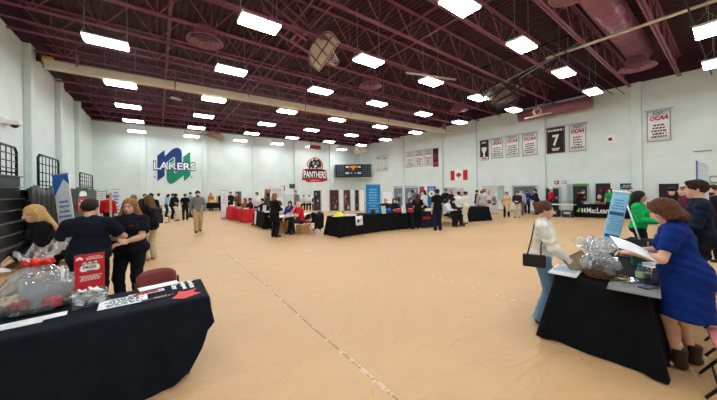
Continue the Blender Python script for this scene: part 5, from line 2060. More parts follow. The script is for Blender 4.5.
MB().tube([(-0.08, 0, 0.15), (-0.06, 0, 0.24), (0.06, 0, 0.24), (0.08, 0, 0.15)], 0.009, 6).build('handle', M_BLACK, t)

# tilted blue banner on its easel, on the second table
q = G(611, 246, TOP)
bn = Vector((q.x, q.y + 0.02, Z2))
eyed = Vector((-bn.x, -bn.y, 0)).normalized()
rtd = Vector((-eyed.y, eyed.x, 0))
if rtd.dot(Vector((CT, -ST, 0))) < 0:
    rtd = -rtd
t = thing('table_banner', 'tilted light blue banner on a tabletop easel', 'banner', bn)
yv = (Vector((0, 0, 1)) * 0.96 + rtd * 0.17 - eyed * 0.16).normalized()
xv = (rtd - yv * rtd.dot(yv)).normalized()
RBn = frame_xy((0, 0, 0), xv, yv)
BW, BH = 0.21, 0.88
k = MB()
k.grid(lambda a, b: RBn @ Vector(((a - 0.5) * BW, 0.03 + b * BH, 0.004 * math.sin(3 * b))), 4, 8)
mB = mat('blue_banner', (150, 204, 234), 0.55, 0.2, 3.0)
k.build('banner_sheet', mB, t, solid=0.004)
k = MB()
k.box((0, BH * 0.62, 0.006), (BW * 0.86, 0.06, 0.003), M=RBn)
k.build('dark_band', c_mat((36, 90, 140), 0.6, 'print'), t)
MB().box((0, BH * 0.18, 0.006), (BW * 0.86, 0.05, 0.003), M=RBn).build('dark_band', c_mat((36, 90, 140), 0.6, 'print'), t)
k = MB()
text_bars(k, RBn @ Matrix.Translation((0, BH * 0.80, 0)), BW, BH * 0.22, 4, 3, 0.007, 0.8, 0.4)
text_bars(k, RBn @ Matrix.Translation((0, BH * 0.42, 0)), BW, BH * 0.30, 7, 4, 0.007, 0.8, 0.35)
k.build('lettering', c_mat((60, 124, 176), 0.6, 'print'), t)
k = MB()
k.cyl(RBn @ Vector((BW * 0.36, BH * 0.58, 0.009)), RBn @ Vector((BW * 0.36, BH * 0.58, 0.0095)), 0.01, n=8)
k = MB()
k.tube([RBn @ Vector((-BW * 0.55, BH + 0.04, 0)), RBn @ Vector((BW * 0.55, BH + 0.04, 0))], 0.018, 8)
k.build('top_bar', M_PWHT, t)
k = MB()
k.tube([RBn @ Vector((-BW * 0.5, 0.02, 0)), RBn @ Vector((BW * 0.5, 0.02, 0))], 0.016, 8)
k.build('bottom_bar', M_PWHT, t)
foot = G(643, 251, TOP) - bn
k = MB()
k.tube([RBn @ Vector((BW * 0.42, BH * 0.86, -0.02)), Vector((foot.x, foot.y, 0.012))], 0.012, 8)
k.build('easel_leg', c_mat((190, 192, 192), 0.4), t)
k = MB()
k.tube([RBn @ Vector((-BW * 0.42, BH * 0.86, -0.02)), RBn @ Vector((-BW * 0.45, 0.02, -0.02))], 0.010, 8)
k.build('easel_leg', c_mat((190, 192, 192), 0.4), t)

# chairs at the right edge
folding_chair('pink seated folding chair nearest the camera, at the lower right edge', (3.84, -0.06), 0.12, M_PINK)
folding_chair('pink seated folding chair behind the brown boots', (4.72, -0.04), 0.05, M_PINK)
folding_chair('pink seated folding chair beyond the blue dress, at the right edge', (5.55, -0.02), -0.05, M_PINK)
# ------------------------------------------------------------------ people close to the camera
NAVY = (18, 20, 28)
BLK = (20, 20, 22)


def strap(p, pts, r, name, m):
    k = MB()
    k.tube(pts, r, 6)
    return worn(p, name, k, m)


# woman in the blue dress
P = G(686.5, 366)
wb = person('woman in a royal blue dress and ankle boots reading a sheet at the right table', (P.x, P.y, 0), 268, 1.63, 'f', 1.14, 0.25, 10, head=(6, 24, 0),
            rh=(0.06, 0.42, 1.08), lh=(-0.14, 0.36, 1.10), rp=(0.6, -0.5, -0.6), lp=(-0.6, -0.5, -0.6), rcurl=0.5, lcurl=0.6, rn=(-0.5, 0, -0.8), ln=(0.5, 0, -0.8),
            feet=((0.11, -0.04), (-0.10, 0.05)), hair=('bob', (92, 52, 34)), skin='fair', boots=0.11, shoes=(62, 46, 36), res=FINE,
            top=dict(c=(14, 42, 112), name='dress', sleeve='short', skirt=(0.545, 0.285), off=0.014, loose=0.004, fold=0.004, hang=0), bottom=None, seedy=2)
# the sheet she holds
hpos = wb['world'](wb['arms'][-1][2]) + Vector((0, 0, 0))
q = Dv(633, 249, 2.72)
t = thing('paper_sheet', 'large white sheet held by the woman in the blue dress', 'paper', q, 0.0)
R_ = Matrix.Rotation(math.radians(28), 4, 'Z') @ Matrix.Rotation(math.radians(-20), 4, 'Y') @ Matrix.Rotation(math.radians(26), 4, 'X')
k = MB()
k.grid(lambda a, b: R_ @ Vector(((a - 0.5) * 0.24, (b - 0.5) * 0.34, 0.015 * math.sin(PI * b))), 6, 6)
k.build('sheet', c_mat((244, 244, 244), 0.7, 'paper'), t, solid=0.002)

# man in dark blue behind her
P = D(703, 3.95)
person('tall dark haired man in a dark blue shirt behind the woman in the blue dress', (P.x, P.y, 0), 276, 1.815, 'm', 1.02, 0, 3, head=(0, 4, 0),
       rh=(0.12, 0.30, 1.02), lh=(-0.16, 0.30, 1.02), hair=('short', (44, 28, 22)), res=FINE,
       top=dict(c=(22, 30, 50), sleeve='long', collar=0.03, hem=0.86), bottom=dict(c=(26, 26, 32)), seedy=4)
# woman in the pale sweater with shoulder bag and board
P = G(543, 322)
ws = person('woman in a cream sweater and blue jeans carrying a brown board', (P.x, P.y, 0), 92, 1.56, 'f', 0.95, 0, 2, head=(0, 6, 0),
            rh=(0.20, 0.30, 0.93), lh=(-0.10, 0.22, 0.98), rp=(0.7, -0.9, -0.4), rcurl=0.8, rn=(-1, 0, -0.2), feet=((0.08, -0.03), (-0.07, 0.05)),
            hair=('bun', (92, 54, 40)), res=FINE, top=dict(c=(226, 222, 210), name='sweater', sleeve='long', off=0.016, loose=0.012, hem=0.93, fold=0.005, collar=0.05),
            bottom=dict(c=(108, 140, 170), name='jeans', flare=0.035, off=0.016, end=1.02), shoes=(40, 38, 40), seedy=1)
k = MB()
k.box((0.19, -0.10, 0.90), (0.08, 0.27, 0.17), bev=0.02)
k.box((0.232, -0.10, 0.95), (0.008, 0.26, 0.07))
worn(ws, 'shoulder_bag', k, mat('bag_leather', (24, 24, 28), 0.45, 0.15))
strap(ws, [(0.205, -0.18, 0.97), (0.185, -0.13, 1.18), (0.13, -0.10, 1.34), (0.05, -0.085, 1.415), (-0.05, 0.02, 1.42), (-0.10, 0.10, 1.34)], 0.009, 'bag_strap', mat('bag_leather', (24, 24, 28), 0.45, 0.15))
strap(ws, [(0.205, -0.02, 0.97), (0.20, -0.02, 1.12), (0.165, 0.03, 1.26), (0.10, 0.06, 1.37)], 0.007, 'bag_strap', mat('bag_leather', (24, 24, 28), 0.45, 0.15))
q = ws['world'](ws['arms'][1][2] + V3(0.0, 0.09, -0.03))
t = thing('clip_board', 'brown board held by the woman in the cream sweater', 'board', q, ws['rz'])
R_ = Matrix.Rotation(math.radians(14), 4, 'Z') @ Matrix.Rotation(math.radians(32), 4, 'X')
MB().box((0.012, 0.0, 0.0), (0.012, 0.23, 0.30), M=R_, bev=0.004).build('board', mat('brown_board', (148, 122, 92), 0.6, 0.1), t)
MB().box((0.020, 0.0, 0.0), (0.003, 0.20, 0.27), M=R_).build('paper_face', c_mat((170, 146, 116), 0.7), t)

# ------------------------------------------------------------------ group behind the left table
P = D(90, 3.75)
person('broad man in a black short sleeved shirt seen from behind at the left table', (P.x, P.y, 0), 168, 1.66, 'm', 1.40, 0.6, 4, head=(18, 6, 0),
       rh=(0.26, 0.34, 1.06), lh=(-0.20, 0.26, 1.0), rp=(0.9, -0.4, -0.5), hair=('short', (48, 32, 26)), res=FINE,
       top=dict(c=(20, 23, 34), sleeve='short', off=0.02, collar=0.02, hem=0.84, loose=0.012), bottom=dict(c=BLK), seedy=3)
P = D(131.5, 4.25)
wg = person('woman with glasses and curly light brown hair in a black polo shirt', (P.x, P.y, 0), 334, 1.65, 'f', 1.38, 0.5, 0, head=(-4, 6, 0),
            rh=(-0.02, 0.32, 1.10), lh=(-0.02, 0.28, 1.05), rp=(0.9, -0.3, -0.4), lp=(-0.9, -0.3, -0.4), feet=((0.13, 0), (-0.12, 0.02)),
            hair=('wavy', (150, 104, 66)), res=FINE, glasses=True, top=dict(c=(20, 23, 32), sleeve='short', off=0.02, collar=0.03, hem=0.86, loose=0.012), bottom=dict(c=(18, 18, 22)), seedy=5)
k = MB()
k.box((-0.09, 0.175, 1.29), (0.07, 0.012, 0.022))
worn(wg, 'chest_print', k, M_PRED)
k = MB()
k.box((0.10, 0.172, 1.31), (0.08, 0.012, 0.03))
worn(wg, 'name_badge', k, M_PWHT)
P = D(50, 3.95)
person('blonde long haired woman in black looking left beside the bleachers', (P.x, P.y, 0), 283, 1.60, 'f', 1.1, 0, 12, head=(4, 12, 0),
       rh=(0.10, 0.36, 0.95), lh=(-0.12, 0.36, 0.95), hair=('long', (206, 166, 104)), res=FINE, top=dict(c=(18, 18, 20), name='jacket', sleeve='long', off=0.022, hem=0.82), bottom=dict(c=BLK), seedy=6)
P = G(151, 260)
bp_ = person('brown haired woman in a black jacket with a black backpack', (P.x, P.y, 0), 222, 1.66, 'f', 1.0, 0, 4, head=(0, 4, 0),
             rh=(0.14, 0.26, 1.05), lh=(-0.12, 0.28, 1.0), hair=('long', (104, 70, 46)), res=MID, top=dict(c=(20, 20, 24), name='jacket', sleeve='long', off=0.024, hem=0.80), bottom=dict(c=(186, 170, 138)), shoes=(196, 140, 132), seedy=7)
k = MB()
k.box((0, -0.20, 1.17), (0.25, 0.14, 0.42), bev=0.06)
k.box((0, -0.275, 1.08), (0.20, 0.06, 0.22), bev=0.02)
worn(bp_, 'backpack', k, mat('backpack_fabric', (22, 22, 26), 0.7, 0.2))
for s in (-1, 1):
    strap(bp_, [(s * 0.10, -0.16, 1.34), (s * 0.11, -0.03, 1.45), (s * 0.12, 0.12, 1.34), (s * 0.15, 0.10, 1.12), (s * 0.15, -0.14, 1.0)], 0.016, 'backpack_strap', mat('backpack_fabric', (22, 22, 26), 0.7, 0.2))
strap(bp_, [(0.14, -0.26, 1.2), (0.22, -0.34, 1.14), (0.22, -0.36, 0.98), (0.14, -0.28, 0.96)], 0.010, 'backpack_strap', mat('backpack_fabric', (22, 22, 26), 0.7, 0.2))

# ------------------------------------------------------------------ middle distance on the right
P = D(639.5, 5.7)
person('long dark haired woman in a bright green blouse facing right', (P.x, P.y, 0), 82, 1.635, 'f', 1.0, 0, 0, head=(0, 4, 0),
       rh=(0.12, 0.29, 1.08), lh=(-0.08, 0.27, 1.06), rcurl=0.5, hair=('long', (34, 22, 22)), skin='mid', res=MID, top=dict(c=(20, 168, 84), name='blouse', sleeve='long', off=0.022, hem=0.92), bottom=dict(c=BLK), seedy=8)
P = D(713.5, 6.3)
person('short haired man in black and white at the right edge, behind the tall man', (P.x, P.y, 0), 318, 1.75, 'm', 1.05, 0, 0, hair=('crop', (40, 28, 24)), res=MID, beard=(60, 40, 34),
       top=dict(c=(30, 26, 32), name='jacket', sleeve='long', hem=0.86), bottom=dict(c=BLK), seedy=9)
P = D(673, 8.6)
pc = person('person in a dark cap and black jacket before the dark wall panel', (P.x, P.y, 0), 352, 1.70, 'm', 1.1, 0, 8, head=(0, 18, 0),
            rh=(0.16, 0.30, 1.16), lh=(-0.16, 0.30, 1.16), hair=('short', (26, 22, 24)), res=MID, top=dict(c=(24, 24, 28), name='jacket', sleeve='long', off=0.025, hem=0.84), bottom=dict(c=BLK), seedy=10)
k = MB()
k.lathe([(0.0, 0.115), (0.06, 0.108), (0.092, 0.07), (0.105, 0.03), (0.103, 0.025), (0.0, 0.10)], (0, 0, 0), 16, pc['Mh'] @ Matrix.Scale(1 / pc['k'], 4) @ Matrix.Translation((0, -0.015, 0.0)))
k.v = [tuple(Vector(v)) for v in k.v]
worn(pc, 'cap', k, c_mat((24, 24, 30), 0.8))
k = MB()
k.box((0.26, -0.02, 1.22), (0.16, 0.14, 0.30), bev=0.04)
worn(pc, 'yellow_bag', k, c_mat((226, 190, 50), 0.6))
P = D(686, 7.6)
person('person in a maroon top with short brown hair, left of the tall dark haired man', (P.x, P.y, 0), 286, 1.72, 'm', 1.0, 0, 2, hair=('crop', (120, 84, 60)), res=MID,
       top=dict(c=(84, 34, 56), sleeve='long'), bottom=dict(c=BLK), seedy=11)
# ------------------------------------------------------------------ bleachers along the left wall
XB = -2.75
M_BLEACH = mat('bleacher_black', (30, 31, 34), 0.45, 0.2, 5.0)
M_EDGE = mat('bleacher_edge', (92, 94, 98), 0.4, 0.1)


def bleacher(label, y0, y1, h, mface, rows=8):
    t = thing('folded_bleacher', label, 'bleacher', (XB, (y0 + y1) / 2, 0), 0, 'folded bleachers along the left wall')
    L = y1 - y0
    MB().span((WX0 - XB + 0.24, -L / 2, 0), (-0.10, L / 2, h)).build('core', M_BLACK, t)
    rh_ = h / rows
    for i in range(rows):
        x = -0.10 + 0.02 * (i % 2)
        MB().box((x + 0.05 - 0.012 * i, 0, rh_ * (i + 0.46)), (0.10, L, rh_ * 0.86), bev=0.012).build('riser', mface, t)
        MB().box((x + 0.075 - 0.012 * i, 0, rh_ * (i + 0.93)), (0.16, L, 0.022)).build('nosing', M_EDGE, t)
    return t


yb1 = wall_r(24.5, 200, XB).y
b1 = bleacher('black folded bleacher with grey step edges at the left edge of the picture', yb1 - 5.0, yb1, 2.2, M_BLEACH)
yb2, yb3 = wall_r(30, 190, XB).y, wall_r(63, 190, XB).y
bleacher('black folded bleacher in the middle, behind the blue and white banner', yb2 + 0.2, yb3, 1.86, M_BLEACH, 7)
yb4, yb5 = wall_r(66.5, 190, XB).y, wall_r(97, 190, XB).y
bleacher('dark grey green folded bleacher, farthest along the left wall', yb4 + 0.1, yb5, 1.95, mat('bleacher_green', (58, 66, 64), 0.5, 0.15), 3)


def guard_rail(label, y0, y1, z0, z1, x=XB - 0.1):
    t = thing('guard_rail', label, 'railing', (x, (y0 + y1) / 2, z0), 0, 'guard rails on the folded bleachers')
    L, h = (y1 - y0), z1 - z0
    k = MB()
    k.tube([(0, -L / 2, 0), (0, -L / 2, h - 0.10), (0, -L / 2 + 0.10, h), (0, L / 2 - 0.10, h), (0, L / 2, h - 0.10), (0, L / 2, 0)], 0.028, 8)
    k.build('frame', M_BLACK, t)
    for i in range(1, 4):
        MB().tube([(0, -L / 2, h * i / 4), (0, L / 2, h * i / 4)], 0.016, 6).build('rail', M_BLACK, t)
    n = 6
    for i in range(1, n):
        y = -L / 2 + L * i / n
        MB().tube([(0, y, 0), (0, y, h)], 0.012, 6).build('baluster', M_BLACK, t)
    k = MB()
    k.tube([(0, L / 2, h * 0.1), (-0.5, L / 2, h * 0.1 + 0.1), (-0.5, L / 2, h + 0.1), (-0.4, L / 2, h + 0.15)], 0.022, 6)
    k.build('return_rail', M_BLACK, t)


guard_rail('black guard rail on the nearest bleacher, at the left edge', wall_r(-12, 160, XB).y, wall_r(22.5, 160, XB).y, 2.2, Dv(10, 144.5, wall_r(10, 150, XB).x / ray(10, 150)[0]).z)
guard_rail('black guard rail on the middle bleacher, above the blue and white banner', wall_r(43.5, 170, XB).y, wall_r(62.5, 170, XB).y, 1.86, wall_r(53, 157.5, XB).z)
guard_rail('black guard rail on the farthest bleacher, above the red and green poster', wall_r(83, 180, XB).y, wall_r(95, 180, XB).y, 1.95, wall_r(89, 174, XB).z)
# black drape hung over the front of the middle bleacher
ya, yz = wall_r(31, 190, XB + 0.25).y, wall_r(57, 190, XB + 0.25).y
k = MB()
k.grid(lambda a, b: (XB + 0.24 + 0.05 * math.sin(a * 34) * (0.4 + 0.6 * (1 - b)), ya + (yz - ya) * a, 0.02 + (1.92 - 0.02) * b + 0.05 * math.sin(a * 9) * b), 60, 8)
k.mi = 0
tag(k.build('black_drape', mat('drape_black', (26, 26, 30), 0.5, 0.2, 6.0, spec=0.4), solid=0.01), 'glossy black drape hung over the middle bleacher behind the blonde woman', 'drape')

# red and green poster on the far bleacher
p0, p1 = wall_r(77, 200, XB + 0.28), wall_r(87.6, 200, XB + 0.28)
t = thing('wall_poster', 'red and green poster with a white loaf shape on the farthest bleacher', 'poster', ((p0 + p1) / 2).xy.to_3d() + Vector((0, 0, 1.5)))
RP = frame_xy((0, 0, 0), (0, 1, 0), (0, 0, 1))
wP = abs(p1.y - p0.y)
MB().box((0, 0, 0), (wP, 0.95, 0.03), M=RP).build('backing', c_mat((30, 84, 56), 0.6), t)
MB().box((0, -0.20, 0.018), (wP, 0.5, 0.006), M=RP).build('red_half', M_PRED, t)
MB().prism([(-0.34 * wP, 0.12), (0.34 * wP, 0.12), (0.36 * wP, 0.22), (0.2 * wP, 0.33), (-0.2 * wP, 0.33), (-0.36 * wP, 0.22)], 0.006, RP @ Matrix.Translation((0, 0, 0.018))).build('loaf_print', M_PWHT, t)
k = MB()
text_bars(k, RP @ Matrix.Translation((0, -0.18, 0)), wP, 0.36, 3, 4, 0.026, 0.8, 0.5)
k.build('lettering', M_PWHT, t)


# ------------------------------------------------------------------ banners and boards
def cam_axes(p, turn=0.0):
    """horizontal axis facing the camera from p, turned by an angle"""
    c = Vector((-p[0], -p[1], 0)).normalized()
    x = Vector((-c.y, c.x, 0))
    if x.dot(Vector((CT, -ST, 0))) < 0:
        x = -x
    return Matrix.Rotation(turn, 3, 'Z') @ x


def photo_patches(mb_fn, w_, h_, R, z, seed, cols, n=9):
    """a printed picture: big soft patches of colour"""
    r_ = random.Random(seed)
    for i in range(n):
        a, b = r_.uniform(0.18, 0.5) * w_, r_.uniform(0.10, 0.28) * h_
        x, y = r_.uniform(-(w_ - a) / 2, (w_ - a) / 2), r_.uniform(-(h_ - b) / 2, (h_ - b) / 2)
        k = MB()
        k.lathe([(0.5, 0), (0.5, 0.001)], (0, 0, 0), 14, R @ Matrix.Translation((x, y, z + 0.0012 * i)) @ Matrix.Scale(a, 4, (1, 0, 0)) @ Matrix.Scale(b, 4, (0, 1, 0)))
        mb_fn(k, cols[i % len(cols)])


def rollup(label, p, w_, z0, z1, rgb, bands=(), pic=None, text=None, tcol=(60, 110, 170), turn=0.0, seed=0, lean=0.0, rows=8, name='rollup_banner', cat='banner'):
    t = thing(name, label, cat, (p[0], p[1], 0))
    x = cam_axes(p, turn)
    nrm = x.cross(Vector((0, 0, 1)))
    y = (Vector((0, 0, 1)) - x * lean).normalized()
    xx = (x - y * x.dot(y)).normalized()
    R = frame_xy((0, 0, 0), xx, y)
    h = z1 - z0
    k = MB()
    k.box((0, z0 + h / 2, 0), (w_, h, 0.012), M=R)
    k.build('banner_sheet', c_mat(rgb, 0.55, 'print'), t)
    MB().tube([R @ Vector((-w_ / 2 - 0.01, z1, 0)), R @ Vector((w_ / 2 + 0.01, z1, 0))], 0.018, 8).build('top_bar', M_GREY, t)
    MB().box((0, 0.04, 0), (w_ * 1.03, 0.08, 0.14), M=frame_xy((0, 0, 0), x, (0, 0, 1)), bev=0.02).build('base_cassette', M_GREY, t)
    MB().tube([R @ Vector((0, 0.06, -0.03)), R @ Vector((0, z1, -0.02))], 0.012, 6).build('pole', M_GREY, t)
    for (b0, b1, c2) in bands:
        MB().box((0, z0 + h * (b0 + b1) / 2, 0.008), (w_, h * (b1 - b0), 0.004), M=R).build('colour_band', c_mat(c2, 0.6, 'print'), t)
    if pic:
        b0, b1, cols = pic
        k0 = MB()
        k0.box((0, z0 + h * (b0 + b1) / 2, 0.0085), (w_ * 0.94, h * (b1 - b0), 0.003), M=R)
        k0.build('picture', c_mat(cols[0], 0.6, 'print'), t)
        photo_patches(lambda kk, cc: kk.build('picture_patch', c_mat(cc, 0.6, 'print'), t), w_ * 0.9, h * (b1 - b0) * 0.92, R @ Matrix.Translation((0, z0 + h * (b0 + b1) / 2, 0)), 0.011, seed, cols[1:], 8)
    if text:
        k = MB()
        text_bars(k, R @ Matrix.Translation((0, z0 + h * sum(text) / 2, 0)), w_, h * (text[1] - text[0]), rows, seed, 0.012, 0.8, 0.4)
        k.build('lettering', c_mat(tcol, 0.6, 'print'), t)
    return t, R


p = D(73, 6.6)
t, R = rollup('blue and white banner leaning beside the blonde woman', p, 0.36, 0.08, 2.22, (232, 238, 244), (), None, (0.06, 0.72), (70, 120, 190), -0.75, 1, 0.12, rows=12)
MB().prism([(-0.18, 2.22), (-0.18, 1.70), (0.06, 2.10), (0.18, 1.96), (0.18, 2.22)], 0.003, R @ Matrix.Translation((0, 0, 0.008))).build('blue_header', c_mat((40, 106, 190), 0.6, 'print'), t)


def board(label, u0, u1, vb, vt, rgb, pic=None, seed=0, name='display_board', text=None, tcol=(120, 130, 150)):
    """free standing display panel seen between two columns, standing at row vb"""
    d0 = G((u0 + u1) / 2, vb)
    dep = d0.x * ST + d0.y * CT
    a, b = D(u0, dep), D(u1, dep)
    t = thing(name, label, 'display board', d0)
    h = Dv((u0 + u1) / 2, vt, dep).z
    w_ = (b - a).length
    R = frame_xy((0, 0, 0), b - a, (0, 0, 1))
    MB().box((0, h / 2 + 0.03, 0), (w_, h - 0.06, 0.035), M=R).build('panel', c_mat(rgb, 0.7, 'board'), t)
    for s in (-1, 1):
        MB().box((s * (w_ / 2 - 0.05), 0.02, 0), (0.05, 0.04, 0.42), M=R).build('foot', M_GREY, t)
        MB().box((s * (w_ / 2 - 0.012), h / 2, 0), (0.028, h, 0.045), M=R).build('edge_post', M_GREY, t)
    if pic:
        b0, b1, cols = pic
        MB().box((0, h * (b0 + b1) / 2, 0.02), (w_ * 0.88, h * (b1 - b0), 0.006), M=R).build('picture', c_mat(cols[0], 0.6, 'print'), t)
        photo_patches(lambda kk, cc: kk.build('picture_patch', c_mat(cc, 0.6, 'print'), t), w_ * 0.84, h * (b1 - b0) * 0.9, R @ Matrix.Translation((0, h * (b0 + b1) / 2, 0)), 0.0245, seed, cols[1:], 8)
    if text:
        k = MB()
        text_bars(k, R @ Matrix.Translation((0, h * sum(text) / 2, 0)), w_, h * (text[1] - text[0]), 7, seed, 0.024, 0.75, 0.35)
        k.build('lettering', c_mat(tcol, 0.6, 'print'), t)
    return t


PIC_D = [(52, 40, 42), (92, 62, 56), (30, 28, 34), (120, 132, 146), (70, 44, 40), (190, 170, 150), (24, 24, 30)]
PIC_G = [(120, 128, 138), (70, 78, 92), (180, 186, 192), (50, 54, 64), (206, 200, 190), (96, 110, 124)]
PIC_W = [(196, 196, 192), (150, 70, 60), (120, 124, 126), (210, 150, 110), (70, 74, 80), (232, 230, 226)]
# left far corner
board('white flip chart board with faint print, left of the red jacket', 97.5, 106.8, 217.5, 189, (236, 236, 232), text=(0.4, 0.95), seed=2)
p = D(111, 11.5)
t = thing('wooden_post', 'pale wooden post standing before the red jacket', 'post', p)
MB().box((0, 0, 0.87), (0.07, 0.05, 1.74), 0.4).build('post', mat('pale_wood', (196, 170, 130), 0.6, 0.12), t)
MB().box((0, 0, 0.02), (0.4, 0.4, 0.04), 0.4).build('base', M_BLACK, t)
rollup('narrow blue and white vertical banner beside the pale wooden post', D(116.3, 14.0), 0.30, 0.1, 1.92, (226, 234, 242), (), None, (0.1, 0.95), (30, 80, 170), 0, 4, 0, rows=9)
# back wall row
board('white board nearest the navy and green emblem on the far wall', 233, 239.5, 211, 196, (226, 228, 226))
rollup('tall white banner at the head of the red clothed tables', D(224.6, 17.6), 0.40, 0.05, 1.80, (238, 240, 240), (), None, (0.5, 0.9), (160, 180, 190), 0, 5, 0)
board('photo board in orange and blue above the red clothed tables', 235.5, 241.8, 214, 191.5, (60, 70, 84), (0.5, 0.97, [(86, 110, 140), (190, 120, 60), (140, 90, 60), (60, 70, 90), (210, 160, 90)]), 7)
p = D(265, 19.0)
rollup('slim brown photo banner with a standing figure behind the white tables', p, 0.40, 0.3, 1.86, (150, 118, 100), (), (0.1, 0.95, [(140, 108, 92), (110, 80, 70), (190, 160, 140), (80, 60, 56)]), None, turn=0.2, seed=8, lean=-0.12)
board('pale board with a red corner square and faint print', 270, 284.5, 212, 186.5, (226, 230, 228), text=(0.55, 0.92), seed=9)
p = D(281.8, 23.2, 1.94)
t = thing('hanging_sign', 'small bright red square sign over the pale board', 'sign', (p.x, p.y - 0.25, p.z))
MB().box((0, 0, 0), (0.36, 0.03, 0.40), -0.3).build('plate', M_PRED, t)
MB().box((0, 0, -0.35), (0.04, 0.03, 0.32), -0.3).build('stem', M_GREY, t)
board('light grey screen board behind the man in the red shirt', 284.2, 294.5, 216, 194, (206, 216, 218))
board('white partition board second to the right of the beast emblem', 321.5, 329.8, 211.5, 190, (232, 234, 232))
board('photo board left of the white partition board, under the beast emblem', 313.8, 321, 211.5, 190.5, (90, 84, 80), (0.1, 0.97, PIC_D), 10)
board('dark photo board with a worker in blue, first right of the white partition', 329.9, 339, 211.5, 190, (60, 48, 46), (0.05, 0.97, [(64, 46, 44), (150, 96, 70), (40, 34, 36), (92, 62, 50), (176, 130, 100), (30, 28, 32)]), 11)
board('white partition board between two dark photo boards', 339.2, 343.6, 211.5, 190, (230, 232, 230))
board('dark photo board with an orange helmet, left of the blue banner', 343.8, 350.4, 211.5, 190, (66, 56, 54), (0.05, 0.97, [(70, 56, 54), (200, 120, 80), (226, 222, 216), (48, 40, 42), (130, 90, 70)]), 12)
board('white partition board right of the orange helmet photo', 350.6, 355, 211.5, 190, (230, 232, 230))
board('narrow dark photo board next to the tall blue banner', 355.2, 359, 211.5, 190, (54, 56, 62), (0.05, 0.97, PIC_D), 13)
board('white partition board behind the seated person in a white cap', 382, 392.5, 210, 192, (234, 236, 234))
board('white partition board touching the tall blue banner', 359.2, 364.6, 212, 190, (234, 236, 234))
# the tall blue banner
pb = D(373.6, 11.4)
t, R = rollup('tall bright blue banner with faint white print behind the black table', pb, 0.60, 0.06, 1.94, (24, 132, 198), (), None, (0.15, 0.92), (150, 206, 236), 0, 14, 0, rows=13)
# photo banners over row two
p = D(398.4, 17.5)
rollup('grey photo banner, left one of the pair behind the black tables', p, 0.56, 0.05, 1.92, (196, 200, 204), (), (0.25, 0.94, PIC_G), None, seed=15)
p = D(411.8, 17.5)
rollup('grey photo banner, right one of the pair behind the black tables', p, 0.86, 0.05, 1.92, (196, 200, 204), (), (0.25, 0.94, PIC_G), None, seed=16)
p = D(422.2, 19.0)
rollup('red and pink banner between the grey photo banners and the blue poster', p, 0.34, 0.05, 1.90, (206, 92, 92), ((0.75, 0.98, (190, 60, 66)),), None, (0.3, 0.7), (240, 220, 220), 0, 17)
p = D(432, 14.5)
t, R = rollup('blue poster banner with a yellow and white round emblem', p, 0.44, 0.05, 1.86, (46, 104, 178), (), None, (0.88, 0.97), (230, 236, 244), 0, 18, rows=2)
for r_, c2, z in ((0.17, (240, 196, 60), 0.010), (0.13, (244, 244, 240), 0.013), (0.07, (60, 120, 190), 0.016)):
    MB().cyl(R @ Vector((0, 1.48, z)), R @ Vector((0, 1.48, z + 0.003)), r_, n=20).build('round_emblem', c_mat(c2, 0.6, 'print'), t)
p = D(459.5, 19.2)
rollup('small pale photo banner beside the wall below the flag', p, 0.62, 0.05, 1.72, (214, 210, 206), (), (0.5, 0.95, PIC_W), None, seed=19)
p = D(484.4, 18.6)
rollup('narrow pale banner with a red mark, left of the landscape photo banner', p, 0.22, 0.05, 1.78, (220, 216, 212), ((0.8, 0.95, (170, 80, 76)),), None, (0.2, 0.7), (150, 120, 120), 0, 20)
p = D(492.2, 18.4)
rollup('wide landscape photo banner near the right wall windows', p, 0.72, 0.05, 1.86, (206, 206, 202), (), (0.10, 0.95, PIC_W), None, seed=21)


# ------------------------------------------------------------------ tables
def booth_table(label, c, L, W, rz, m, hem=0.015, seed=0, white_top=False, amp=0.022):
    t = thing('draped_table', label, 'table', (c[0], c[1], 0), rz)
    MB().box((0, 0, TOP - 0.02), (L, W, 0.035)).build('tabletop', M_WHITE, t)
    for s in (-1, 1):
        k = MB()
        for q in (-1, 1):
            k.tube([(s * (L / 2 - 0.12), q * (W / 2 - 0.1), TOP - 0.04), (s * (L / 2 - 0.16), q * (W / 2 - 0.12), 0.01)], 0.014, 6)
        k.build('leg_frame', M_GREY, t)
    drape_mb(L + 0.02, W + 0.02, TOP + 0.012, hem, seed, 0.05, amp, step=0.06, freq=0.8).build('tablecloth', m, t)
    return t


M_REDCLOTH = mat('red_tablecloth', (206, 34, 44), 0.8, 0.12, 8.0)
M_NAVYCLOTH = mat('navy_tablecloth', (24, 28, 52), 0.85, 0.15, 8.0)
M_YELCLOTH = mat('yellow_tablecloth', (222, 206, 120), 0.8, 0.1, 8.0)
M_WHTCLOTH = mat('white_tablecloth', (236, 234, 230), 0.8, 0.04, 8.0)
# island of tables running along the hall, left of the middle
booth_table('red clothed table, far one of two', (3.95, 18.6), 1.83, 0.76, PI / 2, M_REDCLOTH, 0.05, 1)
booth_table('red clothed table, near one of two, with white table runner', (4.25, 16.5), 1.83, 0.76, PI / 2, M_REDCLOTH, 0.03, 2)
booth_table('black clothed table with a white hanging banner, beside the red tables', (4.35, 13.55), 1.83, 0.76, PI / 2 - 0.05, M_BLACKCLOTH, 0.02, 3)
t = thing('table_banner', 'white cloth banner with faint print hanging on the front of the black table', 'banner', (3.92, 13.95, 0.1))
k = MB()
k.grid(lambda a, b: (-0.02 - 0.05 * (1 - b), 0.28 * (0.5 - a), 0.66 * b), 4, 6)
k.build('banner_sheet', M_PWHT, t, solid=0.006)
k = MB()
text_bars(k, frame_xy((-0.055, 0, 0.36), (0, -1, 0), (0, 0, 1)), 0.28, 0.5, 6, 3, 0.006, 0.7, 0.35)
k.build('lettering', M_PGRY, t)
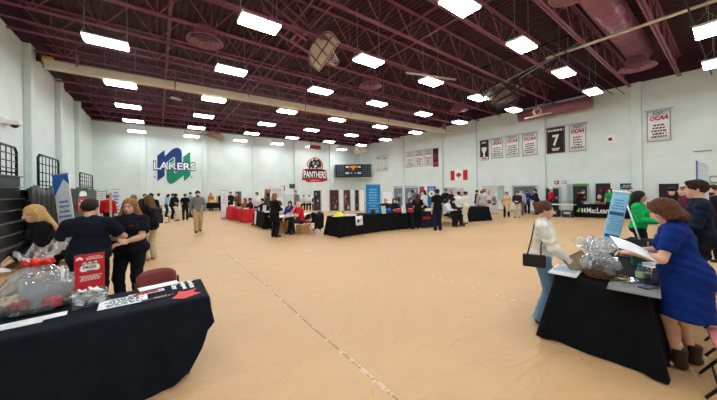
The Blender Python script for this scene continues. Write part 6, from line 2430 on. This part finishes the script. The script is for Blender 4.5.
tw = table('white topped folding table where the man in red sits', (4.55, 10.75), 1.9, 0.76, 0.12, TOP, mat('white_table', (234, 234, 230), 0.4, 0.03))
k = MB()
# right row: parallel to the back wall
booth_table('black clothed table nearest the middle with a white notice on its front', (6.2, 9.0), 1.75, 0.80, 0.05, M_BLACKCLOTH, 0.015, 4)
booth_table('black clothed table under the tall blue banner', (8.05, 8.95), 1.8, 0.76, -0.12, M_BLACKCLOTH, 0.02, 5)
booth_table('navy clothed table with red lettering behind the two women in black', (9.75, 8.55), 1.5, 0.76, -0.15, M_NAVYCLOTH, 0.02, 6)
booth_table('pale yellow clothed table between the navy and the last black table', (11.5, 8.75), 1.5, 0.7, -0.1, M_YELCLOTH, 0.30, 7)
booth_table('black clothed table at the right end of the long middle row', (13.75, 8.30), 1.35, 0.76, -0.25, M_BLACKCLOTH, 0.015, 8)
p = G(355, 222)
pf = Dv(355, 223, 10.95)
t = thing('notice_sheet', 'white notice with black mark hanging on the black table front', 'notice', (6.22, 8.53, 0.38), 0.05)
MB().grid(lambda a, b: (0.34 * (a - 0.5), -0.02 - 0.03 * (1 - b), 0.36 * b), 3, 4).build('sheet', M_PWHT, t, solid=0.004)
k = MB()
k.box((-0.05, -0.045, 0.17), (0.10, 0.006, 0.12))
k.box((0.07, -0.045, 0.22), (0.10, 0.006, 0.02))
k.box((0.07, -0.045, 0.16), (0.10, 0.006, 0.02))
k.build('black_mark', M_PBLK, t)
k = MB()
text_bars(k, frame_xy((9.62, 8.10, 0.45), (1, -0.15, 0), (0, 0.12, 1)), 0.70, 0.16, 1, 4, 0.006, 0.9, 0.8)
tag(k.build('red_lettering', M_PRED), 'red lettering on the front of the navy clothed table', 'lettering')
# far tables
booth_table('far black clothed table near the foot of the back wall, left part', (4.2, 27.5), 1.4, 0.6, 0.0, M_BLACKCLOTH, 0.25, 9)
booth_table('far black clothed table with white papers, behind the man in red', (9.0, 24.2), 2.2, 0.76, 0.0, M_BLACKCLOTH, 0.15, 10)
# the black table of the green booth by the right wall
PA, PB = G(574.5, 217.2), G(612, 218.6)
dv = (PB - PA).normalized()
nv = Vector((-dv.y, dv.x, 0))
if nv.x < 0:
    nv = -nv
LT = 2.9
ct = PA + dv * (LT / 2) + nv * 0.40
rz_ = math.atan2(dv.y, dv.x)
t = booth_table('long black clothed table with white shop lettering by the right wall', ct, LT, 0.70, rz_, M_BLACKCLOTH, 0.015, 11)
fr = frame_xy(PA + dv * 1.0 - nv * 0.055 + Vector((0, 0, 0.42)), dv, (0, 0, 1))
k = text_mb('MacLean', 0.3, fr, 0.008, bold=0.004, width=0.92, height=0.30)
o = k.build('white_lettering', M_PWHT)
tag(o, 'white shop lettering on the long black table front by the right wall', 'lettering')
fr2 = frame_xy(PA + dv * 0.28 - nv * 0.055 + Vector((0, 0, 0.42)), dv, (0, 0, 1))
t = thing('front_emblem', 'green and white striped emblem left of the white shop lettering', 'emblem', fr2.translation)
fr2.translation = (0, 0, 0)
MB().prism([(-0.20, -0.10), (-0.05, -0.10), (-0.02, 0.10), (-0.10, 0.10)], 0.012, fr2).build('green_bar', c_mat((130, 190, 60), 0.6, 'print'), t)
for x in (0.03, 0.14):
    MB().prism([(x, -0.12), (x + 0.07, -0.12), (x + 0.07, 0.08), (x + 0.03, 0.13), (x, 0.08)], 0.012, fr2).build('white_bar', M_PWHT, t)
# posters of that booth
p = D(580.3, 16.4)
rollup('tall dark poster with an orange helmet picture behind the shop table', p, 0.66, 0.05, 1.92, (40, 62, 46), ((0.93, 1.0, (70, 150, 60)),), (0.3, 0.93, [(36, 44, 40), (206, 110, 60), (60, 52, 44), (150, 140, 120), (30, 30, 30)]), None, seed=31)
p = D(603.3, 16.2)
rollup('dark poster with a red and white picture, right part of the shop booth', p, 0.66, 0.05, 1.92, (36, 32, 36), ((0.0, 0.2, (60, 150, 60)),), (0.25, 0.9, [(60, 30, 34), (150, 44, 50), (222, 216, 210), (40, 34, 36), (110, 60, 56)]), None, seed=32)
# small dark table left of it
t = table('bare white topped table with dark boxes beneath, beside the dark doorway', wall_r(561, 205, 19.0).xy, 1.3, 0.6, PI / 2, TOP, M_WHITE)
q = wall_r(561, 205, 19.0)
for i, (dy, lab) in enumerate(((-0.33, 'dark storage box under the white topped table, right one'), (0.33, 'dark storage box under the white topped table, left one'))):
    o = thing('storage_box', lab, 'box', (q.x, q.y + dy, 0.0))
    MB().box((0, 0, 0.20), (0.40, 0.50, 0.40), bev=0.02).build('box_body', c_mat((38, 42, 56), 0.6), o)
    MB().box((-0.205, 0, 0.26), (0.006, 0.3, 0.12)).build('label_card', c_mat((190, 190, 186), 0.7), o)
# dark panel and white sheet near the right edge
c, w_, h_, R = flat_frame_r(659, 678.6, 184.2, 201, WX1 - 0.04)
t = thing('wall_board', 'black notice board low on the right wall, behind the person in a cap', 'notice board', c)
MB().box((0, 0, 0), (w_, h_, 0.05), M=R).build('panel', c_mat((38, 30, 34), 0.7), t)
MB().box((0, h_ / 2, 0.01), (w_ * 1.02, 0.05, 0.07), M=R).build('frame_bar', M_BLACK, t)
c, w_, h_, R = flat_frame_r(680, 688, 184.5, 199, WX1 - 0.04)
t = thing('wall_chart', 'white chart with pink print beside the black notice board', 'chart', c)
MB().box((0, 0, 0), (w_, h_, 0.03), M=R).build('sheet', M_PWHT, t)
k = MB()
text_bars(k, R, w_, h_ * 0.8, 4, 2, 0.018, 0.7, 0.4)
k.build('lettering', c_mat((206, 140, 150), 0.7, 'print'), t)
p = D(703.5, 5.2)
t = thing('feather_banner', 'tall pale grey sail banner with a blue edge behind the tall man', 'banner', p)
x = cam_axes(p)
R = frame_xy((0, 0, 0), x, (0, 0, 1))
zt, zb_ = Dv(701, 161.5, 5.2).z, Dv(703, 186, 5.2).z
MB().prism([(-0.055, 0.9), (0.075, 0.9), (0.078, zt - 0.12), (0.045, zt - 0.05), (-0.055, zt)], 0.012, R).build('sail', c_mat((196, 204, 212), 0.6, 'print'), t)
MB().tube([R @ Vector((-0.062, 0.0, 0.006)), R @ Vector((-0.062, zt + 0.02, 0.006))], 0.012, 8).build('edge_pole', c_mat((38, 70, 150), 0.4), t)
MB().box((0, 0, 0.02), (0.4, 0.4, 0.04)).build('foot', M_BLACK, t)
c, w_, h_, R = flat_frame_r(709.5, 722, 175.5, 183.5, WX1 - 0.06)
t = thing('wall_unit', 'pale grey ventilation box on the right wall at the edge of the picture', 'ventilation box', c)
MB().box((0, 0, 0), (w_, h_, 0.12), M=R, bev=0.02).build('case', M_GREY, t)
MB().box((0, 0, 0.062), (w_ * 0.8, h_ * 0.5, 0.006), M=R).build('grille', M_COL, t)
c, w_, h_, R = flat_frame_r(650, 660, 202, 213, WX1 - 0.3)
t = thing('red_cabinet', 'low red cabinet against the right wall, behind the green blouse', 'cabinet', (WX1 - 0.45, c.y - 0.35, 0))
MB().box((0, 0, 0.45), (0.5, 1.2, 0.9), bev=0.02).build('cabinet_body', c_mat((176, 44, 52), 0.5), t)
MB().box((-0.255, 0.29, 0.45), (0.012, 0.54, 0.8)).build('cabinet_door', c_mat((190, 50, 58), 0.5), t)
MB().box((-0.255, -0.29, 0.45), (0.012, 0.54, 0.8)).build('cabinet_door', c_mat((190, 50, 58), 0.5), t)

# cardboard boxes under the white table, things on the far tables
carton('open cardboard box on the floor behind the standing woman in black', (4.25, 10.95), (0.36, 0.34, 0.42), 0.3, True)
carton('closed cardboard box beneath the white table, near the man in red', (4.72, 10.30), (0.40, 0.36, 0.36), 0.2, False)


def on_far(name, label, cat, u, v, shape, rgb, dep=None, rz=0.0, group=None, z=TOP + 0.014):
    p = G(u, v, z) if dep is None else D(u, dep)
    t = thing(name, label, cat, (p.x, p.y, z), rz, group)
    m = c_mat(rgb, 0.5)
    if shape == 'box':
        MB().box((0, 0, 0.07), (0.22, 0.16, 0.14), bev=0.01).build('box_body', m, t)
        MB().box((0, 0, 0.145), (0.16, 0.1, 0.01)).build('box_top', M_PWHT, t)
    elif shape == 'stack':
        for i in range(3):
            MB().box((0.01 * i, 0, 0.012 + 0.02 * i), (0.24, 0.18, 0.018), 0.1 * i).build('sheet_pile', m, t)
    elif shape == 'bottle':
        MB().lathe([(0.03, 0), (0.034, 0.01), (0.034, 0.13), (0.014, 0.17), (0.013, 0.19)], n=12).build('bottle_body', m, t)
        MB().lathe([(0.016, 0.19), (0.016, 0.21)], n=10).build('cap', M_PWHT, t)
    elif shape == 'ball':
        MB().lathe([(0.10 * math.sin(a), 0.10 - 0.10 * math.cos(a)) for a in np.linspace(0.15, PI - 0.05, 10)], n=16).build('round_body', m, t)
        MB().lathe([(0.06, 0), (0.05, 0.02)], n=12).build('base_ring', M_BLACK, t)
    elif shape == 'sign':
        MB().box((0, 0, 0.16), (0.22, 0.012, 0.30), M=Matrix.Rotation(-0.15, 4, 'X')).build('card', m, t)
        k = MB()
        text_bars(k, Matrix.Rotation(-0.15, 4, 'X') @ frame_xy((0, -0.008, 0.16), (1, 0, 0), (0, 0, 1)), 0.2, 0.24, 4, 2, 0.003, 0.7, 0.4)
        k.build('lettering', M_PGRY, t)
        MB().box((0, 0, 0.006), (0.22, 0.1, 0.01)).build('foot', M_GREY, t)
    elif shape == 'laptop':
        MB().box((0, 0, 0.01), (0.32, 0.22, 0.018)).build('keyboard_base', m, t)
        MB().box((0, 0.11, 0.12), (0.32, 0.012, 0.21), M=Matrix.Rotation(-0.12, 4, 'X')).build('screen_lid', m, t)
    elif shape == 'heap':
        r_ = random.Random(int(u * 10))
        k = MB()
        k.grid(lambda a, b: (0.5 * (a - 0.5), 0.28 * (b - 0.5), 0.012 + (0.14 + 0.05 * math.sin(9 * a + 5 * b)) * math.sin(PI * a) * math.sin(PI * b)), 12, 8)
        k.build('folded_cloth', m, t)
    return t


on_far('yellow_vest', 'bright yellow bundle lying on the black table nearest the middle', 'clothing', 339, 216.5, 'heap', (236, 224, 40))
on_far('dark_bottle', 'brown bottle standing in the yellow bundle on the black table', 'bottle', 342.5, 216, 'bottle', (96, 70, 34))
on_far('paper_pile', 'white paper pile on the black table, left of the notice', 'paper', 347, 216, 'stack', (230, 230, 228))
on_far('dark_case', 'small dark rounded case on the black table beneath the blue banner', 'case', 373.5, 215.5, 'ball', (26, 28, 32), 11.15)
on_far('paper_pile', 'white paper pile on the black table, right of the yellow bundle', 'paper', 352.5, 215.8, 'stack', (226, 228, 228))
on_far('blue_balloon', 'bright blue ball on the black table beside the seated person in a cap', 'ball', 388.5, 212.5, 'ball', (24, 92, 206))
on_far('red_box', 'red box on the black table, left of the white sign card', 'box', 398, 212, 'box', (204, 40, 48))
on_far('sign_card', 'white sign card standing on the black table between red boxes', 'sign', 404, 213, 'sign', (240, 240, 238))
on_far('red_box', 'red box on the black table, right of the white sign card', 'box', 410.5, 212, 'box', (196, 36, 44))
on_far('sign_card', 'pale green sign card standing left of the bright blue ball', 'sign', 384, 213.5, 'sign', (206, 220, 200))
on_far('paper_pile', 'white paper pile on the navy table by the standing tall woman', 'paper', 428, 211, 'stack', (236, 236, 232))
on_far('paper_pile', 'white paper pile on the pale yellow table', 'paper', 449, 210, 'stack', (240, 238, 226), 13.5)
on_far('laptop', 'silver laptop on the near red clothed table', 'laptop', 239, 208.5, 'laptop', (150, 152, 160), rz=1.57)
on_far('paper_pile', 'white runner papers on the far red clothed table', 'paper', 231.5, 206, 'stack', (238, 232, 232))
on_far('paper_pile', 'white papers near the end of the near red clothed table', 'paper', 246, 209, 'stack', (240, 236, 236))
on_far('clear_bottle', 'pale bottle on the black table next to the red tables', 'bottle', 259, 211, 'bottle', (196, 206, 210))
on_far('sign_card', 'white sign card on the black table next to the red tables', 'sign', 264, 211.5, 'sign', (238, 238, 236), rz=-1.2)
on_far('paper_pile', 'white papers on the black table next to the red tables', 'paper', 268, 212.5, 'stack', (240, 240, 238))
on_far('paper_pile', 'white papers on the white topped table before the man in red', 'paper', 288, 216.8, 'stack', (214, 220, 226))
on_far('laptop', 'dark laptop on the white topped table before the man in red', 'laptop', 294, 217.0, 'laptop', (50, 54, 62), rz=1.2)
p = PA + dv * 0.75 + nv * 0.35
for nm, lab, off, shp, rgb in (('white_box', 'white box on the shop table in front of the orange helmet poster', 0.55, 'box', (236, 236, 234)), ('brown_box', 'small brown box on the shop table beside the white box', 1.05, 'box', (150, 112, 70)),
                               ('brown_jar', 'brown jar alone in the middle of the shop table', 1.6, 'bottle', (140, 100, 60)), ('green_sign', 'bright green card on the shop table before the red poster', 2.2, 'sign', (70, 190, 80)), ('green_box', 'green box at the far right of the shop table', 2.7, 'box', (50, 160, 80))):
    pp = PA + dv * off + nv * 0.35
    t = on_far(nm, lab, 'box' if 'box' in nm else 'jar' if 'jar' in nm else 'sign', 0, 0, shp, rgb, 1.0)
    t.location = (pp.x, pp.y, TOP + 0.014)
    t.rotation_euler = (0, 0, rz_)
t = thing('white_bag', 'white paper bag on the far black table left of the red tables', 'bag', (3.95, 27.5, TOP + 0.014))
MB().box((0, 0, 0.12), (0.5, 0.25, 0.24), bev=0.02).build('bag_body', c_mat((230, 190, 110), 0.7), t)
MB().box((0.36, 0, 0.3), (0.14, 0.10, 0.6), bev=0.02).build('tall_pouch', c_mat((214, 160, 90), 0.7), t)
# ------------------------------------------------------------------ the crowd
DK = (24, 24, 28)


def far_person(label, u, v=None, d=None, face=0, H=1.68, sex='m', hair=('short', (40, 28, 24)), top=(24, 24, 28), bottom=(26, 26, 30), sleeve='long', pose='stand',
               skin='fair', shoes=(30, 28, 28), bulk=1.0, seed=0, group=None, tname='shirt', coat=None, hem=0.88, lean=2, **kw):
    P = G(u, v) if d is None else D(u, d)
    a = {}
    if pose == 'walk':
        a = dict(feet=((0.09, 0.22), (-0.09, -0.20, 0.02)), rh=(0.26, -0.02, 0.86), lh=(-0.26, 0.14, 0.88))
    elif pose == 'hold':
        a = dict(rh=(0.08, 0.28, 1.08), lh=(-0.08, 0.28, 1.06))
    elif pose == 'reach':
        a = dict(rh=(0.16, 0.46, 1.10), lh=(-0.18, 0.34, 1.0))
    elif pose == 'sit':
        a = dict(sit=0.56, feet=((0.12, 0.42), (-0.12, 0.40)), rh=(0.12, 0.42, 0.80), lh=(-0.12, 0.40, 0.80), lean=6)
        lean = 6
    elif pose == 'chin':
        a = dict(sit=0.56, feet=((0.12, 0.42), (-0.12, 0.40)), rh=(0.06, 0.28, 1.0), lh=(-0.05, 0.40, 0.80), lean=12)
        lean = 12
    a['lean'] = lean
    a.update(kw)
    t = dict(c=top, sleeve=sleeve, off=0.022, loose=0.01, hem=hem, name=tname)
    if coat:
        t['coat'] = coat
    return person(label, (P.x, P.y, 0), face, H, sex, bulk, hair=hair, skin=skin, shoes=shoes, top=t, bottom=dict(c=bottom, off=0.018) if bottom else None, res=FAR, seedy=seed, group=group, **a)


BRN, BLKH, LBR = (84, 54, 38), (26, 20, 20), (132, 92, 60)
# left side
far_person('person in a red jacket seen from behind beside the pale wooden post', 108.5, d=12.6, face=172, H=1.66, hair=('short', BRN), top=(196, 32, 44), tname='jacket', seed=1)
far_person('light brown haired person in dark clothes peeking over the curly haired woman', 134, d=10.2, face=150, H=1.66, sex='f', hair=('long', LBR), top=DK, seed=2)
far_person('black haired person in a black jacket, right behind the backpack woman', 151.5, d=11.5, face=170, H=1.70, hair=('short', BLKH), top=(22, 22, 26), hem=0.78, seed=3)
far_person('dark haired person half hidden above the backpack woman', 145, d=14.5, face=20, H=1.66, hair=('short', BLKH), top=(52, 46, 44), seed=4)
far_person('person in a white shirt and khaki trousers, left of the stooping blue group', 158.8, 217.8, face=165, H=1.66, hair=('short', BLKH), top=(232, 232, 230), bottom=(190, 156, 112), seed=5)
far_person('leaning person in a light blue top and dark teal trousers', 166, 216.8, face=80, H=1.62, sex='f', hair=('long', BLKH), top=(150, 188, 214), bottom=(26, 48, 54), lean=16, pose='hold', seed=6)
far_person('person in black standing just behind the cream trousered woman', 171.8, 219, face=95, H=1.64, hair=('short', BLKH), top=DK, lean=8, seed=7)
far_person('woman in a black top and wide cream trousers facing right', 176, 220.8, face=70, H=1.64, sex='f', hair=('long', BLKH), top=DK, bottom=(222, 208, 184), pose='hold', skin='mid', sleeve='short', seed=8)
far_person('person in black top and black trousers between cream trousers and grey sweatshirt', 185.3, 220.3, face=176, H=1.62, sex='f', hair=('bun', BRN), top=(20, 20, 24), bottom=(34, 34, 40), sleeve='short', seed=9)
far_person('person in a light blue shirt just left of the walking man', 190.5, 217.5, face=120, H=1.72, hair=('crop', BRN), top=(120, 176, 222), bottom=(52, 50, 56), seed=10)
P = G(198, 232)
person('bearded man in a grey sweatshirt and khaki trousers walking alone', (P.x, P.y, 0), 8, 1.78, 'm', 0.98, 0, 2, head=(0, 14, 0), feet=((0.09, 0.20), (-0.09, -0.16, 0.015)), rh=(0.23, 0.0, 0.85), lh=(-0.22, 0.10, 0.86),
       hair=('short', (40, 30, 28)), beard=(46, 34, 30), res=MID, top=dict(c=(122, 118, 118), name='sweatshirt', off=0.018, loose=0.006, hem=0.86, hood=1), bottom=dict(c=(192, 160, 116), off=0.02), shoes=(34, 30, 30), seedy=11)
far_person('person in orange brown behind the far black table at the back wall', 211, d=24.9, face=20, H=1.62, sex='f', hair=('long', (96, 56, 36)), top=(186, 118, 70), seed=12)
far_person('person in black at the right end of the far back wall table', 221.3, d=25.0, face=340, H=1.60, hair=('short', BLKH), top=DK, seed=13)
# behind the red and black tables
far_person('person in black standing at the far red table, right of the white banner', 230.8, d=19.6, face=330, H=1.70, hair=('short', BLKH), top=(30, 30, 36), pose='hold', seed=14)
far_person('brown haired person in brown under the orange and blue photo board', 238, d=18.0, face=320, H=1.66, sex='f', hair=('long', (90, 58, 40)), top=(112, 74, 52), pose='hold', seed=15)
far_person('seated person with red brown hair at the near red table, left one', 246, d=16.7, face=300, H=1.66, sex='f', hair=('bob', (120, 62, 44)), top=(150, 84, 66), pose='sit', seed=16)
far_person('seated person with tan face and dark clothes at the near red table, right one', 251.5, d=15.8, face=290, H=1.72, hair=('short', BRN), top=(40, 34, 36), pose='sit', skin='tan', seed=17)
far_person('black haired person in a white T-shirt behind the black table', 257.5, d=15.8, face=320, H=1.66, hair=('short', BLKH), top=(236, 236, 236), sleeve='short', pose='hold', seed=18)
far_person('seated black haired person in black, next to the white T-shirt', 264, d=14.2, face=300, H=1.74, hair=('short', BLKH), top=DK, pose='sit', seed=19)
far_person('person in a patterned dark top leaning at the slim brown banner', 268.5, d=16.0, face=250, H=1.60, sex='f', hair=('bob', BLKH), top=(70, 66, 70), pose='hold', seed=20)
far_person('standing woman in a long black cardigan before the white topped table', 274.8, 237.3, face=128, H=1.64, sex='f', hair=('bob', (140, 92, 58)), top=(22, 22, 26), coat=(0.62, 0.19), tname='cardigan', pose='hold', seed=21)
far_person('seated person in white behind the standing woman in the black cardigan', 280.5, d=12.6, face=330, H=1.60, sex='f', hair=('bob', BRN), top=(226, 224, 220), pose='sit', seed=22)
far_person('seated dark haired person in a royal blue top at the white table', 291, d=12.4, face=345, H=1.60, sex='f', hair=('long', BLKH), top=(38, 50, 130), pose='chin', skin='mid', seed=23)
P = D(301.5, 11.25)
person('bald man in a red shirt seated sideways at the white topped table', (P.x, P.y, 0), 292, 1.74, 'm', 1.12, 0.3, 10, head=(0, 8, 0), sit=0.52, feet=((0.12, 0.44), (-0.12, 0.36)), rh=(0.05, 0.26, 1.02), lh=(-0.06, 0.44, 0.80),
       hair=('bald', (60, 40, 30)), res=MID, top=dict(c=(212, 30, 46), sleeve='short', off=0.022, hem=0.86), bottom=dict(c=(40, 40, 50)), seedy=24)
q = D(304, 11.35)
ch = folding_chair('dark folding chair under the bald man in red', (q.x, q.y), 0.55, M_BLACK)
q = D(314, 11.3)
ch = folding_chair('dark folding chair carrying a black coat, beside the man in red', (q.x, q.y), 0.35, M_BLACK)
k = MB()
k.grid(lambda a, b: (0.56 * (a - 0.5) * (1 - 0.15 * abs(b - 0.5)), -0.30 - 0.03 * math.sin(PI * a) if b < 0.5 else -0.13 - 0.02 * math.sin(6 * a), 0.83 - abs(b - 0.5) * (1.30 if b < 0.5 else 0.8) + 0.03 * math.sin(9 * a)), 12, 16)
o = k.build('black_coat', cloth_mat((24, 24, 28)), solid=0.02)
o.location = (q.x, q.y, 0)
o.rotation_euler = (0, 0, 0.35)
tag(o, 'black coat hung over the back of the dark folding chair', 'coat')
far_person('person in a grey top standing behind the light grey screen board', 296, d=19.0, face=330, H=1.72, hair=('short', BRN), top=(120, 120, 122), seed=25)
for i, (u, lab, topc, hr) in enumerate(((304, 'seated person in pale grey at the distant table, left one', (200, 200, 196), BLKH), (309.5, 'seated person in white at the distant table, between two others', (226, 224, 220), BRN), (315.5, 'seated person in black at the distant table, next to the photo board', DK, BLKH))):
    far_person(lab, u, d=24.2, face=350, H=1.70, hair=('short', hr), top=topc, pose='sit', seed=26 + i)
# right row
P = D(386.3, 13.0)
pw = far_person('seated person in a white cap and dark top behind the bright blue ball', 386.3, d=12.9, face=350, H=1.72, hair=('short', BRN), top=(34, 34, 40), pose='sit', seed=30)
k = MB()
k.lathe([(0.0, 0.125), (0.06, 0.118), (0.095, 0.08), (0.108, 0.03), (0.105, 0.025), (0.0, 0.10)], (0, 0, 0), 14, pw['Mh'] @ Matrix.Scale(1 / pw['k'], 4) @ Matrix.Translation((0, -0.015, 0.0)))
worn(pw, 'cap', k, M_PWHT)
far_person('seated person in black between the white sign card and the standing woman', 394.5, d=13.2, face=10, H=1.66, sex='f', hair=('long', BLKH), top=(30, 26, 30), pose='sit', seed=31)
far_person('dark haired person behind the red box, under the grey photo banner', 410.5, d=13.6, face=20, H=1.64, sex='f', hair=('bob', (60, 36, 30)), top=(40, 38, 48), pose='sit', seed=32)
far_person('brown haired woman in a short black dress, back turned, at the navy table', 418, 229.2, face=170, H=1.52, sex='f', hair=('long', (72, 44, 36)), top=(22, 20, 24), sleeve='short', bottom=(22, 20, 24), shoes=(222, 220, 216), bulk=1.1, pose='hold', seed=33)
far_person('dark haired person in a white and black top behind the navy table', 424.8, d=14.0, face=300, H=1.66, sex='f', hair=('long', (50, 34, 30)), top=(206, 204, 206), pose='hold', seed=34)
far_person('person in pink behind the navy table, left of the blue poster', 421.5, d=15.4, face=30, H=1.62, sex='f', hair=('bob', (70, 46, 36)), top=(176, 90, 92), seed=35)
far_person('tall woman in black T-shirt and navy trousers standing in the open aisle', 438, 230.6, face=200, H=1.72, sex='f', hair=('ponytail', (48, 32, 30)), top=(22, 22, 26), sleeve='short', bottom=(28, 34, 58), bulk=1.05, seed=36)
far_person('dark haired person in black beyond the tall woman, left of two', 446, d=16.6, face=330, H=1.72, hair=('short', BLKH), top=DK, pose='hold', seed=37)
far_person('person with fair hair in black beyond the tall woman, right of two', 450.8, d=15.8, face=320, H=1.64, sex='f', hair=('long', (140, 104, 76)), top=(26, 26, 30), pose='hold', seed=38)
far_person('seated person in a pale blue shirt at the pale yellow table', 447, d=12.9, face=60, H=1.62, sex='f', hair=('bob', BLKH), top=(206, 214, 226), pose='sit', seed=39)
far_person('seated person in black stooping over the pale yellow table', 452.5, d=13.0, face=80, H=1.60, hair=('short', BLKH), top=(26, 26, 30), pose='sit', lean=24, seed=40)
far_person('person in a white shirt and dark brown trousers, back turned, by the yellow table', 459, 223.6, face=178, H=1.58, hair=('short', (34, 26, 24)), top=(230, 230, 228), bottom=(58, 34, 34), seed=41)
far_person('person dressed in cream from head to foot beside the last black table', 466, 223.8, face=235, H=1.58, hair=('bun', BLKH), sex='f', top=(232, 226, 212), bottom=(226, 220, 206), pose='hold', seed=42)
far_person('person in navy with pink trousers standing beyond the last black table', 477, d=16.6, face=100, H=1.62, hair=('short', BLKH), top=(30, 36, 60), bottom=(206, 110, 130), seed=43)
far_person('person in a light grey blazer behind the last black table', 482, d=15.6, face=190, H=1.60, hair=('short', BRN), top=(176, 172, 164), bottom=(60, 58, 60), coat=(0.80, 0.16), tname='blazer', seed=44)
far_person('long dark haired woman in a beige coat and black boots walking', 506.8, 217.5, face=350, H=1.50, sex='f', hair=('long', (40, 26, 24)), top=(206, 176, 136), coat=(0.40, 0.18), tname='coat', bottom=DK, boots=0.2, pose='walk', seed=45)
far_person('man in a navy sweater and pale trousers next to the beige coat', 517.3, 217.7, face=352, H=1.52, hair=('short', BLKH), top=(30, 38, 56), bottom=(204, 190, 170), pose='hold', seed=46)
far_person('person in grey walking half hidden behind the navy sweater', 521, d=17.4, face=10, H=1.60, hair=('short', (110, 80, 60)), top=(176, 176, 178), bottom=(110, 100, 92), seed=47)
far_person('person in a bright blue coat with back turned near the shuttered window', 527.2, 213.8, face=178, H=1.58, hair=('bun', (130, 96, 70)), sex='f', top=(34, 52, 140), coat=(0.72, 0.19), tname='coat', bottom=DK, pose='reach', seed=48)
far_person('person in a dark suit leaning left beside the bright blue coat', 537, d=17.6, face=280, H=1.62, hair=('short', BLKH), top=(30, 32, 42), coat=(0.74, 0.17), tname='blazer', pose='reach', lean=8, seed=49)
pk = far_person('cook in a red jacket and tall white hat before the dark doorway', 551, d=17.9, face=70, H=1.66, hair=('short', BRN), top=(206, 34, 50), tname='jacket', bottom=(50, 50, 54), pose='hold', seed=50)
k = MB()
k.lathe([(0.0, 0.26), (0.10, 0.25), (0.13, 0.20), (0.11, 0.15), (0.095, 0.06), (0.093, 0.05), (0.0, 0.10)], (0, 0, 0), 14, pk['Mh'] @ Matrix.Scale(1 / pk['k'], 4) @ Matrix.Translation((0, -0.02, 0.0)))
worn(pk, 'chef_hat', k, M_PWHT)
far_person('person in black bending over the left end of the shop table', 578, d=15.8, face=75, H=1.62, hair=('short', BRN), top=(24, 24, 26), pose='reach', lean=22, seed=51)
far_person('person in a bright green shirt behind the shop table, left of the tilted banner', 610.5, d=15.6, face=340, H=1.62, sex='f', hair=('long', BLKH), top=(40, 160, 84), sleeve='short', seed=52)
far_person('person in a bright green shirt behind the shop table, right of the tilted banner', 630.5, d=14.8, face=20, H=1.66, hair=('short', BLKH), top=(46, 166, 88), sleeve='short', seed=53)
# ------------------------------------------------------------------ camera and view
cam = bpy.data.cameras.new('camera')
cam.sensor_width = 36
cam.lens = F / 717 * 36
cam.shift_y = -(200 - HV) / 717
cam.clip_start = 0.05
cam.clip_end = 200
co = bpy.data.objects.new('camera', cam)
COL.objects.link(co)
co.location = (0, 0, CH)
co.rotation_euler = (Matrix.Rotation(-math.radians(36.16), 3, 'Z') @ Matrix.Rotation(PI / 2, 3, 'X') @ Matrix.Rotation(-ROLL, 3, 'Z')).to_euler()
S.camera = co
w = bpy.data.worlds.new('world')
S.world = w
w.use_nodes = True
w.node_tree.nodes['Background'].inputs[0].default_value = (0.6, 0.62, 0.65, 1)
w.node_tree.nodes['Background'].inputs[1].default_value = 0.1
S.view_settings.view_transform = 'Standard'
S.view_settings.look = 'None'
S.view_settings.exposure = 0.45
S.view_settings.gamma = 1.0
S.view_settings.use_curve_mapping = False
